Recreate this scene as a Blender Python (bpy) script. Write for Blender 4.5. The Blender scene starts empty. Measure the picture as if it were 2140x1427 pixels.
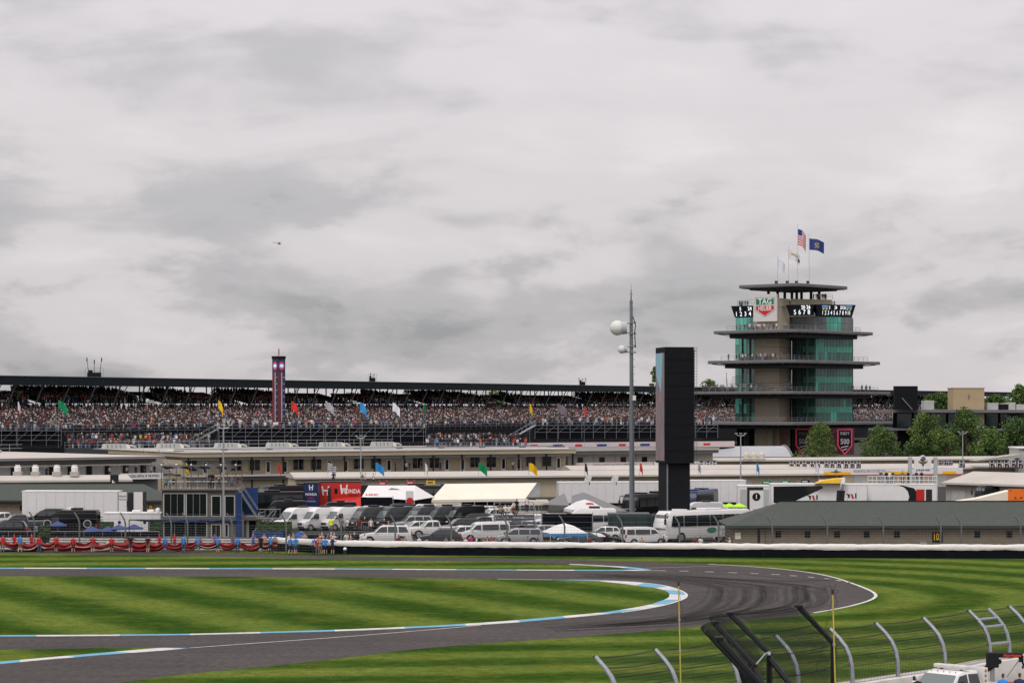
import bpy, bmesh, math, random
import numpy as np
from mathutils import Vector, Matrix, noise as mnoise
random.seed(7)
SC = bpy.context.scene
COL = SC.collection
R = math.radians
# ---------------------------------------------------------------- camera
F, H, HZ = 5000.0, 14.7, 850.0        # focal length (photo px), eye height (m), horizon row
cam = bpy.data.cameras.new('camera'); camo = bpy.data.objects.new('camera', cam); COL.objects.link(camo)
camo.location = (0, 0, H); camo.rotation_euler = (R(90), 0, 0)
cam.sensor_width = 36; cam.lens = 36 * F / 2140; cam.shift_y = (HZ - 713.5) / 2140
cam.clip_start = 1; cam.clip_end = 20000
SC.camera = camo
SC.view_settings.view_transform = 'Standard'; SC.view_settings.look = 'None'
SC.view_settings.gamma = 1; SC.view_settings.exposure = 0
def W(x, y, D): return Vector(((x - 1070) / F * D, D, H - (y - HZ) / F * D))
def G(x, y): D = H * F / (y - HZ); return Vector(((x - 1070) / F * D, D, 0))
def PX(x, D): return (x - 1070) / F * D
def PZ(y, D): return H - (y - HZ) / F * D
# ---------------------------------------------------------------- world: overcast sky
wd = bpy.data.worlds.new('World'); SC.world = wd; wd.use_nodes = True
nt = wd.node_tree; N = nt.nodes; L = nt.links; N.clear()
SUN_EL, SUN_ROT = R(50), R(205)
def wn(t, **k):
    n = N.new(t)
    for a, b in k.items(): setattr(n, a, b)
    return n
tc = wn('ShaderNodeTexCoord')
sky = wn('ShaderNodeTexSky', sky_type='NISHITA', sun_disc=False, sun_elevation=SUN_EL, sun_rotation=SUN_ROT)
def mapn(sc, loc=(0, 0, 0), rot=(0, 0, 0)):
    m = wn('ShaderNodeMapping'); m.inputs['Scale'].default_value = sc; m.inputs['Location'].default_value = loc
    m.inputs['Rotation'].default_value = rot; L.new(tc.outputs['Generated'], m.inputs['Vector']); return m
def nz(m, s, d=5, r=.5, dist=0.0):
    n = wn('ShaderNodeTexNoise'); n.inputs['Scale'].default_value = s; n.inputs['Detail'].default_value = d
    n.inputs['Roughness'].default_value = r; n.inputs['Distortion'].default_value = dist
    L.new(m.outputs[0], n.inputs['Vector']); return n.outputs['Fac']
def mt(op, a, b=None, c=None, clamp=False):
    n = wn('ShaderNodeMath', operation=op, use_clamp=clamp)
    for i, v in enumerate((a, b, c)):
        if v is None: continue
        if isinstance(v, (int, float)): n.inputs[i].default_value = v
        else: L.new(v, n.inputs[i])
    return n.outputs[0]
def ramp(fac, pts):
    n = wn('ShaderNodeValToRGB'); n.color_ramp.interpolation = 'EASE'
    e = n.color_ramp.elements
    while len(e) < len(pts): e.new(.5)
    for i, (p, c) in enumerate(pts): e[i].position = p; e[i].color = (*c, 1)
    L.new(fac, n.inputs[0]); return n.outputs[0]
TILT = (0, R(14), 0)
big = nz(mapn((1, 1, 2.6), (0.3, 0, .07), TILT), 3.6, 4, .5, .4)
puff = nz(mapn((1, 1, 2.7), (.37, .1, .02), TILT), 8.5, 6, .52, .2)
puff2 = nz(mapn((1, 1, 2.7), (.37, .1, .050), TILT), 8.5, 6, .52, .2)
strk = nz(mapn((1, 1, 4.2), (2.1, .4, .3), TILT), 9.0, 5, .5, .5)
fine = nz(mapn((1, 1, 2.2), (1, 2, 0), TILT), 30.0, 7, .6, .2)
sep = wn('ShaderNodeSeparateXYZ'); L.new(tc.outputs['Generated'], sep.inputs[0])
def srange(x, a, b_, c, d):
    m = wn('ShaderNodeMapRange', interpolation_type='SMOOTHSTEP'); L.new(x, m.inputs[0])
    for i, q in ((1, a), (2, b_), (3, c), (4, d)): m.inputs[i].default_value = q
    return m.outputs[0]
low = srange(sep.outputs['Z'], .055, .125, 1.0, .30)               # ragged dark bellies hang low, higher cloud is smoother
belly = mt('MULTIPLY', srange(mt('ADD', puff, mt('MULTIPLY', mt('SUBTRACT', fine, .5), .08)), .41, .72, 0, 1), low)
puff3 = nz(mapn((1, 1, 2.5), (.9, .6, .11), TILT), 19.0, 6, .55, .2)
belly = mt('ADD', belly, mt('MULTIPLY', mt('MULTIPLY', srange(puff3, .46, .70, 0, 1), low), .45))
rim = mt('MULTIPLY', mt('SUBTRACT', puff, puff2), 1.5)
v = mt('ADD', mt('MULTIPLY', mt('SUBTRACT', big, .5), .90), .62)
v = mt('ADD', v, mt('MULTIPLY', mt('SUBTRACT', strk, .5), .70))
v = mt('SUBTRACT', v, mt('MULTIPLY', belly, .54))
v = mt('ADD', v, mt('MULTIPLY', rim, low))
v = mt('ADD', v, mt('MULTIPLY', mt('SUBTRACT', fine, .5), .12))
ccol = ramp(v, [(0.0, (.335, .338, .350)), (.34, (.485, .470, .482)), (.60, (.650, .610, .624)), (1.0, (.80, .745, .755))])
mix = wn('ShaderNodeMix', data_type='RGBA'); mix.inputs[0].default_value = .96
skd = wn('ShaderNodeMix', data_type='RGBA', blend_type='MULTIPLY'); skd.inputs[0].default_value = 1
L.new(sky.outputs[0], skd.inputs[6]); skd.inputs[7].default_value = (.1, .1, .1, 1)
L.new(skd.outputs[2], mix.inputs[6]); L.new(ccol, mix.inputs[7])
# an overcast dome brightens towards the zenith (CIE overcast: 1 + 2 sin(elevation))
zen = mt('ADD', mt('MULTIPLY', mt('MAXIMUM', sep.outputs['Z'], 0.0), 1.35), .97)
bg = wn('ShaderNodeBackground'); L.new(zen, bg.inputs[1]); L.new(mix.outputs[2], bg.inputs[0])
out = wn('ShaderNodeOutputWorld'); L.new(bg.outputs[0], out.inputs[0])
# ---------------------------------------------------------------- sun (overcast, soft)
sl = bpy.data.lights.new('sun', 'SUN'); sl.energy = 1.25; sl.angle = R(20); sl.color = (1, .96, .91)
so = bpy.data.objects.new('sun', sl); COL.objects.link(so); so.location = (0, -50, 120)
so.rotation_euler = (R(90) - SUN_EL, 0, R(180) - SUN_ROT)      # sun high behind the camera's left shoulder
# ---------------------------------------------------------------- materials
_M = {}
def mat(name, col, rough=.7, metal=0.0, var=.12, scale=3.0, spec=.35, coat=0.0, emit=None, bump=0.0, coords='Object', stretch=(1, 1, 1), obcol=False, objrand=0.0):
    if name in _M: return _M[name]
    m = bpy.data.materials.new(name); m.use_nodes = True; _M[name] = m
    t = m.node_tree; b = t.nodes['Principled BSDF']
    b.inputs['Roughness'].default_value = rough; b.inputs['Metallic'].default_value = metal
    b.inputs['Specular IOR Level'].default_value = spec
    if coat: b.inputs['Coat Weight'].default_value = coat; b.inputs['Coat Roughness'].default_value = .08
    c = tuple(col[:3]) + (1,)
    src = None
    if obcol:
        oi = t.nodes.new('ShaderNodeObjectInfo'); src = oi.outputs['Color']
    if var:
        tcn = t.nodes.new('ShaderNodeTexCoord'); mp = t.nodes.new('ShaderNodeMapping'); mp.inputs['Scale'].default_value = stretch
        t.links.new(tcn.outputs[coords], mp.inputs[0])
        n = t.nodes.new('ShaderNodeTexNoise'); n.inputs['Scale'].default_value = scale; n.inputs['Detail'].default_value = 5; n.inputs['Roughness'].default_value = .6
        t.links.new(mp.outputs[0], n.inputs['Vector'])
        mr = t.nodes.new('ShaderNodeMapRange'); mr.inputs[1].default_value = .25; mr.inputs[2].default_value = .75
        mr.inputs[3].default_value = 1 - var; mr.inputs[4].default_value = 1 + var; t.links.new(n.outputs['Fac'], mr.inputs[0])
        fac = mr.outputs[0]
        if objrand:
            oi2 = t.nodes.new('ShaderNodeObjectInfo'); m2 = t.nodes.new('ShaderNodeMapRange'); t.links.new(oi2.outputs['Random'], m2.inputs[0])
            m2.inputs[3].default_value = 1 - objrand; m2.inputs[4].default_value = 1 + objrand
            mm = t.nodes.new('ShaderNodeMath'); mm.operation = 'MULTIPLY'; t.links.new(fac, mm.inputs[0]); t.links.new(m2.outputs[0], mm.inputs[1]); fac = mm.outputs[0]
        mu = t.nodes.new('ShaderNodeVectorMath'); mu.operation = 'SCALE'
        if src: t.links.new(src, mu.inputs[0])
        else: mu.inputs[0].default_value = c[:3]
        t.links.new(fac, mu.inputs['Scale']); t.links.new(mu.outputs[0], b.inputs['Base Color'])
        if bump:
            bp = t.nodes.new('ShaderNodeBump'); bp.inputs['Strength'].default_value = bump; t.links.new(n.outputs['Fac'], bp.inputs['Height']); t.links.new(bp.outputs[0], b.inputs['Normal'])
    elif src: t.links.new(src, b.inputs['Base Color'])
    else: b.inputs['Base Color'].default_value = c
    if emit: b.inputs['Emission Color'].default_value = c; b.inputs['Emission Strength'].default_value = emit
    return m
def paint(name, col): return mat(name, col, rough=.32, var=.05, scale=2, spec=.15 if sum(col) < .4 else .3, coat=.12 if sum(col) < .4 else .5)
# ---------------------------------------------------------------- mesh building
class MB:
    def __init__(s): s.v = []; s.f = []; s.m = []; s.cur = 0
    def poly(s, pts, m=None):
        b = len(s.v); s.v += [tuple(p) for p in pts]; s.f.append(tuple(range(b, b + len(pts)))); s.m.append(s.cur if m is None else m); return s
    def _add(s, vs, fs, m=None):
        b = len(s.v); s.v += [tuple(p) for p in vs]
        for f in fs: s.f.append(tuple(b + i for i in f)); s.m.append(s.cur if m is None else m)
        return s
    def box(s, c, d, rz=0, m=None, tap=1.0):
        x, y, z = c; a, b, h = d[0] / 2, d[1] / 2, d[2] / 2; ca, sa = math.cos(rz), math.sin(rz); vs = []
        for k, tz in ((-1, 1.0), (1, tap)):
            for i, j in ((-1, -1), (1, -1), (1, 1), (-1, 1)):
                px, py = i * a * tz, j * b * tz; vs.append((x + px * ca - py * sa, y + px * sa + py * ca, z + k * h))
        return s._add(vs, [(3, 2, 1, 0), (4, 5, 6, 7), (0, 1, 5, 4), (1, 2, 6, 5), (2, 3, 7, 6), (3, 0, 4, 7)], m)
    def bz(s, x0, x1, y0, y1, z0, z1, m=None): return s.box(((x0 + x1) / 2, (y0 + y1) / 2, (z0 + z1) / 2), (abs(x1 - x0), abs(y1 - y0), abs(z1 - z0)), 0, m)
    def prism(s, pts, z0, z1, m=None, mt_=None, ms=None):
        n = len(pts); vs = [(p[0], p[1], z0) for p in pts] + [(p[0], p[1], z1) for p in pts]
        a = sum(pts[i][0] * pts[(i + 1) % n][1] - pts[(i + 1) % n][0] * pts[i][1] for i in range(n))
        idx = list(range(n)) if a > 0 else list(range(n))[::-1]
        s._add(vs, [tuple(idx[::-1])], m); b = len(s.v) - 2 * n
        s.f.append(tuple(b + n + i for i in idx)); s.m.append(s.cur if (mt_ is None and m is None) else (mt_ if mt_ is not None else m))
        for k in range(n):
            i, j = idx[k], idx[(k + 1) % n]; s.f.append((b + i, b + j, b + n + j, b + n + i)); s.m.append(s.cur if (ms is None and m is None) else (ms if ms is not None else m))
        return s
    def tube(s, p0, p1, r0, r1=None, n=8, m=None, cap=True):
        p0, p1 = Vector(p0), Vector(p1); r1 = r0 if r1 is None else r1; d = p1 - p0
        if d.length < 1e-6: return s
        d.normalize(); u = d.orthogonal().normalized(); w = d.cross(u); vs = []
        for p, r in ((p0, r0), (p1, r1)):
            for k in range(n): a = 2 * math.pi * k / n; vs.append(p + (u * math.cos(a) + w * math.sin(a)) * r)
        fs = [(k, (k + 1) % n, n + (k + 1) % n, n + k) for k in range(n)]
        if cap: fs += [tuple(range(n))[::-1], tuple(range(n, 2 * n))]
        return s._add(vs, fs, m)
    def path(s, pts, r, n=6, m=None):
        for a, b in zip(pts, pts[1:]): s.tube(a, b, r, r, n, m)
        return s
    def pipe(s, pts, r, n=8, m=None):
        pts = [Vector(p) for p in pts]; rs = r if isinstance(r, (list, tuple)) else [r] * len(pts); vs = []; fs = []
        d0 = (pts[1] - pts[0]).normalized(); u = d0.orthogonal().normalized()
        for i, p in enumerate(pts):
            d = (pts[min(i + 1, len(pts) - 1)] - pts[max(i - 1, 0)]).normalized(); u = (u - d * u.dot(d)).normalized(); w = d.cross(u)
            for k in range(n): a = 2 * math.pi * k / n; vs.append(p + (u * math.cos(a) + w * math.sin(a)) * rs[i])
        for i in range(len(pts) - 1):
            for k in range(n): fs.append((i * n + k, i * n + (k + 1) % n, (i + 1) * n + (k + 1) % n, (i + 1) * n + k))
        fs += [tuple(range(n))[::-1], tuple(range((len(pts) - 1) * n, len(pts) * n))]
        return s._add(vs, fs, m)
    def side(s, pts, m=None):
        """profile (x, z, halfwidth) extruded across y"""
        n = len(pts); vs = [(x, -w, z) for x, z, w in pts] + [(x, w, z) for x, z, w in pts]
        a = sum(pts[i][0] * pts[(i + 1) % n][1] - pts[(i + 1) % n][0] * pts[i][1] for i in range(n))
        I = list(range(n)) if a > 0 else list(range(n))[::-1]
        fs = [tuple(I), tuple(n + i for i in I[::-1])]
        for k in range(n): i, j = I[k], I[(k + 1) % n]; fs.append((j, i, n + i, n + j))
        return s._add(vs, fs, m)
    def sphere(s, c, r, nu=10, nv=6, m=None, sz=1.0):
        vs = [(c[0], c[1], c[2] - r * sz)]; fs = []
        for i in range(1, nv):
            a = -math.pi / 2 + math.pi * i / nv
            for k in range(nu): b = 2 * math.pi * k / nu; vs.append((c[0] + r * math.cos(a) * math.cos(b), c[1] + r * math.cos(a) * math.sin(b), c[2] + r * sz * math.sin(a)))
        vs.append((c[0], c[1], c[2] + r * sz)); T = len(vs) - 1
        for k in range(nu): fs.append((0, 1 + (k + 1) % nu, 1 + k)); fs.append((T, 1 + (nv - 2) * nu + k, 1 + (nv - 2) * nu + (k + 1) % nu))
        for i in range(nv - 2):
            for k in range(nu): a = 1 + i * nu + k; b = 1 + i * nu + (k + 1) % nu; fs.append((a, b, b + nu, a + nu))
        return s._add(vs, fs, m)
    def mesh(s, name, mats, smooth=False, bevel=0, seg=1, ang=40):
        me = bpy.data.meshes.new(name); me.from_pydata(s.v, [], s.f)
        for q in (mats if isinstance(mats, (list, tuple)) else [mats]): me.materials.append(q)
        me.polygons.foreach_set('material_index', s.m)
        if bevel or smooth:
            bm = bmesh.new(); bm.from_mesh(me)
            if bevel:
                bmesh.ops.remove_doubles(bm, verts=bm.verts, dist=1e-4)
                es = [e for e in bm.edges if len(e.link_faces) == 2 and e.calc_face_angle(0) > R(25)]
                bmesh.ops.bevel(bm, geom=es, offset=bevel, segments=seg, affect='EDGES', profile=.5, clamp_overlap=True)
            if smooth:
                for f in bm.faces: f.smooth = True
                for e in bm.edges:
                    if len(e.link_faces) == 2 and e.calc_face_angle(0) > R(ang): e.smooth = False
            bm.to_mesh(me); bm.free()
        me.update(); return me
    def build(s, name, mats, parent=None, loc=None, rz=0, **k):
        return obj(name, s.mesh(name, mats, **k), parent, loc, rz)
def obj(name, me, parent=None, loc=None, rz=0):
    o = bpy.data.objects.new(name, me); COL.objects.link(o)
    if parent is not None: o.parent = parent
    if loc is not None: o.location = loc
    if rz: o.rotation_euler = (0, 0, rz)
    return o
def tag(o, label=None, cat=None, group=None, kind=None):
    for k, v in (('label', label), ('category', cat), ('group', group), ('kind', kind)):
        if v: o[k] = v
    return o
def thing(name, label, cat, loc=(0, 0, 0), rz=0, group=None):
    o = bpy.data.objects.new(name, None); COL.objects.link(o); o.empty_display_size = .3
    o.location = loc; o.rotation_euler = (0, 0, rz); return tag(o, label, cat, group)
def dup(o, parent=None, loc=None, rz=None, label=None, color=None):
    c = o.copy(); COL.objects.link(c)
    if parent is not None: c.parent = parent
    if loc is not None: c.location = loc
    if rz is not None: c.rotation_euler = (0, 0, rz)
    if label: c['label'] = label
    if color: c.color = (*color, 1)
    for ch in list(o.children): dup(ch, c, color=color)
    return c
def struct(o): o['kind'] = 'structure'; return o
def sub(o): return o
def text(name, s, size, loc, mat_, parent=None, rz=0, tilt=R(90), ext=.0, align='CENTER', sx=1.0, bold=0.0):
    """flat lettering facing -y (rz turns it about z), centred at loc"""
    cu = bpy.data.curves.new(name, 'FONT'); cu.body = s; cu.size = size; cu.align_x = align; cu.align_y = 'CENTER'; cu.extrude = ext; cu.offset = bold; cu.resolution_u = 2
    t = bpy.data.objects.new(name, cu); me = bpy.data.meshes.new_from_object(t); bpy.data.objects.remove(t)
    me.transform(Matrix.Scale(sx, 4, (1, 0, 0)))
    me.name = name; me.materials.clear(); me.materials.append(mat_)
    o = obj(name, me, parent, loc); o.rotation_euler = (tilt, 0, rz); return o
# ================================================================ ground, roads, track
def grass_mat(name, mode):
    m = bpy.data.materials.new(name); m.use_nodes = True; t = m.node_tree; b = t.nodes['Principled BSDF']
    b.inputs['Roughness'].default_value = 1.0; b.inputs['Specular IOR Level'].default_value = 0.0
    nn = t.nodes.new; lk = t.links.new
    geo = nn('ShaderNodeNewGeometry')
    def ma(op, a, b_=None, cl=False):
        n = nn('ShaderNodeMath'); n.operation = op; n.use_clamp = cl
        for i, q in enumerate((a, b_)):
            if q is None: continue
            if isinstance(q, (int, float)): n.inputs[i].default_value = q
            else: lk(q, n.inputs[i])
        return n.outputs[0]
    def noi(sc, det=4, ro=.6, stretch=(1, 1, 1)):
        mp = nn('ShaderNodeMapping'); mp.inputs['Scale'].default_value = stretch; lk(geo.outputs['Position'], mp.inputs[0])
        n = nn('ShaderNodeTexNoise'); n.inputs['Scale'].default_value = sc; n.inputs['Detail'].default_value = det; n.inputs['Roughness'].default_value = ro; lk(mp.outputs[0], n.inputs['Vector']); return n.outputs['Fac']
    sp = nn('ShaderNodeSeparateXYZ'); lk(geo.outputs['Position'], sp.inputs[0]); X, Y = sp.outputs[0], sp.outputs[1]
    if mode == 'diag':
        u = ma('ADD', ma('MULTIPLY', X, .86), ma('MULTIPLY', Y, .50)); per = 10.5; amp = 1.0
    else:                                   # mown in loops round the hairpin
        C = G(1400, 1243); ax = Vector((-.992, -.123)); qx = ma('SUBTRACT', X, C.x); qy = ma('SUBTRACT', Y, C.y)
        al = ma('MAXIMUM', ma('ADD', ma('MULTIPLY', qx, ax.x), ma('MULTIPLY', qy, ax.y)), 0)
        dx = ma('SUBTRACT', qx, ma('MULTIPLY', al, ax.x)); dy = ma('SUBTRACT', qy, ma('MULTIPLY', al, ax.y))
        u = ma('SQRT', ma('ADD', ma('MULTIPLY', dx, dx), ma('MULTIPLY', dy, dy))); per = 8.2; amp = 1.0
    u = ma('ADD', u, ma('MULTIPLY', ma('SUBTRACT', noi(.07, 2), .5), 2.2))
    wv = ma('SINE', ma('MULTIPLY', u, 2 * math.pi / per))
    st = nn('ShaderNodeMapRange'); st.interpolation_type = 'SMOOTHSTEP'; lk(wv, st.inputs[0]); st.inputs[1].default_value = -.9; st.inputs[2].default_value = .9
    patchy = noi(.10, 5, .6)
    f = ma('ADD', ma('MULTIPLY', st.outputs[0], .72), ma('MULTIPLY', ma('SUBTRACT', patchy, .5), .95)); f = ma('ADD', f, ma('MULTIPLY', ma('SUBTRACT', noi(.55, 4, .65, (.25, 1.6, 1)), .5), .75)); f = ma('ADD', f, .10, True)
    cr = nn('ShaderNodeValToRGB'); e = cr.color_ramp.elements; e[0].position = 0; e[0].color = (.028, .060, .010, 1); e[1].position = 1; e[1].color = (.122, .158, .032, 1)
    e2 = e.new(.5); e2.color = (.060, .102, .018, 1); lk(f, cr.inputs[0])
    yel = nn('ShaderNodeMix'); yel.data_type = 'RGBA'; lk(ma('MULTIPLY', ma('SUBTRACT', noi(.16, 3), .50, True), 2.2, True), yel.inputs[0]); lk(cr.outputs[0], yel.inputs[6]); 
    yel.inputs[7].default_value = (.125, .130, .022, 1)
    gr = nn('ShaderNodeMapRange'); lk(noi(1.1, 8, .8), gr.inputs[0]); gr.inputs[1].default_value = .3; gr.inputs[2].default_value = .7; gr.inputs[3].default_value = .5; gr.inputs[4].default_value = 1.5
    mu = nn('ShaderNodeVectorMath'); mu.operation = 'SCALE'; lk(yel.outputs[2], mu.inputs[0]); g2_ = nn('ShaderNodeMapRange'); lk(noi(7.0, 5, .8), g2_.inputs[0]); g2_.inputs[1].default_value = .3; g2_.inputs[2].default_value = .7; g2_.inputs[3].default_value = .55; g2_.inputs[4].default_value = 1.45; lk(ma('MULTIPLY', gr.outputs[0], g2_.outputs[0]), mu.inputs['Scale']); lk(mu.outputs[0], b.inputs['Base Color'])
    bp = nn('ShaderNodeBump'); bp.inputs['Strength'].default_value = .6; bp.inputs['Distance'].default_value = .08; lk(noi(5, 4, .7), bp.inputs['Height']); lk(bp.outputs[0], b.inputs['Normal'])
    return m
M_GR = grass_mat('mown_grass_loops', 'loop'); M_GI = grass_mat('mown_grass_diagonal', 'diag')
def asphalt(name, base, seed=0.0, streak=True):
    m = bpy.data.materials.new(name); m.use_nodes = True; t = m.node_tree; b = t.nodes['Principled BSDF']; nn = t.nodes.new; lk = t.links.new
    b.inputs['Roughness'].default_value = .95; b.inputs['Specular IOR Level'].default_value = .06
    geo = nn('ShaderNodeNewGeometry')
    acc = None
    for sc, st, lo, hi in ((.05, (1, 1, 1), .86, 1.16), (.35, (.18, 1, 1), .84, 1.15), (2.2, (1, 1, 1), .66, 1.34), (1.6, (.07, 1, 1), .9, 1.1)):
        mp = nn('ShaderNodeMapping'); mp.inputs['Scale'].default_value = st; mp.inputs['Location'].default_value = (seed, seed, 0); lk(geo.outputs['Position'], mp.inputs[0])
        n = nn('ShaderNodeTexNoise'); n.inputs['Scale'].default_value = sc; n.inputs['Detail'].default_value = 5; n.inputs['Roughness'].default_value = .65; lk(mp.outputs[0], n.inputs['Vector'])
        r = nn('ShaderNodeMapRange'); r.inputs[1].default_value = .3; r.inputs[2].default_value = .7; r.inputs[3].default_value = lo; r.inputs[4].default_value = hi; lk(n.outputs['Fac'], r.inputs[0])
        if acc is None: acc = r.outputs[0]
        else:
            q = nn('ShaderNodeMath'); q.operation = 'MULTIPLY'; lk(acc, q.inputs[0]); lk(r.outputs[0], q.inputs[1]); acc = q.outputs[0]
    mu = nn('ShaderNodeVectorMath'); mu.operation = 'SCALE'; mu.inputs[0].default_value = base; lk(acc, mu.inputs['Scale']); lk(mu.outputs[0], b.inputs['Base Color'])
    return m
M_TR = asphalt('track_asphalt', (.070, .062, .060)); M_LOT = asphalt('lot_asphalt', (.050, .048, .047), 3)
M_CON = mat('concrete', (.42, .40, .37), .85, var=.18, scale=.6)
def sheet(name, pts, z, m):
    b = MB(); b.poly([(p[0], p[1], z) for p in pts]); o = b.build(name, m); 
    if o.data.polygons[0].normal.z < 0: o.data.flip_normals()
    return struct(o)
def smooth_line(pts, k=6):
    """Catmull-Rom through pixel points"""
    P = [Vector(p) for p in pts]; out = []
    for i in range(len(P) - 1):
        a, b, c, d = P[max(i - 1, 0)], P[i], P[i + 1], P[min(i + 2, len(P) - 1)]
        for j in range(k):
            t = j / k; out.append(.5 * ((2 * b) + (c - a) * t + (2 * a - 5 * b + 4 * c - d) * t * t + (3 * b - a - 3 * c + d) * t ** 3))
    return out + [P[-1]]
def GL(pts, k=6): return [G(*p) for p in smooth_line(pts, k)]
g = MB(); g.poly([(-6000, 20, 0), (6000, 20, 0), (6000, 9000, 0), (-6000, 9000, 0)]); struct(g.build('ground', M_GR))
# paved infield behind the barrier
sheet('parking_lot', [(-160, 243), (-8, 243), (10, 238), (260, 236), (1200, 1700), (-900, 1700)], .004, M_LOT)
OUT_TOP = [(-260, 1148), (0, 1150), (400, 1154.5), (700, 1161), (1040, 1166.5), (1220, 1170), (1379, 1174.6), (1500, 1179), (1575, 1183.6), (1649.5, 1190), (1705, 1197.7), (1743, 1206), (1771, 1214.5), (1799, 1224.8), (1821.5, 1234), (1832, 1242), (1829, 1249), (1814, 1256.5), (1780, 1266), (1739, 1274), (1705, 1280), (1600, 1292), (1488, 1303), (1426, 1311.5), (1220, 1329.5), (1040, 1342), (868, 1356), (700, 1376), (538, 1394), (404, 1406), (242, 1427), (60, 1455), (-260, 1520)]
sheet('race_track', GL(OUT_TOP, 4), .004, M_TR)
INF = [(-260, 1203), (0, 1203.5), (350, 1204), (700, 1205.8), (1040, 1210.3), (1220, 1213.2), (1288, 1217.5), (1347, 1225), (1368, 1228), (1385, 1231.8), (1396, 1237), (1400, 1243), (1396, 1250), (1379, 1257), (1352, 1265), (1299.5, 1274), (1220, 1283), (1040, 1299), (868, 1309), (700, 1316), (494, 1322), (323, 1325.5), (0, 1327.5), (-260, 1329)]
sheet('infield_grass', GL(INF, 4), .008, M_GI)
WED = [(-260, 1155), (0, 1156), (400, 1161.5), (700, 1168.6), (1040, 1173.8), (1220, 1180), (1309, 1185), (1335, 1189), (1300, 1190.4), (1220, 1190.6), (700, 1187.6), (0, 1185.6), (-260, 1185)]
sheet('verge_grass', GL(WED, 3), .008, M_GR)
WD2 = [(-260, 1358), (0, 1357), (150, 1354.6), (336, 1352.6), (303, 1355.5), (202, 1364.7), (94, 1374), (0, 1382.5), (-260, 1410)]
sheet('corner_grass', GL(WD2, 3), .008, M_GI)
M_KW = mat('kerb_white_paint', (.54, .53, .52), .6, var=.28, scale=.8, coords='Object'); M_KB = mat('kerb_blue_paint', (.10, .32, .46), .55, var=.25, scale=.8)
M_LW = mat('line_white_paint', (.56, .55, .52), .6, var=.35, scale=1.2)
def kerb(name, outer, inner, step, z=.009, h=.012, start=0):
    """painted kerb blocks between two ground lines of equal count"""
    par = bpy.data.objects.new(name, None); COL.objects.link(par); struct(par)
    n = len(outer); acc = 0; cur = [0]; c = start
    for i in range(1, n):
        acc += (outer[i] - outer[i - 1]).length; cur.append(i)
        if acc >= step or i == n - 1:
            b = MB(); top = [(outer[k].x, outer[k].y, h * .4 + z) for k in cur]; bot = [(inner[k].x, inner[k].y, h + z) for k in cur]
            for k in range(len(cur) - 1):
                b.poly([top[k], top[k + 1], bot[k + 1], bot[k]])
                b.poly([(*bot[k][:2], 0.009), bot[k], bot[k + 1], (*bot[k + 1][:2], 0.009)]); b.poly([(*top[k][:2], 0.0052), (*top[k + 1][:2], .0052), top[k + 1], top[k]])
            b.build('kerb_block', (M_KW, M_KB)[c % 2], par); c += 1; acc = 0; cur = [i]
    return par
def resample(pts, n):
    d = [0]
    for a, b in zip(pts, pts[1:]): d.append(d[-1] + (b - a).length)
    o = []
    for i in range(n):
        t = d[-1] * i / (n - 1); k = max(j for j in range(len(d)) if d[j] <= t + 1e-9); k = min(k, len(pts) - 2)
        o.append(pts[k].lerp(pts[k + 1], (t - d[k]) / max(d[k + 1] - d[k], 1e-9)))
    return o
KO = [(1040, 1209.6), (1220, 1212), (1307, 1215), (1363, 1220), (1395, 1225.5), (1418.6, 1233), (1430, 1239), (1432, 1243.7), (1428, 1249.3), (1410.7, 1256.5), (1387, 1263.6), (1347, 1271.6), (1299.5, 1278.7), (1220, 1287.5), (1040, 1303), (868, 1311.8), (700, 1318.6), (494, 1324), (323, 1327.4), (0, 1329.6), (-200, 1330)]
KI = [(1040, 1209.9), (1220, 1213.0), (1288, 1218), (1347, 1226), (1368, 1228.5), (1385, 1232.3), (1395, 1237), (1399, 1243), (1395, 1250), (1378, 1257), (1351, 1265), (1299, 1274.3), (1260, 1279.6), (1210, 1284.5), (1035, 1299.5), (866, 1309.2), (699, 1316.2), (494, 1322.2), (323, 1325.6), (0, 1327.6), (-200, 1329)]
kerb('hairpin_kerb', GL(KO, 8), GL(KI, 8), 4.3, h=.03)
a1 = [(-200, 1187.6), (0, 1187.8), (350, 1188.3), (700, 1189.2), (1040, 1191), (1220, 1192), (1366, 1191.9)]
b1 = [(-200, 1185.4), (0, 1185.8), (350, 1186.6), (700, 1187.6), (1040, 1189.7), (1220, 1190.4), (1330, 1190.2)]
kerb('far_kerb', GL(a1, 24), GL(b1, 24), 5.2)
a2 = [(1190, 1178.2), (1220, 1179.3), (1270, 1182), (1309, 1184), (1341, 1187), (1366, 1191)]; b2 = [(1190, 1179.4), (1220, 1180.6), (1268, 1183.4), (1300, 1186), (1325, 1188.6), (1342, 1190.4)]
kerb('merge_kerb', GL(a2, 8), GL(b2, 8), 6.5)
a3 = [(-200, 1406), (0, 1387), (101, 1377.4), (235, 1366.4), (336, 1359), (395, 1353.6)]; b3 = [(-200, 1400), (0, 1382.3), (94, 1374), (202, 1364.7), (303, 1356), (345, 1353)]
kerb('corner_kerb', GL(a3, 14), GL(b3, 14), 3.6)
def ribbon(name, pts, w, m, z=.013, k=6, par=None):
    P = GL(pts, k); b = MB(); Ls = []; Rs = []
    for i, p in enumerate(P):
        d = (P[min(i + 1, len(P) - 1)] - P[max(i - 1, 0)]).normalized(); n_ = Vector((-d.y, d.x, 0)) * w / 2; Ls.append(p + n_); Rs.append(p - n_)
    for i in range(len(P) - 1): b.poly([(*Rs[i][:2], z), (*Rs[i + 1][:2], z), (*Ls[i + 1][:2], z), (*Ls[i][:2], z)])
    o = b.build(name, m, par)
    return o if par else struct(o)
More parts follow.
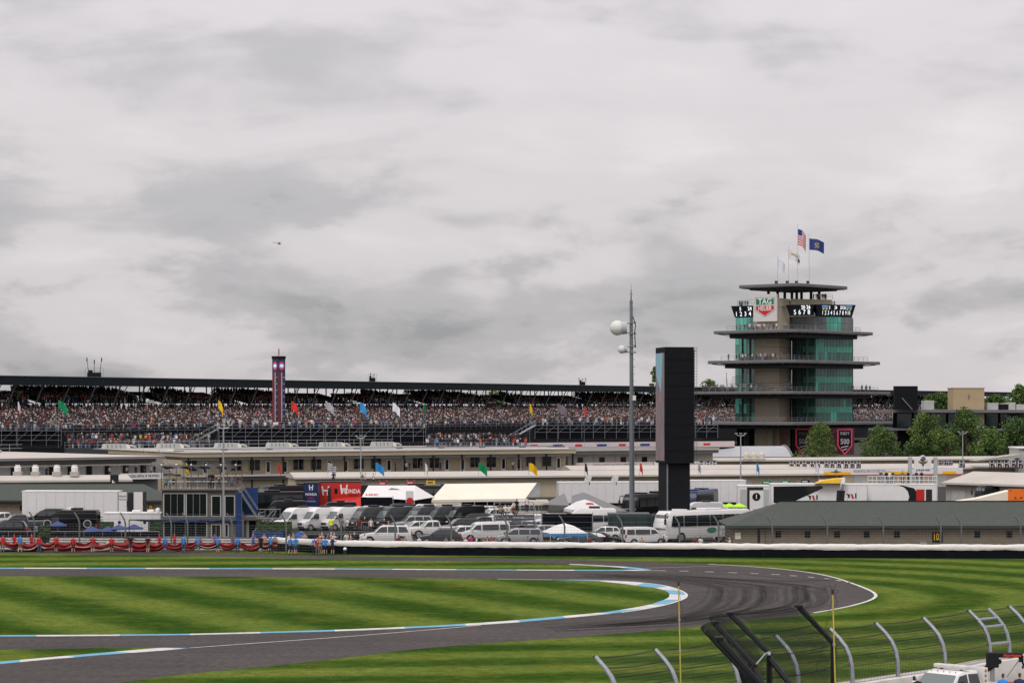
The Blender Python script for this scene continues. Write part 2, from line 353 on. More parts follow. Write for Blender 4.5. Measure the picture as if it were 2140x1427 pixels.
ribbon('edge_line', [(1480, 1178.3), (1575, 1183.9), (1649.5, 1190.4), (1705, 1198), (1743, 1206.3), (1771, 1214.9), (1799, 1225.2), (1820.5, 1234.4), (1830, 1242.3), (1827, 1248.8), (1812, 1256), (1778, 1265.6), (1739, 1273.4), (1700, 1280.2)], .26, M_LW)
ribbon('lane_line', [(395, 1353.4), (560, 1341.5), (720, 1330), (868, 1318), (1005, 1306)], .16, M_LW)
ribbon('kerb_edge_line', [(1170, 1211.4), (1220, 1211.5), (1307, 1214.3), (1363, 1219.2), (1396, 1224.8), (1420, 1232.6), (1432, 1239), (1434.5, 1243.7), (1430, 1249.8), (1412, 1257.2), (1387, 1264.2), (1347, 1272.2), (1299, 1279.3)], .22, M_LW)
ribbon('merge_line', [(1350, 1186.6), (1420, 1184.6), (1505, 1181.8)], .12, M_LW)
dl = bpy.data.objects.new('dashed_line', None); COL.objects.link(dl); struct(dl)
for (x0, y0, x1, y1) in [(1366, 1191.8, 1392, 1192.2), (1420, 1192.6, 1439, 1193), (1473, 1194.2, 1492, 1194.7), (1522, 1196, 1540, 1196.6), (1569, 1197.8, 1585, 1198.4), (1612, 1199.6, 1629, 1200.2), (1651, 1202.4, 1665, 1203), (1689, 1205.2, 1702, 1206), (1722, 1208.6, 1734, 1209.4), (1748, 1212.2, 1758, 1213.2), (1769, 1215.8, 1778, 1217)]:
    ribbon('dash', [(x0, y0), (x1, y1)], .3, M_LW, k=2, par=dl)
# rubber laid down through the hairpin
def rubber(name, col, lo):
    m = bpy.data.materials.new(name); m.use_nodes = True; t = m.node_tree; b = t.nodes['Principled BSDF']; b.inputs['Base Color'].default_value = (*col, 1); b.inputs['Roughness'].default_value = .95; b.inputs['Specular IOR Level'].default_value = .03
    n = t.nodes.new('ShaderNodeTexNoise'); n.inputs['Scale'].default_value = .05; n.inputs['Detail'].default_value = 3; g_ = t.nodes.new('ShaderNodeNewGeometry'); t.links.new(g_.outputs['Position'], n.inputs['Vector'])
    r = t.nodes.new('ShaderNodeMapRange'); r.inputs[1].default_value = .30; r.inputs[2].default_value = .75; r.inputs[3].default_value = .04; r.inputs[4].default_value = lo; t.links.new(n.outputs['Fac'], r.inputs[0]); t.links.new(r.outputs[0], b.inputs['Alpha']); return m
M_RB = rubber('tyre_rubber', (.022, .020, .020), .36); M_RL = rubber('scuffed_asphalt', (.098, .090, .086), .6)
def arc_mark(x0, y0, xa, ya, x1, y1, w, m, i):
    ribbon('skid_mark', [(x0, y0), ((x0 + xa) / 2 + 18, y0 + (ya - y0) * .22), (xa - 14, ya - (ya - y0) * .32), (xa, ya), (xa - 18, ya + (y1 - ya) * .42), ((xa + x1) / 2 + 20, y1 - (y1 - ya) * .2), (x1, y1)], w, m, z=.0055 + .0003 * i)
random.seed(5)
for i in range(30):
    k = i / 29
    arc_mark(1180 + 120 * random.random(), 1199 + 7 * k + random.uniform(-2, 2), 1478 + 260 * (1 - k) + random.uniform(-12, 12), 1236 + random.uniform(-7, 7), 1120 + 200 * random.random(), 1316 - 14 * k + random.uniform(-5, 5), random.choice((.22, .3, .35, .5, .8)), M_RB if i % 4 else M_RL, i)
ribbon('skid_mark', [(1490, 1225), (1516, 1232), (1531, 1242), (1524, 1251), (1500, 1258)], .7, M_RL, z=.0145)
ribbon('skid_mark', [(1300, 1196), (1400, 1201), (1520, 1209), (1640, 1214), (1735, 1212)], 1.3, M_RB, z=.0150)
ribbon('skid_mark', [(1560, 1200), (1620, 1206), (1690, 1210), (1735, 1212)], .6, M_RB, z=.0155)
# ================================================================ far grandstand, crowd, pylon, pit stands
def wp(b, name, mats, par, **k):
    """part given in world coordinates under an unrotated thing"""
    o = b.build(name, mats, par, **k); o.location = -par.location; return o
M_STEEL = mat('dark_steel', (.045, .055, .062), .55, .3, var=.15, scale=1.0); M_STEEL2 = mat('grey_steel', (.22, .235, .25), .5, .35, var=.12, scale=1.5)
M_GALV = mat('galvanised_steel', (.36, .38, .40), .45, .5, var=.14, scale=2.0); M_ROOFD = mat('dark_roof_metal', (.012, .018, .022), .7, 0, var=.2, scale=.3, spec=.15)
M_ROOFE = mat('grey_roof_edge', (.13, .145, .15), .6, var=.15, scale=.3); M_BLACK = mat('black_fabric', (.008, .009, .013), .9, var=.25, scale=1.0, spec=.05)
M_BLKM = mat('black_metal', (.011, .012, .015), .7, 0, var=.2, scale=1.2, spec=.12); M_SEAT = mat('bleacher_aluminium', (.16, .165, .175), .55, .3, var=.15, scale=.5)
M_TAN = mat('tan_concrete', (.40, .335, .23), .85, var=.10, scale=.35); M_TAN2 = mat('tan_block', (.45, .385, .275), .85, var=.10, scale=1.1)
M_WROOF = mat('white_metal_roof', (.45, .415, .37), .55, var=.10, scale=.25); M_GREYW = mat('grey_wall_panel', (.37, .35, .32), .8, var=.10, scale=.4)
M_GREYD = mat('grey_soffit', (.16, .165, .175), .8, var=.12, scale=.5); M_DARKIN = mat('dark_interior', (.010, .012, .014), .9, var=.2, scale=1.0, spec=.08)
M_GLASSD = mat('dark_window_glass', (.009, .012, .014), .06, var=0, spec=.28); M_WHITE = mat('white_paint', (.74, .73, .72), .55, var=.07, scale=.8)
M_CREAM = mat('cream_fabric', (.74, .69, .58), .8, var=.06, scale=.4); M_AC = mat('light_grey_cabinet', (.42, .44, .43), .6, var=.12, scale=1.0)
def attr_mat(name, rough=.85):
    m = bpy.data.materials.new(name); m.use_nodes = True; t = m.node_tree; a = t.nodes.new('ShaderNodeAttribute'); a.attribute_name = 'Col'
    b = t.nodes['Principled BSDF']; b.inputs['Roughness'].default_value = rough; b.inputs['Specular IOR Level'].default_value = .2; t.links.new(a.outputs['Color'], b.inputs['Base Color']); return m
M_CROWD = attr_mat('crowd_clothes')
RNG = np.random.default_rng(11)
PAL = np.array([(.62, .60, .58), (.50, .47, .45), (.33, .33, .35), (.20, .20, .22), (.05, .05, .06), (.03, .03, .04), (.025, .03, .06), (.04, .05, .12), (.10, .13, .25), (.30, .03, .035), (.20, .025, .03), (.45, .05, .04), (.50, .20, .06), (.06, .11, .07), (.28, .22, .16), (.09, .22, .38), (.42, .30, .30), (.14, .09, .08), (.55, .42, .08)])
PPR = np.array([6.5, 4, 5, 8, 17, 15, 13, 6, 4, 5, 7, 2, 1.0, 2.5, 3, 1.6, 3, 7, .5]); PPR = PPR / PPR.sum()
SKN = np.array([(.48, .30, .22), (.42, .25, .18), (.30, .17, .11), (.52, .35, .27), (.12, .065, .045)]); HAT = np.array([(.62, .61, .60), (.05, .04, .035), (.10, .06, .035), (.02, .02, .025), (.30, .04, .04), (.06, .08, .16)])
def crowd(name, pos, label=None, loc=(0, 0, 0), rz=0, par=None, legs=True, scale=1.0, pal=None):
    """thousands of small figures (legs, tapered torso, head, hair) as one mesh"""
    n = len(pos); s = RNG.uniform(.92, 1.08, n) * scale; pr = PPR if pal is None else pal
    T = []
    def blk(z0, z1, w0, w1, d0, d1): return [(-w0, -d0, z0), (w0, -d0, z0), (w0, d0, z0), (-w0, d0, z0), (-w1, -d1, z1), (w1, -d1, z1), (w1, d1, z1), (-w1, d1, z1)]
    V = blk(0, .84, .13, .17, .10, .12) + blk(.80, 1.43, .20, .25, .13, .13) + blk(1.42, 1.66, .075, .095, .085, .10) + blk(1.64, 1.77, .115, .07, .12, .08)
    Fq = []
    for k in range(4):
        o = 8 * k; Fq += [(o + 4, o + 5, o + 6, o + 7)] if k in (1, 3) else []
        Fq += [(o, o + 1, o + 5, o + 4), (o + 1, o + 2, o + 6, o + 5), (o + 2, o + 3, o + 7, o + 6), (o + 3, o, o + 4, o + 7)]
    V = np.array(V); Fq = np.array(Fq); a = RNG.uniform(-.7, .7, n); ca, sa = np.cos(a), np.sin(a)
    vx = V[None, :, 0] * ca[:, None] - V[None, :, 1] * sa[:, None]; vy = V[None, :, 0] * sa[:, None] + V[None, :, 1] * ca[:, None]; vz = np.repeat(V[None, :, 2], n, 0)
    up = (np.arange(32) >= 8)[None, :]; lean = RNG.uniform(-.10, .10, n)[:, None]
    P = np.stack([(vx + up * lean) * s[:, None], vy * s[:, None], vz * s[:, None]], 2) + pos[:, None, :]
    me = bpy.data.meshes.new(name); nv = 32 * n; nf = len(Fq) * n
    F_ = (Fq[None] + (np.arange(n) * 32)[:, None, None]).reshape(-1)
    me.vertices.add(nv); me.vertices.foreach_set('co', P.reshape(-1)); me.loops.add(nf * 4); me.loops.foreach_set('vertex_index', F_.astype(np.int32))
    me.polygons.add(nf); me.polygons.foreach_set('loop_start', (np.arange(nf) * 4).astype(np.int32)); me.polygons.foreach_set('loop_total', np.full(nf, 4, np.int32))
    me.update(calc_edges=True)
    pk = RNG.choice(len(PAL), n, p=pr); lum = PAL[pk].max(1); sh = PAL[pk] * np.where(lum > .25, RNG.uniform(.65, 1.15, n), RNG.uniform(.25, .8, n))[:, None]; pn = PAL[RNG.choice(9, n, p=np.array([.04, .08, .1, .12, .2, .16, .16, .08, .06]))]; sk = SKN[RNG.choice(5, n, p=[.35, .3, .12, .18, .05])] * .42; ht = HAT[RNG.choice(6, n, p=[.20, .27, .24, .17, .05, .07])]
    ht = ht * RNG.uniform(.5, 1.0, (n, 1)); C = np.ones((n, 32, 4)); C[:, 0:8, :3] = pn[:, None]; C[:, 8:16, :3] = sh[:, None]; C[:, 16:24, :3] = sk[:, None]; C[:, 24:32, :3] = ht[:, None]
    at = me.color_attributes.new('Col', 'FLOAT_COLOR', 'POINT'); at.data.foreach_set('color', C.reshape(-1).astype(np.float32)); me.materials.append(M_CROWD)
    o = obj(name, me, par, loc, rz); o['kind'] = 'stuff'
    if label: o['label'] = label
    return o
# --- grandstand: local x along the straight, local y away from the track
GS_O = Vector((-120.1, 561.0, 0)); GS_RZ = math.atan2(.8663, .4996); S0, S1 = -75, 752
def GSP(s, y, z=0): c, sn = math.cos(GS_RZ), math.sin(GS_RZ); return Vector((GS_O.x + s * c - y * sn, GS_O.y + s * sn + y * c, z))
gs = thing('grandstand', 'long roofed grandstand with dark steel frame behind the packed crowd', 'grandstand', GS_O, GS_RZ)
b = MB(); b.bz(S0, S1, .4, 21, 21.2, 21.9); b.build('roof', M_ROOFD, gs)
b = MB(); b.bz(S0, S1, 0, .4, 19.85, 21.78); b.build('fascia', M_ROOFD, gs)
b = MB(); b.bz(S0, S1, -.12, 21.3, 21.93, 22.1); b.build('roof_edge', M_ROOFE, gs)
b = MB(); b.bz(S0, S1, 3, 3.5, 20.2, 21.15); b.bz(S0, S1, 17, 17.5, 20.2, 21.15); b.build('roof_beam', M_ROOFD, gs)
# seating decks as stepped slabs
def steps(y0, z0, y1, z1, n, th=.5, x0=S0, x1=S1):
    b = MB()
    for i in range(n):
        ya = y0 + (y1 - y0) * i / n; yb = y0 + (y1 - y0) * (i + 1) / n; z = z0 + (z1 - z0) * i / n; b.bz(x0, x1, ya, yb - .002, z - th, z)
    return b
LOW = (-17, 9.1, 8.0, 14.2, 24); UPP = (4.5, 15.8, 17.5, 18.9, 15)
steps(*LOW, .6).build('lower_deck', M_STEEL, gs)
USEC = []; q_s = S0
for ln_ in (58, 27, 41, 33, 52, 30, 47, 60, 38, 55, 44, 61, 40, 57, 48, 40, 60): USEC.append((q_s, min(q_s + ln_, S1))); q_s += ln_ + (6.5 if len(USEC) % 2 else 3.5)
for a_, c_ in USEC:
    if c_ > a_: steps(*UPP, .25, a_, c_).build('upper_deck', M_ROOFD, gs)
NFR = int((S1 - S0) / 9.7)
mc = MB(); mc.tube((0, 9.2, 2), (0, 9.2, 21.2), .2, n=6); mcm = mc.mesh('column', M_STEEL)
md = MB(); md.tube((0, 4.4, 13.4), (0, .6, 20.6), .16, n=6); mdm = md.mesh('brace', M_STEEL2)
me_ = MB(); me_.tube((0, 18.4, 2), (0, 18.4, 21.2), .2, n=6); me_.tube((0, 18.4, 14.5), (4.85, 18.4, 20.4), .12, n=5); mem = me_.mesh('rear_column', M_STEEL)
for i in range(NFR):
    s = S0 + 4 + i * 9.7
    obj('column', mcm, gs, (s, 0, 0)); obj('brace', mdm, gs, (s, 0, 0)); obj('rear_column', mem, gs, (s, 0, 0))
b = MB()
for z in (9.0, 9.75, 10.5): b.tube((S0, -17.2, z), (S1, -17.2, z), .07, n=4)
for i in range(int((S1 - S0) / 3)): b.tube((S0 + i * 3, -17.2, 8), (S0 + i * 3, -17.2, 10.5), .05, n=4)
b.build('front_railing', M_STEEL2, gs)
b = MB(); b.bz(S0, S1, -17.1, -16.6, 2, 9.3); b.build('front_wall', M_BLKM, gs)
b = MB(); b.bz(S0, S1, 8.3, 8.5, 2, 14.1); b.build('back_wall', M_STEEL, gs)
# vomitory stair blocks under the upper deck
for i, (s, w) in enumerate([(16, 6), (52, 5), (66, 7), (98, 5), (131, 6), (163, 5), (205, 6), (260, 5), (310, 7)]):
    b = MB(); b.bz(s, s + w, 11, 13.5, 14.3, 18.6) if i == 0 else None
    for k in range(9): b.bz(s + k * w / 9, s + (k + 1) * w / 9, 9.2, 11.5, 14.2 + .45 * k, 14.45 + .45 * k)
    b.build('stairway', M_TAN if i == 0 else M_STEEL2, gs)
pts = []
for i in range(LOW[4]):
    y = LOW[0] + (LOW[2] - LOW[0]) * (i + .5) / LOW[4]; z = LOW[1] + (LOW[3] - LOW[1]) * i / LOW[4]
    xs = np.arange(S0, S1, .84) + RNG.uniform(-.3, .3, len(np.arange(S0, S1, .84))); dens = np.array([.84 - .25 * max(0, (i - 16) / 8) + .22 * mnoise.noise(Vector((q * .06, i * .25, 1.5))) for q in xs]); keep = (RNG.random(len(xs)) < dens) & ((xs + 3) % 24.2 > 1.3); xs = xs[keep]
    far = (xs > 470) & (RNG.random(len(xs)) < .35); xs = xs[~far]
    pts.append(np.stack([xs, np.full(len(xs), y) + RNG.uniform(-.2, .2, len(xs)), np.full(len(xs), z - .25)], 1))
crowd('lower_deck_crowd', np.concatenate(pts), 'packed crowd of spectators filling the lower deck of the grandstand', GS_O, GS_RZ, scale=1.12)
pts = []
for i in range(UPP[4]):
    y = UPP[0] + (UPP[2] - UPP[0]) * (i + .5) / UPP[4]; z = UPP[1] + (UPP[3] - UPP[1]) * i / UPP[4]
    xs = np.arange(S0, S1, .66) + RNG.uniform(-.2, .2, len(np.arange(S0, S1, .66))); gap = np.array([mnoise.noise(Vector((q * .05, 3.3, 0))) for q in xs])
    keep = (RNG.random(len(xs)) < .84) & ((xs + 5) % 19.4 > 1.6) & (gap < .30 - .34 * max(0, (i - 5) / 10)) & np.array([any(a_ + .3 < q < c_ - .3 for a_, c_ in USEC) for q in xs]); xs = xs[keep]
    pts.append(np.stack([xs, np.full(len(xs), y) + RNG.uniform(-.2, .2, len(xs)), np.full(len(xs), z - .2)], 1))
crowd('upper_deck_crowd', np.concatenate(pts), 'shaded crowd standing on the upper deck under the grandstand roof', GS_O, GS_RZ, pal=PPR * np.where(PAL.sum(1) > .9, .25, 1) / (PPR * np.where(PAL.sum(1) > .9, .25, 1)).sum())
# rooftop gear
def rooftop(name, x, label, h, n, w):
    D = 36500 / (65 - .01643 * x); p = W(x, 0, D + 3); t = thing(name, label, 'antenna', (p.x, p.y, 22.12), 0, 'gear on the grandstand roof')
    b = MB(); b.box((0, 0, .55), (w, w * .6, 1.1)); b.box((-w * .3, .05, 1.4), (w * .3, w * .3, .6)); b.build('cabinet', M_BLKM, t)
    for k in range(n):
        q = (k - (n - 1) / 2) * w * .42; b = MB(); b.tube((q, 0, .5), (q * 1.35, 0, h * (1 - .12 * (k % 2))), .09, .05, n=5); b.box((q * 1.35, 0, h * .93 * (1 - .12 * (k % 2))), (.22, .22, h * .22)); b.build('antenna_rod', M_BLKM, t)
    b = MB()
    for z in (1.5, 2.2):
        b.tube((-w * .7, 0, z), (w * .7, 0, z), .04, n=4)
    for q in (-.7, 0, .7): b.tube((w * q, 0, 0), (w * q, 0, 2.2), .04, n=4)
    b.build('guard_rail', M_STEEL2, t)
rooftop('antenna_rig', 197, 'black antenna rig with three tall rods on the grandstand roof', 4.6, 3, 3.2)
rooftop('camera_platform', 778, 'railed camera platform on the grandstand roof above the checkered flag', 2.4, 2, 1.8)
rooftop('camera_platform', 1217, 'small dark camera platform on the grandstand roof beside the radome mast', 2.4, 3, 2.0)
# --- scoring pylon
M_PYR = mat('pylon_red', (.17, .035, .045), .5, var=.25, scale=1.0); M_PYB = mat('pylon_blue', (.035, .040, .10), .5, var=.2, scale=1); M_PYW = mat('pylon_white', (.50, .47, .48), .5, var=.15, scale=1)
M_LEDB = mat('led_blue', (.10, .38, .62), .5, var=0, emit=.35); M_LEDW = mat('led_white', (.85, .87, .9), .5, var=0, emit=.9); M_LEDR = mat('led_red', (.6, .05, .09), .5, var=0, emit=.2)
D = 600; pb = W(582.5, 900, D); py = thing('scoring_pylon', 'tall square pylon with red white and blue star-striped screens', 'pylon', (pb.x, pb.y, 0), R(43))
w = 2.32; zt = PZ(745, D)
b = MB(); b.box((0, 0, zt / 2), (w, w, zt)); b.build('core', M_PYB, py)
b = MB(); b.box((0, 0, zt - .25), (w + .22, w + .22, .7)); b.build('cap', M_BLKM, py)
for f in (0, 1):
    Rm = Matrix.Rotation(R(-90) * f, 4, 'Z')            # two faces towards the camera: -y and -x
    def fp(u, z, o=.012): p = Rm @ Vector((u, -w / 2 - o, z)); return (p.x, p.y, p.z)
    def face(nm, u0, u1, z0, z1, m, o=.012):
        b = MB(); b.poly([fp(u0, z0, o), fp(u1, z0, o), fp(u1, z1, o), fp(u0, z1, o)]); return b.build(nm, m, py)
    face('red_band', -w / 2 + .03, -.1, 1, zt - 3.9, M_PYR); face('white_stripe', -.1, .22, 1, zt - 3.9, M_PYW)
    face('top_screen', -w / 2 + .03, w / 2 - .03, zt - 3.9, zt - .65, M_PYB, .014)
    b = MB()
    for k in range(13):
        zc = zt - 5.2 - k * 1.62; pts = []
        for q in range(10): r_ = .27 if q % 2 == 0 else .115; a = math.pi / 2 + q * math.pi / 5; pts.append(fp(.68 + r_ * math.cos(a), zc + r_ * math.sin(a), .02))
        b.poly(pts)
    b.build('star', M_PYW, py)
    b = MB(); b.poly([fp(.92 * math.cos(a) , zt - 2.35 + 1.1 * math.sin(a), .02) for a in [k * math.pi / 5 for k in range(10)]]); b.build('logo_ring', M_LEDR, py)
    b = MB(); b.poly([fp(.7 * math.cos(a), zt - 2.35 + .62 * math.sin(a), .026) for a in [k * math.pi / 5 for k in range(10)]]); b.build('logo_disc', M_LEDB, py)
    t_ = text('lettering', '500', .75, fp(0, zt - 2.35, .034), M_LEDW, py, rz=R(-90) * f, sx=.8, bold=.015)
b = MB(); b.tube((0, 0, zt), (0, 0, zt + 2.1), .06, n=6); b.build('mast', M_STEEL2, py)
b = MB(); b.prism([(-.05, -.05), (.30, .1), (.22, .2), (-.05, .1)], zt + .4, zt + 1.9); b.build('pennant', mat('red_flag', (.55, .03, .02), .8, var=.1), py)
# --- pit-side bleachers seen from behind
def bleacher(x0, x1, D0, D1, yt, ym, yb, label, rows=4, stair=0):
    a = W(x0, yb, D0); c = W(x1, yb, D1); dv = Vector((c.x - a.x, c.y - a.y, 0)); Ln = dv.length; rz = math.atan2(dv.y, dv.x)
    t = thing('bleacher', label, 'bleacher', (a.x, a.y, 0), rz, 'pit-side bleachers seen from behind')
    zt, zm, zb = PZ(yt, D0), PZ(ym, D0), PZ(yb, D0)
    b = MB()
    for i in range(10): b.bz(0, Ln, i * .85, i * .85 + .83, zt - .15 - i * .38, zt - i * .38)
    b.build('seating', M_STEEL, t)
    b = MB(); b.bz(0, Ln, .35, .40, zb, zm); b.bz(0, Ln, .55, .62, zm + .02, zt - .17); b.build('skirt_and_dark_backing', M_BLACK, t)  # upper sheet is an added backing that darkens the scaffold below the seats
    b = MB(); n = max(2, int(Ln / 2.4)); st = Ln / n
    for i in range(n + 1):
        b.tube((i * st, 0, zb), (i * st, 0, zt + 1.1), .055, n=4)
        if i < n: b.tube((i * st, 0.08, zm - .2), (i * st + st * .75, .08, zt - .2), .05, n=4)
    for z in (zm, zt - .12, zt + .55, zt + 1.08, (zt + zm) / 2): b.tube((0, -.03, z), (Ln, -.03, z), .05, n=4)
    b.build('scaffold', mat('scaffold_steel', (.20, .21, .22), .55, .3, var=.2, scale=2), t)
    if stair:
        b = MB(); sx = 0 if stair < 0 else Ln; b.poly([(sx, -.5, zt), (sx, .6, zt), (sx + stair, .6, zb - .4), (sx + stair, -.5, zb - .4)]); b.tube((sx, -.5, zt), (sx + stair, -.5, zb - .4), .14, n=4); b.tube((sx, -.5, zt + 1), (sx + stair, -.5, zb + .6), .05, n=4)
        for k in range(7): q = k / 6; b.tube((sx + stair * q, -.5, zt + (zb - .4 - zt) * q), (sx + stair * q, -.5, zt + 1 + (zb - .4 - zt) * q), .035, n=4)
        b.build('stair', M_GALV, t)
    pts = []
    for r in range(rows):
        xs = np.arange(.3, Ln - .3, .8) + RNG.uniform(-.25, .25, len(np.arange(.3, Ln - .3, .8))); xs = xs[RNG.random(len(xs)) < .8]
        pts.append(np.stack([xs, np.full(len(xs), .5 + r * .85), np.full(len(xs), zt - r * .38)], 1))
    pl = PPR.copy(); pl[:2] *= 2.5; pl /= pl.sum()
    crowd('bleacher_crowd', np.concatenate(pts), 'spectators standing along the top of the bleacher ' + label.split(' bleacher ')[1], (a.x, a.y, 0), rz, pal=pl)
bleacher(-60, 128, 452, 455, 899, 920, 931, 'scaffolded black-skirted bleacher nearest the antenna rig', 2)
bleacher(458, 890, 460, 470, 894, 912, 925, 'long scaffolded black-skirted bleacher in front of the scoring pylon', 3, stair=-6)
bleacher(1118, 1500, 475, 490, 888, 903, 917, 'scaffolded black-skirted bleacher beside the radome mast', 3, stair=-6)
def deck_crowd(name, x0, x1, D, y, n, label, depth=4, sc=1.0):
    xs = RNG.uniform(PX(x0, D), PX(x1, D), n); ys = RNG.uniform(D, D + depth, n); crowd(name, np.stack([xs, ys, np.full(n, PZ(y, D))], 1), label, scale=sc)
deck_crowd('terrace_crowd', 135, 425, 456, 936, 130, 'people standing at the terrace rail in the gap beside the antenna rig', 5)
deck_crowd('terrace_crowd', 140, 440, 461, 925, 150, 'people on the raised terrace step in the gap beside the antenna rig', 3)
deck_crowd('terrace_crowd', 892, 1100, 462, 934, 85, 'people standing on the terrace below the blue wedge-shaped screen', 5)
deck_crowd('terrace_crowd', 895, 1095, 468, 924, 90, 'people on the raised terrace step below the blue wedge-shaped screen', 3)
for x0, x1, D_, lab in ((135, 445, 454.5, 'dark stepped terrace in the gap beside the antenna rig'), (890, 1100, 461.5, 'dark stepped terrace below the blue wedge-shaped screen')):
    t = thing('terrace', lab, 'terrace', (PX(x0, D_), D_, 0), 0, 'spectator terraces'); ln = PX(x1, D_) - PX(x0, D_); b = MB(); b.bz(0, ln, 0, 6, 0, PZ(936, D_) - .02); b.bz(0, ln, 6.01, 10, 0, PZ(925, D_) - .02); b.build('step', M_STEEL, t); b = MB()
    for k in range(int(ln / 1.6)): b.tube((k * 1.6, .1, PZ(936, D_)), (k * 1.6, .1, PZ(936, D_) + 1.1), .035, n=4)
    for z in (.55, 1.1): b.tube((0, .1, PZ(936, D_) + z), (ln, .1, PZ(936, D_) + z), .04, n=4)
    b.build('rail', M_STEEL2, t)
# ================================================================ pagoda tower
PD = 612.0
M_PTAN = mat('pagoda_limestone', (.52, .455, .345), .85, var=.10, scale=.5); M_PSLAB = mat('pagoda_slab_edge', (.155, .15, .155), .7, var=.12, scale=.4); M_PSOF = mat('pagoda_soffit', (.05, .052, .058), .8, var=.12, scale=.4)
M_GSP = mat('green_spandrel_glass', (.10, .47, .35), .25, var=.10, scale=.3, spec=.6, coords='Generated', objrand=.12); M_GVI = mat('green_vision_glass', (.040, .185, .145), .10, var=.3, scale=.6, spec=.75, objrand=.35)
M_GLT = mat('bright_green_glass', (.10, .50, .39), .15, var=.15, scale=.5, spec=.6, objrand=.2); M_MUL = mat('pale_mullion', (.26, .40, .35), .5, .2, var=.05); M_SCR = mat('grey_screen_panel', (.20, .20, .205), .7, var=.08, scale=1, objrand=.1)
M_BRD = mat('led_board_black', (.006, .007, .012), .35, var=0); M_LED = mat('led_digit_white', (.80, .86, .92), .5, var=0, emit=.8); M_LEDY = mat('led_yellow', (.85, .55, .08), .5, var=0, emit=.6); M_LEDC = mat('led_sky_blue', (.15, .42, .80), .5, var=0, emit=.6)
pg = thing('pagoda_tower', 'tall glass and limestone control tower with stacked flat slab roofs', 'tower', (PX(1655, PD + 10), PD + 10, 0))
LD, RD = Vector((-.75, .66, 0)), Vector((.66, .75, 0))
def slabp(xn, ll, rl, dd=0, cut=3.0):
    """rotated slab with its near corner at pixel column xn; corner tips clipped"""
    n = Vector((PX(xn, PD + dd), PD + dd, 0)); a = n + LD * ll; c = n + RD * rl; f = n + LD * ll + RD * rl
    return [n + RD * cut * .5, c - RD * .1, c + LD * 1.2, f - RD * .2, a + RD * 1.2, a - LD * .1, n + LD * cut * .5]
SLABS = [('roof_slab', 1664, 18.1, 23.7, -3, 598, 591, .5), ('balcony_slab', 1660, 25.2, 36.1, -14, 694, 687.2, 1.1), ('balcony_slab', 1655, 26.3, 40.6, -15, 758, 751, 1.1), ('balcony_slab', 1650, 31.3, 46.6, -17, 823.4, 817, 1.0), ('balcony_slab', 1650, 37.3, 48.7, -20, 888.6, 882, 1.0)]
SZ = []
for nm, xn, ll, rl, dd, yb_, yt_, und in SLABS:
    P = slabp(xn, ll, rl, dd); zb, zt = PZ(yb_, PD + dd), PZ(yt_, PD + dd); SZ.append((zb, zt))
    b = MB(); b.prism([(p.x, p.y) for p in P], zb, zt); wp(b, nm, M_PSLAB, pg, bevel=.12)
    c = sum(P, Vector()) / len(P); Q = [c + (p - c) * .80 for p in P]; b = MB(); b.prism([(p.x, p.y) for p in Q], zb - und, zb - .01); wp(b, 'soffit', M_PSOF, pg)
    for i in range(5):
        d = c + (P[0] - c) * .0
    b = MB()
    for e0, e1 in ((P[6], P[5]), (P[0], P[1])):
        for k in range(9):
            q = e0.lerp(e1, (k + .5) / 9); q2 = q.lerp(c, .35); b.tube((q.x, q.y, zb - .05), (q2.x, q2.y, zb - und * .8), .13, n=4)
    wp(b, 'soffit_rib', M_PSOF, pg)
def pp(x, dd): return Vector((PX(x, PD + dd), PD + dd, 0))
z0, zT = 0, PZ(622, PD)
# limestone pier and rear core
b = MB(); b.prism([(p.x, p.y) for p in (pp(1577, 6), pp(1628, 2), pp(1650, 8), pp(1654, 26), pp(1580, 26))], 0, zT); wp(b, 'limestone_pier', M_PTAN, pg)
b = MB(); b.prism([(p.x, p.y) for p in (pp(1652, 9), pp(1738, 15), pp(1742, 30), pp(1654, 26.1))], PZ(660, PD), PZ(621, PD)); wp(b, 'upper_wall', M_PTAN, pg)
for yl in (640, 725, 775, 800):
    b = MB()
    for q0, q1 in ((pp(1577, 5.97), pp(1628, 1.97)), (pp(1628, 1.97), pp(1650, 7.97))): b.tube((q0.x, q0.y, PZ(yl, PD)), (q1.x, q1.y, PZ(yl, PD)), .04, n=4)
    wp(b, 'stone_joint', M_PSOF, pg)
def glazed(nm, q0, q1, zb, zt, cols, rows, mats_, m_wall=M_DARKIN):
    """curtain wall between two plan points: mullions as one part, each pane its own"""
    d = (q1 - q0); ln = d.length; u = d / ln; nrm = Vector((u.y, -u.x, 0))
    b = MB(); b.prism([(p.x, p.y) for p in (q0 - nrm * .05, q1 - nrm * .05, q1 - nrm * .3, q0 - nrm * .3)], zb, zt); wp(b, 'backing_wall', m_wall, pg)
    b = MB(); hs = [zb + (zt - zb) * r for r in rows]
    for i in range(cols + 1): p = q0 + u * ln * i / cols + nrm * .06; b.tube((p.x, p.y, zb), (p.x, p.y, zt), .04, n=4)
    for h in hs: a, c = q0 + nrm * .06, q1 + nrm * .06; b.tube((a.x, a.y, h), (c.x, c.y, h), .045, n=4)
    wp(b, nm + '_mullions', M_MUL, pg)
    for r in range(len(rows) - 1):
        w_ = ln / cols; pm = MB(); pm.poly([(0, 0, 0), (u.x * (w_ - .04), u.y * (w_ - .04), 0), (u.x * (w_ - .04), u.y * (w_ - .04), hs[r + 1] - hs[r] - .04), (0, 0, hs[r + 1] - hs[r] - .04)])
        ms = {}
        for i in range(cols):
            m_ = mats_(r, i)
            if m_ is None: continue
            if m_ not in ms: ms[m_] = pm.mesh('pane', m_)
            p = q0 + u * (w_ * i + .02); obj('pane', ms[m_], pg, (p.x - pg.location.x, p.y - pg.location.y, hs[r] + .02))
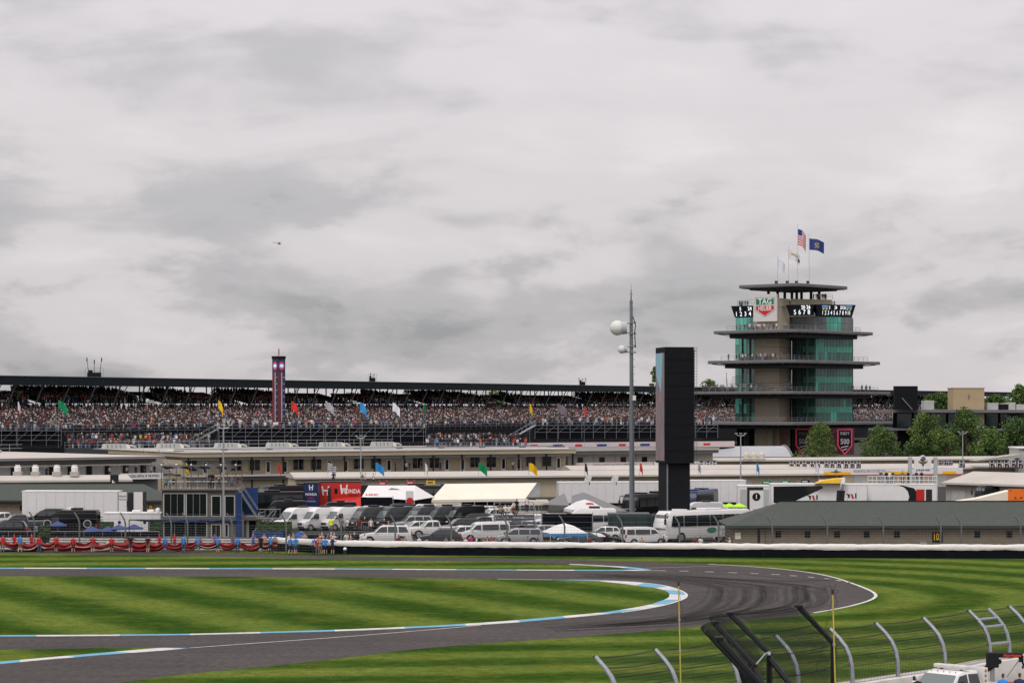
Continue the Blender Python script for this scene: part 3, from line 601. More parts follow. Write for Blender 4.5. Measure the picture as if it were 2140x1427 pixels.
LV = [(SZ[4][1], SZ[3][0] + .3), (SZ[3][1], SZ[2][0] + .3), (SZ[2][1], SZ[1][0] + .3)]
random.seed(3)
for li, (zb, zt) in enumerate(LV):
    f = lambda r, i: (M_GVI if random.random() > .13 else M_GLT) if r != 1 else M_GSP
    glazed('bay', pp(1703, 4), pp(1781, 11), zb, zt, 12, (0, .33, .52, .97), f)
    glazed('side_bay', pp(1655, 12), pp(1703, 4), zb, zt, 8, (0, .33, .52, .97), lambda r, i: M_GVI if (r != 1 or i < 4) else M_GSP)
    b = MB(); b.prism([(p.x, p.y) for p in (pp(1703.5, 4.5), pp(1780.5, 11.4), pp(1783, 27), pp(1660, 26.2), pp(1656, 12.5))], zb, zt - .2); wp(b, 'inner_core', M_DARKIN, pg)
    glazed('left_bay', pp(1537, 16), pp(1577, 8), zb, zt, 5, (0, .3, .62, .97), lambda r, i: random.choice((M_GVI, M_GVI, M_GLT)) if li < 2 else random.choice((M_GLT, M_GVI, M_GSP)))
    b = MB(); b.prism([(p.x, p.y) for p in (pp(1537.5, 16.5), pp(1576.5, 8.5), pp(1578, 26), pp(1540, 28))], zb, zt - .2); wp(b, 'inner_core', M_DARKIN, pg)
    for x_, d_ in ((1552, 8), (1568, 5), (1669, 5), (1686, -2.5)):
        p = pp(x_, d_); b = MB(); b.tube((p.x, p.y, zb), (p.x, p.y, zt), .28, n=8); wp(b, 'column', M_PSOF, pg)
zb, zt = SZ[1][1], PZ(659, PD)
glazed('screen_side', pp(1652, 10), pp(1703, 4), zb, zt, 6, (0, .62, 1), lambda r, i: M_SCR); glazed('screen_front', pp(1703, 4), pp(1781, 11), zb, zt, 10, (0, .62, 1), lambda r, i: M_GLT if 3 <= i <= 6 else M_SCR)
glazed('left_top', pp(1538, 16), pp(1577, 8), zb, zt, 5, (0, .5, 1), lambda r, i: M_GSP if r == 0 else M_GLT)
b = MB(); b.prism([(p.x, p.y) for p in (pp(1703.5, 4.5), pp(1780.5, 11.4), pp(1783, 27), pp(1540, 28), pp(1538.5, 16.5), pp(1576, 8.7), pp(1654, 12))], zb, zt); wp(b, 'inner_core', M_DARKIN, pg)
# scoreboard belt
def board(nm, q0, q1, yt, yb):
    d = (q1 - q0).normalized(); nrm = Vector((d.y, -d.x, 0)); b = MB(); z1, z2 = PZ(yb, PD), PZ(yt, PD)
    lo = [q0 + d * .9, q1 - d * .9]; hi = [q0 + nrm * .4, q1 + nrm * .4]
    vs = [(lo[0].x, lo[0].y, z1), (lo[1].x, lo[1].y, z1), (hi[1].x, hi[1].y, z2), (hi[0].x, hi[0].y, z2)]; bk = [(x - nrm.x * 1.6, y - nrm.y * 1.6, z) for x, y, z in vs]
    b._add(vs + bk, [(0, 1, 2, 3), (7, 6, 5, 4), (0, 3, 7, 4), (1, 5, 6, 2), (3, 2, 6, 7), (0, 4, 5, 1)]); wp(b, nm, M_BRD, pg)
    def put(s_, u, v, size, m_, sx=.85):
        p = lo[0].lerp(lo[1], u) + nrm * (.4 * v + .08); z = z1 + (z2 - z1) * v; text('digit', s_, size, Vector((p.x, p.y, z)) - pg.location, m_, pg, rz=math.atan2(d.y, d.x), sx=sx, tilt=R(90) + math.atan2(.4, z2 - z1), bold=.02)
    return put
pA = board('score_board', pp(1529, 8), pp(1577, 4.6), 637, 661)
for i, s_ in enumerate('1234'): pA(s_, .12 + .27 * i, .27, 1.6, M_LED)
pA('5', .37, .72, 1.3, M_LEDW); pA('24', .93, .72, 1.3, M_LEDW)
pB = board('score_board', pp(1643, 3.8), pp(1703, .5), 636, 658)
for i, s_ in enumerate('5678'): pB(s_, .26 + .21 * i, .27, 1.7, M_LED)
pB('20', .64, .74, 1.3, M_LEDW); pB('26', .88, .74, 1.3, M_LEDW)
pC = board('score_board', pp(1703.3, .5), pp(1787, 4), 636, 661)
for i, s_ in enumerate(('1', '2', '3', '4', '5', '6', '7', '8', '9', '10')): pC(s_, .12 + .086 * i, .3, 1.5, M_LED, .55)
for u, s_ in ((.32, '5'), (.5, '24'), (.67, '20'), (.76, '26')): pC(s_, u, .74, 1.2, M_LEDW, .6)
for u in (.14, .23, .85, .94): pC('=', u, .78, 1.9, M_LEDC, .9); pC('-', u, .66, 2.0, M_LEDY, .9)
# sponsor board
q0, q1 = pp(1576, 4.4), pp(1625, .9); d = (q1 - q0).normalized(); nrm = Vector((d.y, -d.x, 0)); sz1, sz2 = PZ(671, PD), PZ(614, PD)
b = MB(); b.prism([(p.x, p.y) for p in (q0 + nrm * .5, q1 + nrm * .5, q1 - nrm * .3, q0 - nrm * .3)], sz1, sz2); wp(b, 'sign_panel', mat('sign_white', (.62, .60, .58), .5, var=.05), pg)
def sg(u, v, o): p = q0.lerp(q1, u) + nrm * (.5 + o); return (p.x, p.y, sz1 + (sz2 - sz1) * v)
M_SGN = mat('sign_green', (.0, .19, .09), .5, var=.05); M_SRD = mat('sign_red', (.52, .025, .03), .5, var=.05)
b = MB(); b.poly([sg(.07, .88, .02), sg(.07, .40, .02), sg(.5, .16, .02), sg(.93, .40, .02), sg(.93, .88, .02)]); wp(b, 'sign_shield_outline', M_GREYD, pg)
b = MB(); b.poly([sg(.09, .86, .03), sg(.09, .41, .03), sg(.5, .185, .03), sg(.91, .41, .03), sg(.91, .86, .03)]); wp(b, 'sign_shield', M_WHITE, pg)
b = MB(); b.poly([sg(.12, .61, .04), sg(.88, .61, .04), sg(.88, .84, .04), sg(.12, .84, .04)]); wp(b, 'sign_green_field', M_SGN, pg)
b = MB(); b.poly([sg(.12, .43, .04), sg(.5, .205, .04), sg(.88, .43, .04), sg(.88, .585, .04), sg(.12, .585, .04)]); wp(b, 'sign_red_field', M_SRD, pg)
rzs = math.atan2(d.y, d.x)
text('sign_lettering', 'TAG', 2.1, Vector(sg(.5, .725, .06)) - pg.location, M_LEDW if False else M_WHITE, pg, rz=rzs, bold=.05, sx=.92)
text('sign_lettering', 'HEUER', 1.75, Vector(sg(.5, .475, .06)) - pg.location, M_WHITE, pg, rz=rzs, bold=.03, sx=.72)
# roof posts, railings
for x_, d_ in ((1606, 14), (1625, 12), (1640, 18), (1655, 12), (1665, 13), (1675, 20), (1695, 16), (1712, 18)):
    p = pp(x_, d_); b = MB(); b.tube((p.x, p.y, zT - .3), (p.x, p.y, PZ(602, PD)), .38, n=6); wp(b, 'roof_post', M_PSOF, pg)
def railing(q0, q1, zb, h=1.1, n=None, nm='balcony_railing', m=M_STEEL2):
    b = MB(); ln = (q1 - q0).length; n = n or max(2, int(ln / 2))
    for k in range(n + 1): p = q0.lerp(q1, k / n); b.tube((p.x, p.y, zb), (p.x, p.y, zb + h), .05, n=4)
    for z in (h, h * .5): b.tube((q0.x, q0.y, zb + z), (q1.x, q1.y, zb + z), .05, n=4)
    wp(b, nm, m, pg)
for (nm, xn, ll, rl, dd, yb_, yt_, und), (zb, zt) in list(zip(SLABS, SZ))[1:]:
    n_ = Vector((PX(xn, PD + dd), PD + dd, 0)) + (LD + RD) * 2.2
    railing(n_, n_ + LD * (ll - 5), zt); railing(n_, n_ + RD * (rl - 5), zt)
railing(pp(1541, 14), pp(1577, 7), PZ(637, PD), 1.6); railing(pp(1704, 6), pp(1740, 10), PZ(622, PD), 1.2)
# ground storey
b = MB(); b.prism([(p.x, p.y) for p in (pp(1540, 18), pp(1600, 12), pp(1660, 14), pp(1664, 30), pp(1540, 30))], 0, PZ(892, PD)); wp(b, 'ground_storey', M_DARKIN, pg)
for x_, d_ in ((1560, 6), (1609, 2), (1660, 5), (1700, 2)): p = pp(x_, d_); b = MB(); b.box((p.x, p.y, PZ(892, PD) / 2), (1.2, 1.2, PZ(892, PD))); wp(b, 'ground_column', M_PTAN if x_ == 1609 else M_PSOF, pg)
# bleacher seats on the third balcony
b = MB(); q = pp(1575, 2)
for k in range(6): b.box((q.x + 2, q.y + 1 + k * .9, SZ[3][1] + 1.0 + k * .55), (16 - k * .4, .8, .12))
for sx_ in (-6.5, -2.2, 2.2, 6.5, 10): b.tube((q.x + sx_, q.y, SZ[3][1]), (q.x + sx_, q.y + 5.5, SZ[3][1] + 4), .08, n=4); b.tube((q.x + sx_, q.y + 5.5, SZ[3][1]), (q.x + sx_, q.y + 5.5, SZ[3][1] + 5), .08, n=4)
for z in (1.2, 1.9): b.tube((q.x - 6.5, q.y, SZ[3][1] + z), (q.x + 10, q.y, SZ[3][1] + z), .06, n=4)
wp(b, 'balcony_bleacher', M_GALV, pg)
# video wall at the foot
M_VID = mat('screen_maroon', (.055, .02, .028), .4, var=.3, scale=.3, emit=.25)
vs = thing('video_screen', 'curved video wall at the foot of the glass tower showing two 500 shields', 'screen', (PX(1733, 610), 610, 0))
b = MB(); P_ = [pp(1664, 4), pp(1700, -1), pp(1735, -2.5), pp(1770, -1), pp(1785, 1)]
b.prism([(p.x, p.y) for p in P_ + [p + Vector((0, 2, 0)) for p in P_[::-1]]], PZ(950, 610), PZ(894, 610)); wp(b, 'screen', M_VID, vs)
for cx in (1681, 1765):
    zc = PZ(921, 610); xc = PX(cx, 609); yc = PD + (1.0 if cx < 1700 else -2.2)
    def sh(pts, nm, m, o): b = MB(); b.poly([(xc + u, yc - o - 1.2, zc + v) for u, v in pts]); wp(b, nm, m, vs)
    sh([(-1.9, 3.0), (-1.9, -1.2), (0, -3.6), (1.9, -1.2), (1.9, 3.0)], 'shield_rim', M_LEDR, 0); sh([(-1.6, 2.8), (-1.6, -1.1), (0, -3.1), (1.6, -1.1), (1.6, 2.8)], 'shield', M_BRD, .05)
    text('lettering', '500', 1.9, Vector((xc, yc - 1.4, zc - .2)) - vs.location, M_PYW, vs, sx=.8, bold=.03); text('lettering', 'INDY', 1.1, Vector((xc, yc - 1.4, zc + 1.9)) - vs.location, M_PYW, vs, sx=.9)
    for k in range(2): sh([(-.9 + .35 * k, -1.5 - .7 * k), (.9 - .35 * k, -1.15 - .7 * k), (.9 - .35 * k, -1.4 - .7 * k), (-.9 + .35 * k, -1.75 - .7 * k)], 'shield_bar', M_PYW, .1)
# flags on the roof
def flag_mesh(L_, Hh, droop, wav, nseg=14, nv=8, name='flag', mats=(), fm=None, ph=0.0, dirx=1):
    b = MB(); g_ = {}
    for i in range(nseg + 1):
        u = i / nseg
        for j in range(nv + 1):
            v = j / nv; g_[i, j] = (dirx * L_ * u * (1 - .25 * droop), wav * math.sin(u * 7 + ph + v * 1.3) * (.25 + u) * .5, -Hh * v - droop * L_ * u * u * .9 - .05 * math.sin(u * 9 + ph))
    for i in range(nseg):
        for j in range(nv): b.poly([g_[i, j], g_[i, j + 1], g_[i + 1, j + 1], g_[i + 1, j]], fm(i / nseg, j / nv) if fm else 0)
    me = b.mesh(name, list(mats), smooth=True); bm = bmesh.new(); bm.from_mesh(me); bmesh.ops.remove_doubles(bm, verts=bm.verts, dist=1e-4); bm.to_mesh(me); bm.free(); return me
M_FW = mat('white_flag', (.68, .68, .74), .8, var=.06); M_FR = mat('red_flag', (.55, .03, .02), .8); M_FN = mat('navy_flag', (.03, .05, .20), .8, var=.1); M_FB = mat('blue_flag', (.03, .24, .55), .8, var=.1); M_FG = mat('green_flag', (.0, .22, .08), .8, var=.1); M_FY = mat('yellow_flag', (.75, .45, .01), .8, var=.1); M_FK = mat('black_flag', (.015, .015, .018), .8, var=.1); M_FGD = mat('gold_emblem', (.45, .36, .08), .7); M_FGY = mat('grey_flag', (.16, .13, .16), .8, var=.1); M_POLE = mat('white_pole', (.55, .55, .54), .4, .2, var=.05)
zr = SZ[0][1]
def roof_flag(x, ytop, label, L_, Hh, droop, wav, mats, fm, y_fl):
    p = pp(x, 22); t = thing('flagpole', label, 'flag', (p.x, p.y, zr - .05), 0, 'flags on the tower roof')
    b = MB(); b.tube((0, 0, 0), (0, 0, PZ(ytop, PD + 22) - zr), .11, .05, n=6); b.sphere((0, 0, PZ(ytop, PD + 22) - zr), .13, 6, 4); b.build('pole', M_POLE, t)
    b = MB(); b.box((-.35, 0, .9), (.75, .75, 1.9)); b.build('pole_housing', M_PSOF, t)
    obj('flag', flag_mesh(L_, Hh, droop, wav, nv=13, mats=mats, fm=fm), t, (.08, 0, PZ(y_fl, PD + 22) - zr))
roof_flag(1625, 535, 'plain white flag on the shortest pole of the tower roof', 2.4, 2.8, .75, .5, (M_FW,), None, 540)
roof_flag(1648, 515, 'white flag with a gold and dark emblem on the tower roof', 3.4, 2.6, .55, .6, (M_FW, M_FGD, M_FK), lambda u, v: 1 if (.15 < u < .75 and .3 < v < .5) else 2 if (u > .78 and .45 < v < .75) else 0, 521)
roof_flag(1667, 470, 'striped red white and blue national flag on the tallest roof pole', 2.7, 4.2, .8, .8, (M_FR, M_FW, M_FN), lambda u, v: 2 if (u < .45 and v < .36) else (int(v * 13 + .01) % 2), 478)
roof_flag(1691, 491, 'dark blue flag with gold emblem flying from the tower roof', 4.2, 3.0, .28, .6, (M_FN, M_FGD), lambda u, v: 1 if (.30 < u < .62 and .25 < v < .75 and (int(u * 14) + int(v * 8)) % 2 == 0) else 0, 498)
# ================================================================ buildings of the infield
def frame(name, label, cat, x0, D0, x1, D1, group=None):
    a = Vector((PX(x0, D0), D0, 0)); c = Vector((PX(x1, D1), D1, 0)); d = c - a; return thing(name, label, cat, a, math.atan2(d.y, d.x), group), d.length
BA, BL = frame('garage_suite_building', 'two-storey tan suite building with dark posts and flat roof behind the trailers', 'building', 390, 400, 1195, 436)
def bx(par, nm, m, *bs, **k):
    b = MB()
    for q in bs: b.bz(*q)
    return b.build(nm, m, par, **k)
bx(BA, 'lower_wall', M_TAN2, (0, BL, .3, 38, 0, 3.0)); bx(BA, 'upper_wall', M_TAN2, (0, BL, 2.2, 38, 3.3, 6.0)); bx(BA, 'floor_slab', M_WROOF, (-.2, BL + .2, -1.6, 2.2, 2.98, 3.28)); bx(BA, 'soffit', M_GREYD, (0, BL, -.9, .3, 2.4, 2.96))
bx(BA, 'fascia_shadow_band', M_GREYD, (0, BL, -.6, 38, 5.75, 6.25)); bx(BA, 'fascia', M_TAN, (-.3, BL + .3, -.9, 38.3, 6.27, 6.95)); bx(BA, 'roof', M_GREYW, (-.5, BL + .5, -1.05, 46, 6.96, 7.06))  # grey band below the fascia has the overhang's shadow put into its colour
nb = 13; st = BL / nb
pm = MB(); pm.box((0, 0, 3.15), (.22, .22, 6.3)); pm = pm.mesh('post', M_BLKM)
wm = MB(); wm.bz(-.95, .95, 2.13, 2.19, 3.9, 5.7); wm = wm.mesh('window', M_GLASSD); wf = MB()
for q in ((-1.05, -.95, 3.8, 5.8), (.95, 1.05, 3.8, 5.8), (-.95, .95, 3.8, 3.9), (-.95, .95, 5.7, 5.8), (-.04, .04, 3.9, 5.7)): wf.bz(q[0], q[1], 2.08, 2.2, q[2], q[3])
wf = wf.mesh('window_frame', M_GREYW); dm = MB(); dm.bz(-.45, .45, 2.10, 2.19, 3.3, 5.5); dm = dm.mesh('door', M_WHITE); dg = MB(); dg.bz(-.28, .28, 2.06, 2.098, 3.6, 5.3); dg = dg.mesh('pane', M_GLASSD)
for i in range(nb + 1):
    obj('post', pm, BA, (min(i * st, BL - .2), -.75, 0))
    if i == nb: break
    c = (i + .5) * st; f = 1 if i % 2 else -1
    w_ = obj('window', wm, BA, (c + f * 1.2, 0, 0)); obj('window_frame', wf, w_); d_ = obj('door', dm, BA, (c - f * 1.3, 0, 0)); obj('pane', dg, d_)
b = MB()
for i in range(9): q = i * BL / 9 + 2; b.bz(q, q + 5.5, 3.0, 3.5, 7.1, 7.35); b.bz(q + 5.7, q + 6.5, 2.8, 3.8, 7.08, 7.6)
for z in (7.25, 7.5): b.tube((0, 6, z), (BL, 6, z), .09, n=5)
b.build('roof_pipe', M_GREYD, BA)
b = MB(); b.tube((0, 9, 7.3), (BL, 9, 7.3), .12, n=5); b.tube((0, 1.2, 7.2), (BL, 1.2, 7.2), .1, n=5); b.build('white_roof_pipe', M_WHITE, BA)
b = MB()
for i in range(int(BL / 2.0)): b.tube((i * 2, 45.2, 7), (i * 2, 45.2, 8.35), .045, n=4)
for z in (7.7, 8.35): b.tube((0, 45.2, z), (BL, 45.2, z), .05, n=4)
b.build('roof_railing', M_GALV, BA)
def ac_unit(par, x, y, z, w, label):
    p = par.matrix_basis @ Vector((x, y, z)) if False else par.location + Matrix.Rotation(par.rotation_euler.z, 3, 'Z') @ Vector((x, y, z))
    t = thing('air_handler', label, 'air conditioner', p, par.rotation_euler.z, 'rooftop air handlers'); b = MB(); b.side([(0, 0, .9), (w, 0, .9), (w - .1, .85, .85), (.3, .85, .85)]); b.build('cabinet', M_AC, t)
    for k in range(4): b = MB(); b.bz(w * .14 + k * w * .19, w * .14 + k * w * .19 + .08, -.96, -.87, .1, .78); b.build('rib', M_GREYD, t)
    b = MB(); b.side([(w + .1, 0, .6), (w + .9, 0, .6), (w + .75, .5, .5), (w + .3, .8, .5), (w + .1, .8, .5)]); b.build('vent_hood', M_CREAM, t)
    b = MB(); b.pipe([(w + .9, 0, .45), (w + 1.5, 0, .4), (w + 2.2, 0, .15)], .22, 7); b.build('duct', M_AC, t)
for k, s in enumerate((.5, 11, 22.5, 33, 44, 55)): ac_unit(BA, s, 43.5, 7.07, 4.2, 'pale grey rooftop air handler with duct on the tan roof, ' + ('nearest the terrace crowd gap', 'next before the pylon', 'right below the scoring pylon', 'next past the pylon', 'below the blue signal flag', 'nearest the wedge-shaped screen')[k])
# grey west wing
BB, BL2 = frame('garage_grey_wing', 'grey flat-roofed suite wing with dark doors behind the white semi-trailer', 'building', -60, 372, 332, 395)
bx(BB, 'lower_wall', M_GREYD, (0, BL2, .3, 38, 0, 3.0)); bx(BB, 'floor_slab', M_WROOF, (0, BL2, -1.4, 2.0, 3.0, 3.3)); bx(BB, 'upper_wall', M_GREYW, (0, BL2, 2.0, 38, 3.32, 5.55)); bx(BB, 'ceiling_band', M_GREYD, (0, BL2, .8, 38, 5.6, 6.2))
bx(BB, 'roof_edge', M_GREYW, (-.3, BL2 + .3, -.9, 38, 6.22, 6.5)); bx(BB, 'roof', M_WROOF, (-.4, BL2 + .4, -1.0, 50, 6.52, 6.62)); bx(BB, 'valance', M_GREYW, (0, BL2, -.5, -.35, 5.2, 5.42))
for k in range(10):
    s = 1.2 + k * BL2 / 10
    d_ = bx(BB, 'door', M_GLASSD, (s, s + 1.0, 1.93, 1.99, 3.32, 5.2)); bx(BB, 'wall_panel', M_AC, (s + 1.2, s + 3.2, 1.94, 1.99, 3.4, 5.4)); b = MB(); b.sphere((s + 2.2, 1.2, 5.0), .16, 6, 4); b.build('lamp_globe', M_WHITE, BB)
b = MB()
for i in range(int(BL2 / 2)): b.tube((i * 2, 44, 6.6), (i * 2, 44, 8.0), .045, n=4)
for z in (7.3, 8.0): b.tube((0, 44, z), (BL2, 44, z), .05, n=4)
b.build('roof_railing', M_GALV, BB)
ac_unit(BB, 3, 42, 6.63, 4.2, 'pale grey rooftop air handler with duct on the grey wing roof nearest the picture edge'); ac_unit(BB, 22, 42, 6.63, 5, 'pale grey rooftop air handler with duct on the grey wing roof under the terrace crowd')
b = MB()
for k in range(10): b.bz(BL2 + .5, BL2 + 3.4, .5 + k * .5, 1.0 + k * .5, 3.2 + k * .33, 3.4 + k * .33)
for q in (.5, 3.4): b.tube((BL2 + q, .5, 4.2), (BL2 + q, 5.5, 7.6), .06, n=4)
b.build('stair', M_STEEL2, BB)
# banner on the ledge
rzb = BB.rotation_euler.z
def sign_on(par, nm, x0, x1, y, z0, z1, m, s=None, tm=None, size=.8, sx=1.0, label=None):
    b = MB(); b.bz(x0, x1, y - .06, y, z0, z1); o = b.build(nm, m, par)
    if s: text('lettering', s, size, ((x0 + x1) / 2, y - .075, (z0 + z1) / 2), tm, o, sx=sx, bold=.012)
    return o
sign_on(BB, 'ledge_banner', BL2 - 8.4, BL2 - .2, -1.45, 2.9, 3.9, M_WHITE, 'THE RACING CAPITAL OF THE WORLD', M_BLKM, .62, .62)
# centre wing behind the mast
BC, BL3 = frame('garage_centre_wing', 'pale wall-panelled pit building behind the mast and big screen', 'building', 1196, 438, 1500, 450)
bx(BC, 'wall', M_GREYW, (0, BL3, 2, 30, 0, 6.0)); bx(BC, 'roof', M_GREYD, (-.3, BL3 + .3, .2, 30, 6.02, 6.9)); bx(BC, 'roof_edge', M_WROOF, (-.3, BL3 + .3, -.1, .18, 6.6, 7.0)); bx(BC, 'ledge', M_WROOF, (-.2, BL3, -.6, 1.9, 3.2, 3.5))
for k in range(6): bx(BC, 'door', M_GLASSD, (2 + k * 4.4, 3.1 + k * 4.4, 1.93, 1.99, 3.5, 5.4)); bx(BC, 'panel_joint', M_GREYD, (.8 + k * 4.4, .88 + k * 4.4, 1.94, 1.99, 3.5, 6))
M_PINK = mat('pink_white_banner', (.60, .50, .50), .7, var=.1, scale=.7); M_LTXT = mat('grey_lettering', (.12, .13, .15), .6, var=0)
sign_on(BC, 'ledge_banner', .5, 16.2, -.62, 3.35, 4.5, M_PINK, 'INDIANAPOLIS MOTOR SPEEDWAY', M_LTXT, .78, .72); sign_on(BC, 'ledge_banner', 16.4, 27, -.62, 3.35, 4.5, M_WHITE, 'THE RACING CAPITAL OF THE WORLD', M_LTXT, .78, .55)
# pit-lane sponsor ribbon boards
rb, rl = frame('ribbon_board', 'long pale pink sponsor ribbon board along the pit terrace beside the mast', 'sign', 1090, 462, 1535, 486); bx(rb, 'board', M_PINK, (0, rl, 0, .3, 6.6, 7.75)); bx(rb, 'bottom_edge', M_BLKM, (0, rl, -.05, .35, 6.2, 6.58))
for k in range(9): bx(rb, 'logo_block', M_FN if k % 2 else M_SRD, (2 + k * 5, 3.6 + k * 5 + (k % 2) * .6, -.02, -.008, 6.95, 7.4))
wg, wl = frame('wedge_screen', 'pale blue inverted triangle screen above the terrace crowd', 'screen', 962, 470, 988, 470); b = MB(); b.prism([(0, 0), (wl, 0), (wl, .3), (0, .3)], 0, .01); b.v = [(0, 0, 8.0), (wl, 0, 8.0), (wl * .52, 0, 7.05), (0, .3, 8.0), (wl, .3, 8.0), (wl * .52, .3, 7.05)]; b.f = [(2, 1, 0), (3, 4, 5), (0, 1, 4, 3), (1, 2, 5, 4), (2, 0, 3, 5)]; b.m = [0] * 5; b.build('panel', mat('screen_pale_blue', (.30, .55, .70), .4, var=.1, emit=.3), wg)
# single-storey garage rows with white roofs
def garage(label, x0, D0, x1, D1, eave=3.3, rise=.9, depth=9, sign=None, wall=M_TAN2, roofm=M_WROOF, doors=True):
    t, ln = frame('garage_row', label, 'garage', x0, D0, x1, D1, 'rows of garages')
    bx(t, 'wall', wall, (0, ln, .5, depth - .5, 0, eave - .02)); bx(t, 'eave_board', M_WROOF, (-.3, ln + .3, -.3, -.05, eave - .1, eave + .22))
    b = MB(); b._add([(-.3, -.06, eave + .2), (ln + .3, -.06, eave + .2), (ln + .3, depth / 2, eave + rise), (-.3, depth / 2, eave + rise), (ln + .3, depth, eave + .2), (-.3, depth, eave + .2), (-.3, -.06, eave), (ln + .3, -.06, eave), (ln + .3, depth, eave), (-.3, depth, eave)], [(0, 1, 2, 3), (3, 2, 4, 5), (0, 6, 7, 1), (1, 7, 8, 4, 2), (3, 5, 9, 6, 0), (9, 8, 7, 6), (5, 4, 8, 9)]); b.build('roof', roofm, t)
    b = MB(); b.tube((-.3, -.42, eave - .02), (ln + .3, -.42, eave - .02), .09, n=5); b.build('gutter', M_GREYW, t)
    dmm = MB(); dmm.bz(0, 2.6, .42, .485, 0, 2.5); dmm = dmm.mesh('garage_door', M_AC)
    if doors:
        for k in range(int(ln / 5.2)): obj('garage_door', dmm, t, (1.2 + k * 5.2, 0, 0))
    return t, ln
g1, l1 = garage('nearest tan garage row with white roof behind the white marquee', 618, 380, 1765, 402)
g2, l2 = garage('middle tan garage row with white roof under the black banners', 1197, 424, 2230, 446, 3.3)
g3, l3 = garage('furthest tan garage row behind the black banners', 1500, 470, 2240, 492, 4.0, .6)
g4, l4 = garage('grey-walled garage with broad white roof behind the black motor coach', 1972, 352, 2300, 330, 3.4, 1.7, 14, wall=M_GREYW)
g5, l5 = garage('long tan garage row with white roof and vent cowls behind the white semi-trailer', -80, 345, 272, 352, 3.8, .8, 10)
b = MB()
# roof vent cowls
for k, x in enumerate((37, 74, 119, 156)):
    p = W(x, 0, 353); t = thing('roof_vent', ('first', 'second', 'third', 'fourth')[k] + ' white vent cowl from the picture edge on the garage roof', 'vent', (p.x, p.y, 4.55), 0, 'vent cowls on the garage roof')
    b = MB(); b.box((0, 0, .25), (1.2, 1.2, .7)); b.build('curb', M_GREYW, t); b = MB(); b.tube((0, 0, .6), (0, 0, 1.2), .48, .5, 10); b.tube((0, 0, 1.2), (0, 0, 1.35), .52, .42, 10); b.tube((0, 0, 1.35), (0, 0, 1.6), .36, .36, 10); b.build('cowl', M_WHITE, t, smooth=True)
for k, x in enumerate((1560, 1576, 1592)):
    p = W(x, 0, 470); t = thing('roof_vent', ('first', 'second', 'third')[k] + ' cream vent cowl from the light pole below the tower', 'vent', (p.x, p.y, 4.4), 0, 'cream vent cowls'); b = MB(); b.tube((0, 0, 0), (0, 0, .9), .5, .62, 10); b.tube((0, 0, .9), (0, 0, 1.5), .62, .5, 10); b.build('cowl', M_CREAM, t, smooth=True); b = MB(); b.box((0, 0, -.1), (1.4, 1.4, .4)); b.build('curb', M_GREYW, t)
# yellow and white fascia sign
fs, fl = frame('fascia_sign', 'yellow and white speedway fascia sign along the garage roof edge', 'sign', 1722, 398, 2012, 404)
M_SYL = mat('sign_yellow', (.85, .52, .02), .5, var=.05); zt_ = PZ(978, 400); zb_ = PZ(993, 400)
bx(fs, 'white_field', M_WHITE, (0, fl, 0, .2, zb_ + .15, zt_)); bx(fs, 'red_edge', M_SRD, (0, fl, -.02, .22, zb_, zb_ + .14))
for u0, u1 in ((0, .19), (.44, .60), (.85, .95)): bx(fs, 'yellow_band', M_SYL, (fl * u0, fl * u1, -.03, -.006, zb_ + .16, zb_ + .62))
text('lettering', 'INDIANAPOLIS MOTOR SPEEDWAY', .72, (fl * .325, -.03, (zt_ + zb_) / 2 + .1), mat('pale_grey_lettering', (.30, .33, .35), .6, var=0), fs, sx=.5, bold=.01)
b = MB(); b.poly([(fl * .085 + u, -.045, zb_ + .55 + v) for u, v in ((-1.1, .1), (-.3, -.05), (0, -.2), (.3, -.05), (1.1, .1), (.25, .2), (0, .55), (-.25, .2))]); b.build('wing_emblem', M_LTXT, fs)
# black driver banners
M_BNR = mat('banner_black', (.012, .012, .020), .7, var=.1); M_BNP = mat('banner_portrait', (.36, .20, .17), .7, var=.3, scale=3); M_BNW = mat('banner_white', (.60, .60, .62), .7, var=.05)
def banner(x, D, y0, y1, wpx, grp, lab):
    a = W(x, y1, D); w = wpx / F * D; hh = (y1 - y0) / F * D; t = thing('hanging_banner', lab, 'banner', a, 0, grp)
    b = MB(); b.bz(-w / 2, w / 2, 0, .05, 0, hh); b.build('cloth', M_BNR, t)
    b = MB()
    for q in (-.40, .26): b.poly([(w * q, -.012, hh * (.48 if q > 0 else .12)), (w * (q + .14), -.012, hh * (.48 if q > 0 else .12)), (w * (q + .14), -.012, hh * .94), (w * q, -.012, hh * .94)])
    b.poly([(-w * .2, -.012, hh * .62), (w * .3, -.012, hh * .62), (w * .3, -.012, hh * .72), (-w * .2, -.012, hh * .72)]); b.build('print', M_BNW, t)
    b = MB(); b.poly([(w * .12 + .2 * w * math.cos(q), -.014, hh * .24 + .17 * hh * math.sin(q)) for q in [k * math.pi / 4 for k in range(8)]]); b.build('portrait', M_BNP, t)
ORD = ('first', 'second', 'third', 'fourth', 'fifth', 'sixth', 'seventh', 'eighth', 'ninth', 'tenth', 'eleventh')
for k, x in enumerate((1654, 1667, 1681, 1697, 1709, 1727, 1739, 1753, 1768, 1781, 1794)): banner(x, 436, 963, 978, 10, 'black banners on the garage beside the tower trees', ORD[k] + ' black portrait banner of the eleven below the glass tower trees')
for k, x in enumerate((2073, 2088, 2103, 2118, 2132)): banner(x, 421, 962, 978, 12, 'black banners at the far end of the garage', ORD[k] + ' black portrait banner of the row past the pole light')
for k, x in enumerate((1965, 1976, 1986)): banner(x, 430, 962, 972, 10, 'black banners beside the emblem sign', ORD[k] + ' black banner just past the winged emblem sign')
banner(2010, 430, 962, 977, 13, 'single black banner', 'lone black portrait banner between the emblem sign and the banner row')
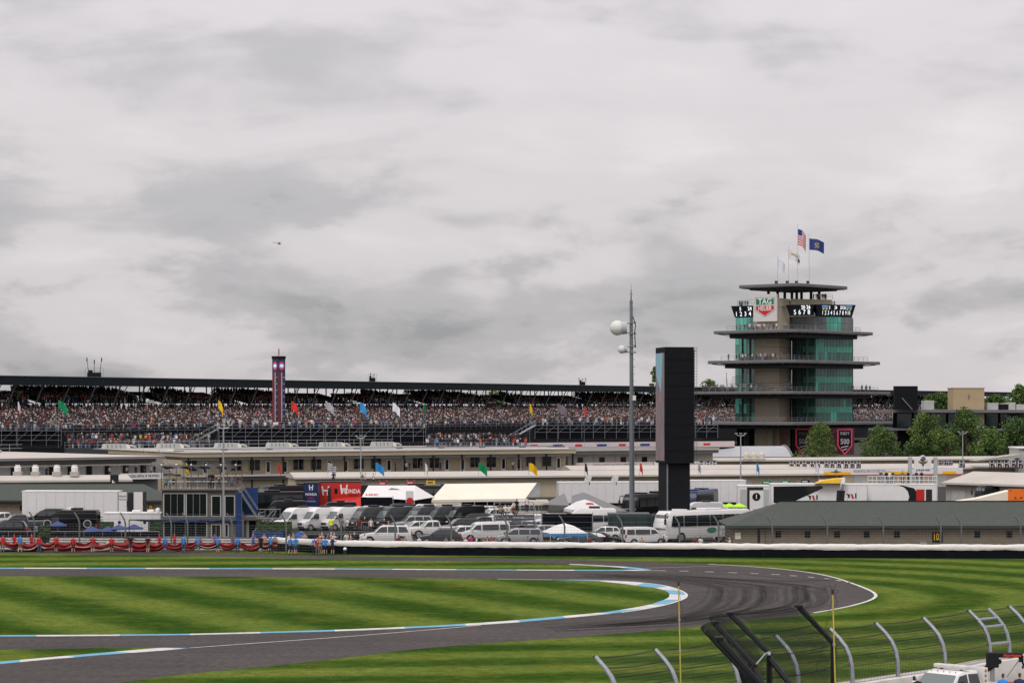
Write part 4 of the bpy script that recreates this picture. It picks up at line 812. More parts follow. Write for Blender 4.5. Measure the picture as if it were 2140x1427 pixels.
for k, x in enumerate((1466, 1480, 1493)): banner(x, 436, 963, 978, 11, 'black banners by the big screen', ORD[k] + ' black banner just past the big black screen')
# arched pavilion
ar, al = frame('arched_pavilion', 'low pavilion with light grey barrel roof at the foot of the glass tower', 'pavilion', 1440, 480, 1655, 486)
b = MB(); n = 8; zs = [(k / n * 9, 4.6 + 2.1 * math.sin(math.pi * k / n)) for k in range(n + 1)]
for (y0, z0_), (y1, z1_) in zip(zs, zs[1:]): b.poly([(0, y0, z0_), (al, y0, z0_), (al, y1, z1_), (0, y1, z1_)]); 
b.build('barrel_roof', mat('light_grey_roof', (.36, .37, .39), .5, var=.1, scale=.3), ar)
b = MB(); b.poly([(al, y, z) for y, z in zs]); b.poly([(0, y, z) for y, z in zs[::-1]]); b.build('end_wall', M_TAN2, ar); bx(ar, 'wall', M_TAN2, (.1, al - .1, .4, 8.6, 0, 4.5))
b = MB(); b.pipe([(al + .15, y, z + .1) for y, z in zs], .22, 6); b.build('end_rib', M_GREYD, ar)
# dark pavilion building on the far side, tan block, roof box
dk, dkl = frame('pavilion_building', 'long dark glazed building with thin roof slab behind the big trees', 'building', 1836, 560, 2240, 545)
bx(dk, 'roof_slab', M_PSLAB, (0, dkl, -3, 22, PZ(862, 556), PZ(856, 556))); bx(dk, 'glazed_wall', M_DARKIN, (3, dkl, 2, 20, PZ(895, 556), PZ(862.2, 556))); bx(dk, 'mid_slab', M_PSLAB, (-2, dkl, -2, 20, PZ(899, 556), PZ(894.8, 556))); bx(dk, 'lower_wall', M_DARKIN, (4, dkl, 2.5, 20, 0, PZ(899.2, 556)))
for k in range(11): bx(dk, 'glass_pane', mat('dark_green_glass', (.012, .045, .045), .1, var=.3, spec=.6), (4 + k * 4, 7.4 + k * 4, 1.9, 1.96, PZ(893, 556), PZ(864, 556)))
b = MB(); q = 29.5
for k in range(12): b.bz(q + k * .42, q + .42 + k * .42, -1.8, -.6, PZ(868, 556) - k * .36, PZ(868, 556) - k * .36 + .12)
b.tube((q, -1.8, PZ(862, 556)), (q + 5, -1.8, PZ(862, 556) - 4.4), .07, n=4); b.tube((q, -1.8, PZ(868, 556)), (q + 5, -1.8, PZ(868, 556) - 4.4), .16, n=4)
for k in range(6): b.tube((q + k, -1.8, PZ(868, 556) - k * .86), (q + k, -1.8, PZ(868, 556) - k * .86 + 1), .05, n=4)
b.build('outside_stair', M_STEEL2, dk)
def roofbox(nm, lab, cat, x0, x1, y0, y1, D, dep, m, extra=None):
    t = thing(nm, lab, cat, (PX(x0, D), D, PZ(y1, D))); w = PX(x1, D) - PX(x0, D); hh = (y1 - y0) / F * D; b = MB(); b.bz(0, w, 0, dep, 0, hh); b.build('body', m, t); return t, w, hh
t, w, hh = roofbox('lift_tower', 'square tan concrete block standing on the dark building roof', 'building', 1992, 2057, 811.5, 855.8, 556, 7, mat('tan_lift_tower', (.40, .31, .185), .85, var=.1, scale=.5))
bx(t, 'slot_window', M_GREYD, (w * .48, w * .53, -.05, -.01, hh * .5, hh * .7)); bx(t, 'coping', M_TAN, (-.1, w + .1, -.1, 7.1, hh + .003, hh + .18))
t, w, hh = roofbox('stone_pier', 'pale tan stone pier below the square block on the dark building', 'pier', 2041, 2057, 863, 935, 552, 3, M_PTAN); bx(t, 'base', M_TAN, (-.2, w + .2, -.2, 3.2, -.5, -.003))
t, w, hh = roofbox('rear_screen', 'black back of a large screen standing before the grandstand end', 'screen', 1870, 1918, 806.5, 856, 552, 2.2, M_BLKM)
b = MB(); b.tube((w * .3, -.3, hh * .5), (w * .75, -.5, 0), .12, n=5); b.build('strut', M_STEEL2, t); b = MB()
for k in range(9): b.bz(w * k / 9 + .02, w * k / 9 + .1, -.05, -.005, .1, hh - .1)
b.build('rib', M_BLACK, t)
for k, (x0, x1, y0, lab) in enumerate([(1930, 1952, 838, 'white triangular-fronted roof unit beside the black screen back'), (2063, 2086, 843, 'pale grey roof unit beside the square tan block'), (2092, 2106, 844, 'dark roof unit on the dark building'), (2108, 2122, 842, 'light grey roof unit on the dark building'), (2124, 2142, 846, 'white roof unit at the end of the dark building')]):
    t, w, hh = roofbox('roof_unit', lab, 'air conditioner', x0, x1, y0, 856.2, 558, 3, M_BLKM if k == 2 else M_AC); bx(t, 'cap', M_WHITE, (-.05, w + .05, -.05, 3.05, hh + .003, hh + .12))
# white ramp canopy at right
t = thing('white_gatehouse', 'white roofed gatehouse with sloping grey ramp at the right picture edge', 'building', (PX(2128, 440), 440, 0))
bx(t, 'wall', M_AC, (0, 14, 0, 8, 0, PZ(937, 440))); bx(t, 'roof', M_WHITE, (-.2, 14, -.4, 8, PZ(937, 440) + .003, PZ(934, 440))); bx(t, 'window', M_GLASSD, (.9, 12, -.05, -.005, PZ(941, 440), PZ(938, 440)))
b = MB(); b.side([(0, PZ(948, 440), 3), (-8.5, PZ(961, 440), 3), (-8.5, PZ(963, 440), 3), (0, PZ(955, 440), 3)]); b.build('ramp', M_GREYW, t)
# ---------------------------------------------------------------- green-roofed restroom blocks
def brick_mat(name, c1, c2, mort, sc):
    m = bpy.data.materials.new(name); m.use_nodes = True; t = m.node_tree; b = t.nodes['Principled BSDF']; b.inputs['Roughness'].default_value = .9; b.inputs['Specular IOR Level'].default_value = .2
    tc_ = t.nodes.new('ShaderNodeTexCoord'); mp = t.nodes.new('ShaderNodeMapping'); mp.inputs['Rotation'].default_value = (R(90), 0, 0); t.links.new(tc_.outputs['Object'], mp.inputs[0])
    br = t.nodes.new('ShaderNodeTexBrick'); br.inputs['Scale'].default_value = 1; br.inputs['Color1'].default_value = (*c1, 1); br.inputs['Color2'].default_value = (*c2, 1); br.inputs['Mortar'].default_value = (*mort, 1)
    br.inputs['Brick Width'].default_value = sc * 2; br.inputs['Row Height'].default_value = sc; br.inputs['Mortar Size'].default_value = .02; t.links.new(mp.outputs[0], br.inputs[0]); t.links.new(br.outputs[0], b.inputs['Base Color']); return m
M_BLOCK = brick_mat('tan_block_wall', (.215, .175, .125), (.25, .205, .15), (.15, .125, .095), .2)
def shingle():
    m = mat('green_shingles', (.060, .070, .060), .9, var=.5, scale=9, bump=.3, stretch=(.6, 1.6, 1.6)); return m
M_SHG = shingle(); M_TRIM = mat('dark_green_trim', (.035, .05, .05), .6, var=.1)
def rest_block(label, x0, D0, ln, dep, eave, ridge, hipx, wins, door=None, rz=0, over=.7, hip2=None):
    t = thing('restroom_block', label, 'building', (PX(x0, D0), D0, 0), rz)
    bx(t, 'wall', M_BLOCK, (0, ln, 0, dep, 0, eave - .01))
    b = MB(); o = over; m_ = dep / 2; E = [(-o, -o, eave), (ln + o, -o, eave), (ln + o, dep + o, eave), (-o, dep + o, eave)]; Rg = [(hipx, m_, ridge), (ln + o - (hip2 or 0), m_, ridge)]
    b._add(E + Rg, [(0, 1, 5, 4), (2, 3, 4, 5), (3, 0, 4), (1, 2, 5)]); b.build('roof', M_SHG, t)
    b = MB(); b.bz(-o, ln + o, -o - .02, -o + .06, eave - .22, eave - .004); b.bz(-o - .02, -o + .06, -o + .07, dep + o, eave - .22, eave - .004); b.bz(ln + o - .06, ln + o + .02, -o + .07, dep + o, eave - .22, eave - .004); b.build('gutter', M_TRIM, t)
    b = MB(); b.bz(-o + .07, ln + o - .07, -o + .07, dep + o - .01, eave - .06, eave - .008); b.build('soffit', M_GREYD, t)
    b = MB(); b.tube((hipx, m_, ridge + .02), (ln + o - (hip2 or 0), m_, ridge + .02), .09, n=5); b.build('ridge_cap', M_BLKM, t)
    for (s, w_, zb, zt) in wins:
        f = bx(t, 'window_frame', M_TRIM, (s, s + w_, -.05, -.004, zb, zt)); bx(f, 'window_pane', M_GLASSD, (s + .06, s + w_ / 2 - .02, -.062, -.052, zb + .06, zt - .06), (s + w_ / 2 + .02, s + w_ - .06, -.062, -.052, zb + .06, zt - .06))
    return t
sc_ = 250 / F
RB = rest_block('tan block building with hipped green shingle roof and the number 103', 1533, 250, 40, 10, 2.33, 4.62, 5.6, [((x - 1533) * sc_, .62, 1.05, 1.75) for x in (1620, 1681, 1743, 1805, 1868, 2036, 2103, 2168)])
bx(RB, 'door_slot', M_GLASSD, (2.5, 2.75, -.05, -.004, 0, 1.95)); bx(RB, 'door', M_TRIM, (3.3, 3.36, -.05, -.004, 0, 2.1)); bx(RB, 'pale_panel', M_CREAM, (.15, .75, -.05, -.004, .9, 1.6)); bx(RB, 'wall_unit', M_GREYW, (19.4, 20.1, -.5, -.004, .25, .6))
nb_ = bx(RB, 'number_board', M_BLKM, (20.75, 21.85, -.06, -.004, .55, 1.65)); text('number', '103', 1.05, (21.3, -.075, 1.1), M_SYL, nb_, sx=.62, bold=.01)
for k in range(6): bx(RB, 'wall_joint', M_GREYD, (7.6 + k * 5.6, 7.63 + k * 5.6, -.012, -.004, 0, 2.2))
RA = rest_block('tan block building with hipped green shingle roof behind the white semi-trailer', -90, 312, 26.2, 9, 2.55, 4.55, 1, [(8.2, .6, 1.2, 1.9)], hip2=3.4)
for s in (24.1, 25.0):
    d_ = bx(RA, 'door', M_TRIM, (s, s + .6, -.05, -.004, 0, 2.0)); bx(d_, 'door_sign', M_SYL, (s + .12, s + .48, -.07, -.056, 1.15, 1.85)); bx(d_, 'door_sign_mark', M_BLKM, (s + .24, s + .36, -.085, -.072, 1.35, 1.65))
# ---------------------------------------------------------------- big screen tower, radome mast, light poles
D = 290; TX = PX(1388, D); zB, zTp = PZ(968, D), PZ(725, D)
tw = thing('screen_tower', 'tall black video screen tower seen edge-on among the parked coaches', 'screen', (PX(1420, D), D, 0), R(11))
w = 3.65; dep = 4.9
b = MB(); b.prism([(-w / 2, 0), (w / 2, 0), (w / 2 + .3, dep), (-w / 2 + .1, dep)], zB, zTp); b.build('screen_cabinet', M_BLKM, tw, bevel=.03)
b = MB()
for k in range(14): b.bz(-w / 2 + .12 + k * .25, -w / 2 + .15 + k * .25, -.025, -.004, zB + .1, zTp - .1)
b.build('cabinet_rib', M_BLACK, tw); b = MB()
for k in range(1, 9): zz = zB + (zTp - zB) * k / 9; b.bz(-w / 2 + .02, w / 2 - .02, -.034, -.027, zz - .02, zz + .02)
b.build('panel_seam', M_BLACK, tw); b = MB()
for k in range(40): b.bz(w / 2 + .05, w / 2 + .35, -.06, -.02, zB + .3 + k * .35, zB + .34 + k * .35)
for q in (.05, .35): b.tube((w / 2 + q, -.04, zB), (w / 2 + q, -.04, zTp), .025, n=4)
b.build('service_ladder', M_STEEL, tw)
def vface():
    m = bpy.data.materials.new('video_image'); m.use_nodes = True; t = m.node_tree; bs = t.nodes['Principled BSDF']; tc_ = t.nodes.new('ShaderNodeTexCoord'); sp = t.nodes.new('ShaderNodeSeparateXYZ'); t.links.new(tc_.outputs['Generated'], sp.inputs[0])
    n = t.nodes.new('ShaderNodeTexNoise'); n.inputs['Scale'].default_value = 7; n.inputs['Detail'].default_value = 6; mp = t.nodes.new('ShaderNodeMapping'); mp.inputs['Scale'].default_value = (1, 2, .7); t.links.new(tc_.outputs['Generated'], mp.inputs[0]); t.links.new(mp.outputs[0], n.inputs[0])
    cr = t.nodes.new('ShaderNodeValToRGB'); e = cr.color_ramp.elements; e[0].position = .3; e[0].color = (.06, .06, .065, 1); e[1].position = .75; e[1].color = (.34, .33, .33, 1); q = e.new(.55); q.color = (.15, .13, .135, 1); q = e.new(.62); q.color = (.22, .06, .07, 1); t.links.new(n.outputs[0], cr.inputs[0])
    t.links.new(cr.outputs[0], bs.inputs['Base Color']); t.links.new(cr.outputs[0], bs.inputs['Emission Color']); bs.inputs['Emission Strength'].default_value = .35; bs.inputs['Roughness'].default_value = .5; return m
b = MB(); x0 = -w / 2 - .02; b.poly([(x0 + .1 * 4.75 / dep, 4.75, zB + .3), (x0, .2, zB + .3), (x0, .2, zTp - .7), (x0 + .1 * 4.75 / dep, 4.75, zTp - .7)]); b.build('screen_face', vface(), tw)
b = MB(); b.poly([(x0 - .01, 1.7, zTp - 5.6), (x0 - .01, .9, zTp - .72), (x0 + .07, 4.7, zTp - .72), (x0 + .06, 4.3, zTp - 3.5)]); b.build('screen_sky_patch', mat('screen_cyan', (.16, .30, .36), .5, var=.1, emit=.35), tw)
b = MB(); b.bz(-w / 2 + .35, w / 2 - .35, .6, dep - .4, 0, zB - .02); b.build('pedestal', M_BLKM, tw); b = MB(); b.tube((-w / 2 + .45, .5, 0), (-w / 2 + .45, .5, zB), .1, n=6); b.build('conduit', M_STEEL2, tw)
b = MB(); b.tube((w / 2 + .1, 1, zTp - .5), (w / 2 + .5, 1, zTp - .35), .05, n=5); b.tube((w / 2 + .15, .6, zTp - 5), (w / 2 + .15, .6, zTp - .4), .06, n=5); b.build('service_rail', M_STEEL2, tw)
D = 296; ms = thing('radome_mast', 'tall grey steel mast carrying two white radome antennas', 'mast', (PX(1321, D), D, 0)); zt_ = PZ(628, D)
b = MB(); b.tube((0, 0, 0), (-.12, 0, zt_), .37, .19, 12); b.tube((-.12, 0, zt_), (-.12, 0, PZ(605, D)), .10, .05, 8); b.tube((-.12, 0, PZ(605, D)), (-.12, 0, PZ(594, D)), .025, .02, 5); b.build('pole', mat('mast_steel', (.17, .185, .20), .5, .3, var=.15, scale=1.5, stretch=(4, 4, .3)), ms, smooth=True)
def radome(x, y, r, lab):
    zc = PZ(y, D); xc = PX(x, D) - ms.location.x; b = MB(); b.sphere((xc, -.3, zc), r, 20, 12); o = b.build('radome', mat('radome_white', (.66, .65, .62), .45, var=.06, scale=1.5), ms, smooth=True, ang=80)
    b = MB(); b.tube((xc + r * .45, -.3, zc), (xc + r * 1.25, -.3, zc), r * .88, r * .8, 14); b.build('radome_shroud', M_AC, ms, smooth=True)
    b = MB()
    for dz in (-.6, .6): b.tube((xc + r, -.1, zc + dz * r), (.35, 0, zc + dz * r * 1.2), .07, n=5); b.box((.12, 0, zc + dz * r * 1.2), (.75, .75, .16))
    b.build('bracket', M_STEEL2, ms)
radome(1290, 685.5, .93, ''); radome(1299.5, 730, .52, '')
b = MB()
for k in range(7): b.box((-.12, 0, PZ(605, D) - .6 - k * 1.0), (.5, .12, .06))
for k in range(26): b.box((.25, 0, zt_ - 1 - k * .9), (.28, .04, .05))
b.build('step_rung', M_STEEL2, ms); b = MB(); b.bz(.05, .45, -.5, -.3, 15.5, 16.1); b.build('junction_box', M_WHITE, ms)
b = MB(); b.pipe([(.1, -.3, 25.8), (.4, -.45, 24.8), (.3, -.42, 23.9), (.38, -.44, 22)], .06, 5); b.build('cable', M_BLKM, ms)
def light_pole(x, D, yt, yb, label):
    t = thing('light_pole', label, 'light pole', (PX(x, D), D, 0), 0, 'slim grey light poles'); zt2 = PZ(yt, D); b = MB(); b.tube((0, 0, 0), (0, 0, zt2), .13, .08, 8); b.build('pole', M_GALV, t)
    b = MB(); b.pipe([(-.75, 0, zt2 + .15), (-.5, 0, zt2 - .05), (0, 0, zt2 - .12), (.5, 0, zt2 - .05), (.75, 0, zt2 + .15)], .06, 5); b.build('cross_arm', M_GALV, t)
    for q in (-.72, 0, .72): b = MB(); b.box((q, 0, zt2 + .27), (.42, .3, .12)); b.build('lamp_head', M_AC, t)
light_pole(754, 385, 914, 0, 'grey twin-arm light pole in front of the tan suite building'); light_pole(1548, 385, 909, 0, 'grey twin-arm light pole below the glass tower'); light_pole(2012, 430, 905, 0, 'grey twin-arm light pole in front of the big trees'); light_pole(467, 258, 893, 0, 'thin pale pole rising past the two-storey hospitality unit')
# ---------------------------------------------------------------- signal flags on poles
def pole_flag(x, D, ytop, L_, Hh, droop, mats, fm, label, grp, zb=0.0):
    t = thing('signal_flag', label, 'flag', (PX(x, D), D, zb), 0, grp); zt2 = PZ(ytop, D) - zb; b = MB(); b.tube((0, 0, 0), (0, 0, zt2), .028, .02, 5); b.build('pole', M_STEEL2, t); obj('flag', flag_mesh(L_, Hh, droop, .35, 10, 8, mats=mats, fm=fm, ph=x * .7), t, (.04, 0, zt2 - .05))
CH = lambda u, v: (int(u * 5) + int(v * 8)) % 2
D = 442
for x, y, m_, nm, L_, dr in [(37, 838, M_FW, 'white', .7, 1.6), (122, 836, M_FG, 'green', 2.2, .85), (456, 836, M_FY, 'yellow', 1.3, 1.3), (609, 838, M_FR, 'red', 1.6, .95), (752, 840, M_FB, 'blue', 1.6, .95), (820, 841, M_FW, 'white', 1.7, .8), (885, 843, M_FG, 'green', .6, 1.6), (1107, 843, M_FY, 'yellow', .7, 1.4), (1165, 843, M_FGY, 'grey', 2.0, .6), (1221, 848, M_FR, 'red', .7, 1.4)]:
    extra = {37: ' nearest the picture edge', 820: ' over the bleacher past the checkered flag', 122: ' above the terrace gap', 885: ' hanging limp past the white flag', 456: ' by the bleacher stair before the pylon', 1107: ' hanging limp by the far bleacher stair', 609: ' beside the scoring pylon', 1221: ' hanging limp near the radome mast'}.get(x, ' over the pit bleachers')
    pole_flag(x, D, y, L_, 1.55, dr, (m_,), None, nm + ' signal flag' + extra, 'signal flags in front of the grandstand', 7.1)
pole_flag(680, D, 838, 1.9, 1.5, .75, (M_FW, M_FK), CH, 'black and white checkered flag over the pit bleachers', 'signal flags in front of the grandstand', 7.1)
D = 376
for x, m_, nm in [(388, M_FY, 'orange yellow signal flag over the hospitality unit roof deck'), (581, M_FR, 'red signal flag in front of the tan suite windows'), (785, M_FB, 'blue signal flag waving above the striped awning tent'), (888, M_FW, 'limp white signal flag above the white marquee'), (1000, M_FG, 'green signal flag above the white marquee'), (1105, M_FY, 'yellow signal flag above the white marquee end'), (1222, M_FK, 'limp black signal flag before the centre wing'), (1337, M_FR, 'limp red signal flag just past the radome mast'), (1581, M_FB, 'limp blue signal flag below the glass tower'), (1705, M_FW, 'limp white signal flag below the tower trees')]:
    lm = 'limp' in nm or nm.startswith(('red', 'orange')); pole_flag(x, D, 966, .7 if lm else 1.6, 1.3, 1.5 if lm else .7, (m_,), None, nm, 'signal flags along the garages', 4.0)
for x, lab in ((685, 'checkered signal flag in front of the tan suite building'), (1459, 'limp checkered signal flag past the big screen')): pole_flag(x, D, 966, 1.5 if x < 1000 else .6, 1.3, .6 if x < 1000 else 1.5, (M_FW, M_FK), CH, lab, 'signal flags along the garages', 4.0)
# ---------------------------------------------------------------- trees
M_LEAF = [mat('leaves_mid', (.068, .130, .024), .7, var=.45, scale=.5, objrand=.1), mat('leaves_dark', (.036, .080, .018), .7, var=.4, scale=.5), mat('leaves_light', (.125, .190, .036), .7, var=.3, scale=.5)]; M_BARK = mat('bark', (.09, .07, .055), .9, var=.3, scale=4)
def tree(name, label, x, D, ybase, ytop, wpx, zb=0.0, n=5200, leaf=.42, seed=0, conif=False, light=.33, group='trees beside the glass tower'):
    rs = np.random.default_rng(seed + 5); t = thing(name, label, 'tree', (PX(x, D), D, zb), 0, group); Hh = PZ(ytop, D) - zb; wd_ = wpx / F * D / 2; cb = max(PZ(ybase, D) - zb, Hh * .08)
    b = MB(); b.tube((0, 0, 0), (0, 0, Hh * .55), .28, .16, 7); b.tube((0, 0, Hh * .55), (.1, .1, Hh * .92), .16, .05, 6)
    for k in range(9): a = k * 2.4; z = Hh * (.25 + .06 * k); b.tube((0, 0, z), (math.cos(a) * wd_ * .6, math.sin(a) * wd_ * .6, z + Hh * .16), .10, .03, 5)
    b.build('trunk', M_BARK, t)
    nc = 26; C = []
    for k in range(nc):
        v = (k + .5) / nc; z = cb + (Hh - cb) * v; prof = (1 - v * .88) if conif else math.sin(math.pi * (.16 + .80 * v)) ** .75; a = k * 2.399 + rs.random(); r = wd_ * prof * rs.uniform(.35, .85); C.append((math.cos(a) * r, math.sin(a) * r, z, wd_ * (.24 + .16 * rs.random()) * (1 - .45 * v if conif else 1)))
    C = np.array(C); per = n // nc; V = []; mi = []
    for cx, cy, cz, cr in C:
        d = rs.normal(size=(per, 3)); d /= np.linalg.norm(d, axis=1)[:, None]; rr = cr * rs.uniform(.35, 1.12, per) ** .6; p = np.array((cx, cy, cz)) + d * rr[:, None] * np.array((1, 1, .72)); 
        if conif: p[:, 2] -= np.abs(p[:, 0]) * .12
        u = rs.normal(size=(per, 3)); u /= np.linalg.norm(u, axis=1)[:, None]; w_ = np.cross(u, rs.normal(size=(per, 3))); w_ /= np.linalg.norm(w_, axis=1)[:, None]; s_ = leaf * rs.uniform(.6, 1.2, (per, 1))
        V.append(np.stack([p - u * s_ * .5, p + w_ * s_ * .35, p + u * s_ * .5, p - w_ * s_ * .35], 1)); pick = rs.random(per); base = rs.choice(3, p=[.45, .55 - light, light]); mi.append(np.where(pick < .6, base, rs.integers(0, 3, per)))
    V = np.concatenate(V).reshape(-1, 3); mi = np.concatenate(mi); nf = len(mi); me = bpy.data.meshes.new('crown'); me.vertices.add(len(V)); me.vertices.foreach_set('co', V.reshape(-1)); me.loops.add(nf * 4); me.loops.foreach_set('vertex_index', np.arange(nf * 4, dtype=np.int32)); me.polygons.add(nf); me.polygons.foreach_set('loop_start', np.arange(nf, dtype=np.int32) * 4); me.polygons.foreach_set('loop_total', np.full(nf, 4, np.int32)); me.update(calc_edges=True)
    for m_ in M_LEAF: me.materials.append(m_)
    me.polygons.foreach_set('material_index', mi.astype(np.int32)); obj('crown', me, t)
tree('feathery_tree', 'bright green feathery tree in front of the video wall', 1715, 520, 964, 888, 128, n=5200, leaf=.34, seed=1, conif=True, light=.45)
tree('broadleaf_tree', 'round bushy tree just past the video wall', 1843, 515, 968, 898, 96, n=6500, leaf=.4, seed=2)
tree('broadleaf_tree', 'tallest dense tree before the dark glazed building', 1935, 522, 968, 868, 100, n=7500, leaf=.42, seed=3); tree('broadleaf_tree', 'dense tree half hiding the stone pier', 2020, 518, 968, 860, 105, n=7500, leaf=.42, seed=4, light=.25)
tree('broadleaf_tree', 'dense dark tree at the right picture edge', 2125, 512, 968, 880, 100, n=6500, leaf=.42, seed=6, light=.2); tree('broadleaf_tree', 'low bushy tree between the two tallest trees', 1978, 508, 968, 905, 70, n=4500, leaf=.4, seed=7); tree('broadleaf_tree', 'low bushy tree past the stone pier', 2075, 508, 968, 898, 76, n=4500, leaf=.4, seed=8)
for k, (x, D_, yt, w_, lab) in enumerate([(1372, 1000, 768, 34, 'tree top rising beside the big black screen'), (1485, 1080, 796, 62, 'low tree tops behind the grandstand beside the tower'), (1965, 900, 826, 74, 'pale green tree tops behind the square tan block'), (2082, 900, 829, 60, 'dark tree tops past the square tan block'), (2132, 820, 808, 50, 'tall tree top at the right skyline'), (1035, 1200, 822, 60, 'pale tree seen between grandstand roof and seats')]):
    tree('skyline_tree', lab, x, D_, 850, yt, w_, n=3000, leaf=.75, seed=20 + k, group='trees on the skyline')
# helicopter
hp = W(583, 509, 3000); hc = thing('helicopter', 'small dark helicopter flying in front of the clouds', 'helicopter', hp, R(180)); M_HELI = mat('helicopter_paint', (.10, .10, .11), .4, var=.1)
b = MB(); b.pipe([(-2.4, 0, 0), (-1.9, 0, .05), (-.6, 0, .1), (.6, 0, .2), (1.6, 0, .35), (2.2, 0, .4)], [.15, .75, 1.05, .9, .45, .25], 10); b.build('cabin', M_HELI, hc, smooth=True); b = MB(); b.tube((1.6, 0, .4), (6.6, 0, .75), .28, .14, 8); b.side([(6.2, .6, .08), (6.9, .6, .08), (7.4, 2.3, .05), (6.9, 2.3, .05)]); b.build('tail_boom', M_HELI, hc)
b = MB(); b.tube((0, 0, 1), (0, 0, 1.7), .15, n=6); b.build('rotor_mast', M_BLKM, hc)
for a in (0.3, 0.3 + math.pi / 2, .3 + math.pi, .3 + 1.5 * math.pi): b = MB(); b.box((2.7, 0, 1.72), (5.2, .32, .07)); o = b.build('rotor_blade', M_BLKM, hc); o.rotation_euler = (0, 0, a)
for s in (-1, 1): b = MB(); b.pipe([(-2.2, s * .95, -1.1), (-1.7, s * .95, -1.3), (1.4, s * .95, -1.3)], .08, 5); b.tube((-.9, s * .95, -1.3), (-.7, s * .5, -.5), .06, n=5); b.tube((.7, s * .95, -1.3), (.6, s * .5, -.5), .06, n=5); b.build('skid', M_BLKM, hc)

# small signs and dishes above the garage doors
for x, y, m_, nm in [(800, 1010, M_SRD, 'red'), (858, 1009, M_SRD, 'second red'), (900, 1008, M_SYL, 'yellow'), (1180, 1009, M_TAN, 'dark'), (1255, 1008, M_TAN, 'striped'), (1602, 1008, M_FG, 'dull green'), (1642, 1007, M_FG, 'bright green'), (1683, 1006, M_BNR, 'black'), (1720, 1005, M_WHITE, 'white'), (1757, 1003, M_FN, 'navy')]:
    D_ = 378 if x < 1500 else 384; t = thing('garage_sign', nm + ' team sign hung on the tan garage wall', 'sign', (PX(x, D_), D_, PZ(y, D_)), 0, 'team signs on the garages'); bx(t, 'board', m_ if m_ is not M_TAN else M_BLKM, (-.7, .7, 0, .06, -.28, .28)); bx(t, 'print', M_WHITE if m_ not in (M_WHITE, M_SYL) else M_BLKM, (-.5, .35, -.02, -.004, -.08, .1)); b = MB(); b.tube((-.55, .03, .28), (-.55, .9, .5), .03, n=4); b.tube((.55, .03, .28), (.55, .9, .5), .03, n=4); b.build('bracket', M_STEEL2, t)
for x, lab in ((1232, 'white satellite dish near the striped team sign'), (1288, 'white satellite dish beside the radome mast')):
    t = thing('satellite_dish', lab, 'dish', (PX(x, 322), 322, 4.15), 0, 'satellite dishes'); b = MB(); b.pipe([(0, 0, .75), (-.12, -.1, .82), (-.2, -.18, .88)], [.12, .5, .62], 14); b.build('reflector', M_AC, t, smooth=True); b = MB(); b.tube((0, 0, 0), (0, 0, .8), .06, n=6); b.tube((-.2, -.18, .88), (-.6, -.5, 1.1), .03, n=5); b.build('stand', M_STEEL2, t)
t = thing('team_banner', 'black team banner with white and red mark on the garage roof edge', 'banner', (PX(239, 340), 340, PZ(1013, 340))); bx(t, 'cloth', M_BNR, (-.6, .6, 0, .05, 0, 1.45)); b = MB(); b.poly([(-.35, -.02, .1), (-.05, -.02, .1), (.05, -.02, .35), (-.3, -.02, .75)]); b.build('mark', M_WHITE, t); b = MB(); b.poly([(.05, -.02, .1), (.3, -.02, .1), (.1, -.02, .55), (0, -.02, .4)]); b.build('mark_red', M_SRD, t)
for k, x in enumerate((108, 125, 141, 157, 174)): bx(g5, 'louvre', M_GREYW, ((x + 80) / 352 * l5 - .5, (x + 80) / 352 * l5 + .5, .42, .49, 1.9, 2.9))
# ================================================================ vehicles
M_TYRE = mat('tyre', (.018, .018, .019), .85, var=.2, scale=8); M_RIM = mat('alloy_rim', (.35, .36, .37), .35, .6, var=.05); M_CGL = mat('car_glass', (.012, .016, .018), .05, var=0, spec=.7); M_WGL = mat('sky_tinted_windscreen', (.11, .135, .135), .05, var=0, spec=.8)  # windscreen base colour is lightened to imitate reflected sky
M_TRIMB = mat('black_plastic', (.02, .02, .022), .6, var=.1); M_HL = mat('headlight', (.60, .62, .64), .15, var=0, spec=.7); M_TL = mat('tail_light', (.40, .012, .015), .25, var=0); M_CHR = mat('chrome', (.55, .56, .57), .2, .8, var=0)
PW, PK, PG, PS, PD_ = paint('paint_white', (.70, .69, .68)), paint('paint_black', (.006, .006, .008)), paint('paint_dark_grey', (.055, .058, .062)), paint('paint_silver', (.36, .37, .38)), paint('paint_blue_grey', (.075, .095, .115))
PRED = paint('paint_red', (.50, .022, .018)); PNV = paint('paint_navy', (.020, .035, .10)); PCR = paint('paint_cream', (.60, .56, .48)); POR = paint('paint_orange', (.75, .28, .02))
def wf_(tab):
    def f(z):
        for (z0, w0), (z1, w1) in zip(tab, tab[1:]):
            if z <= z1: return w0 + (w1 - w0) * max(0, (z - z0)) / max(z1 - z0, 1e-6)
        return tab[-1][1]
    return f
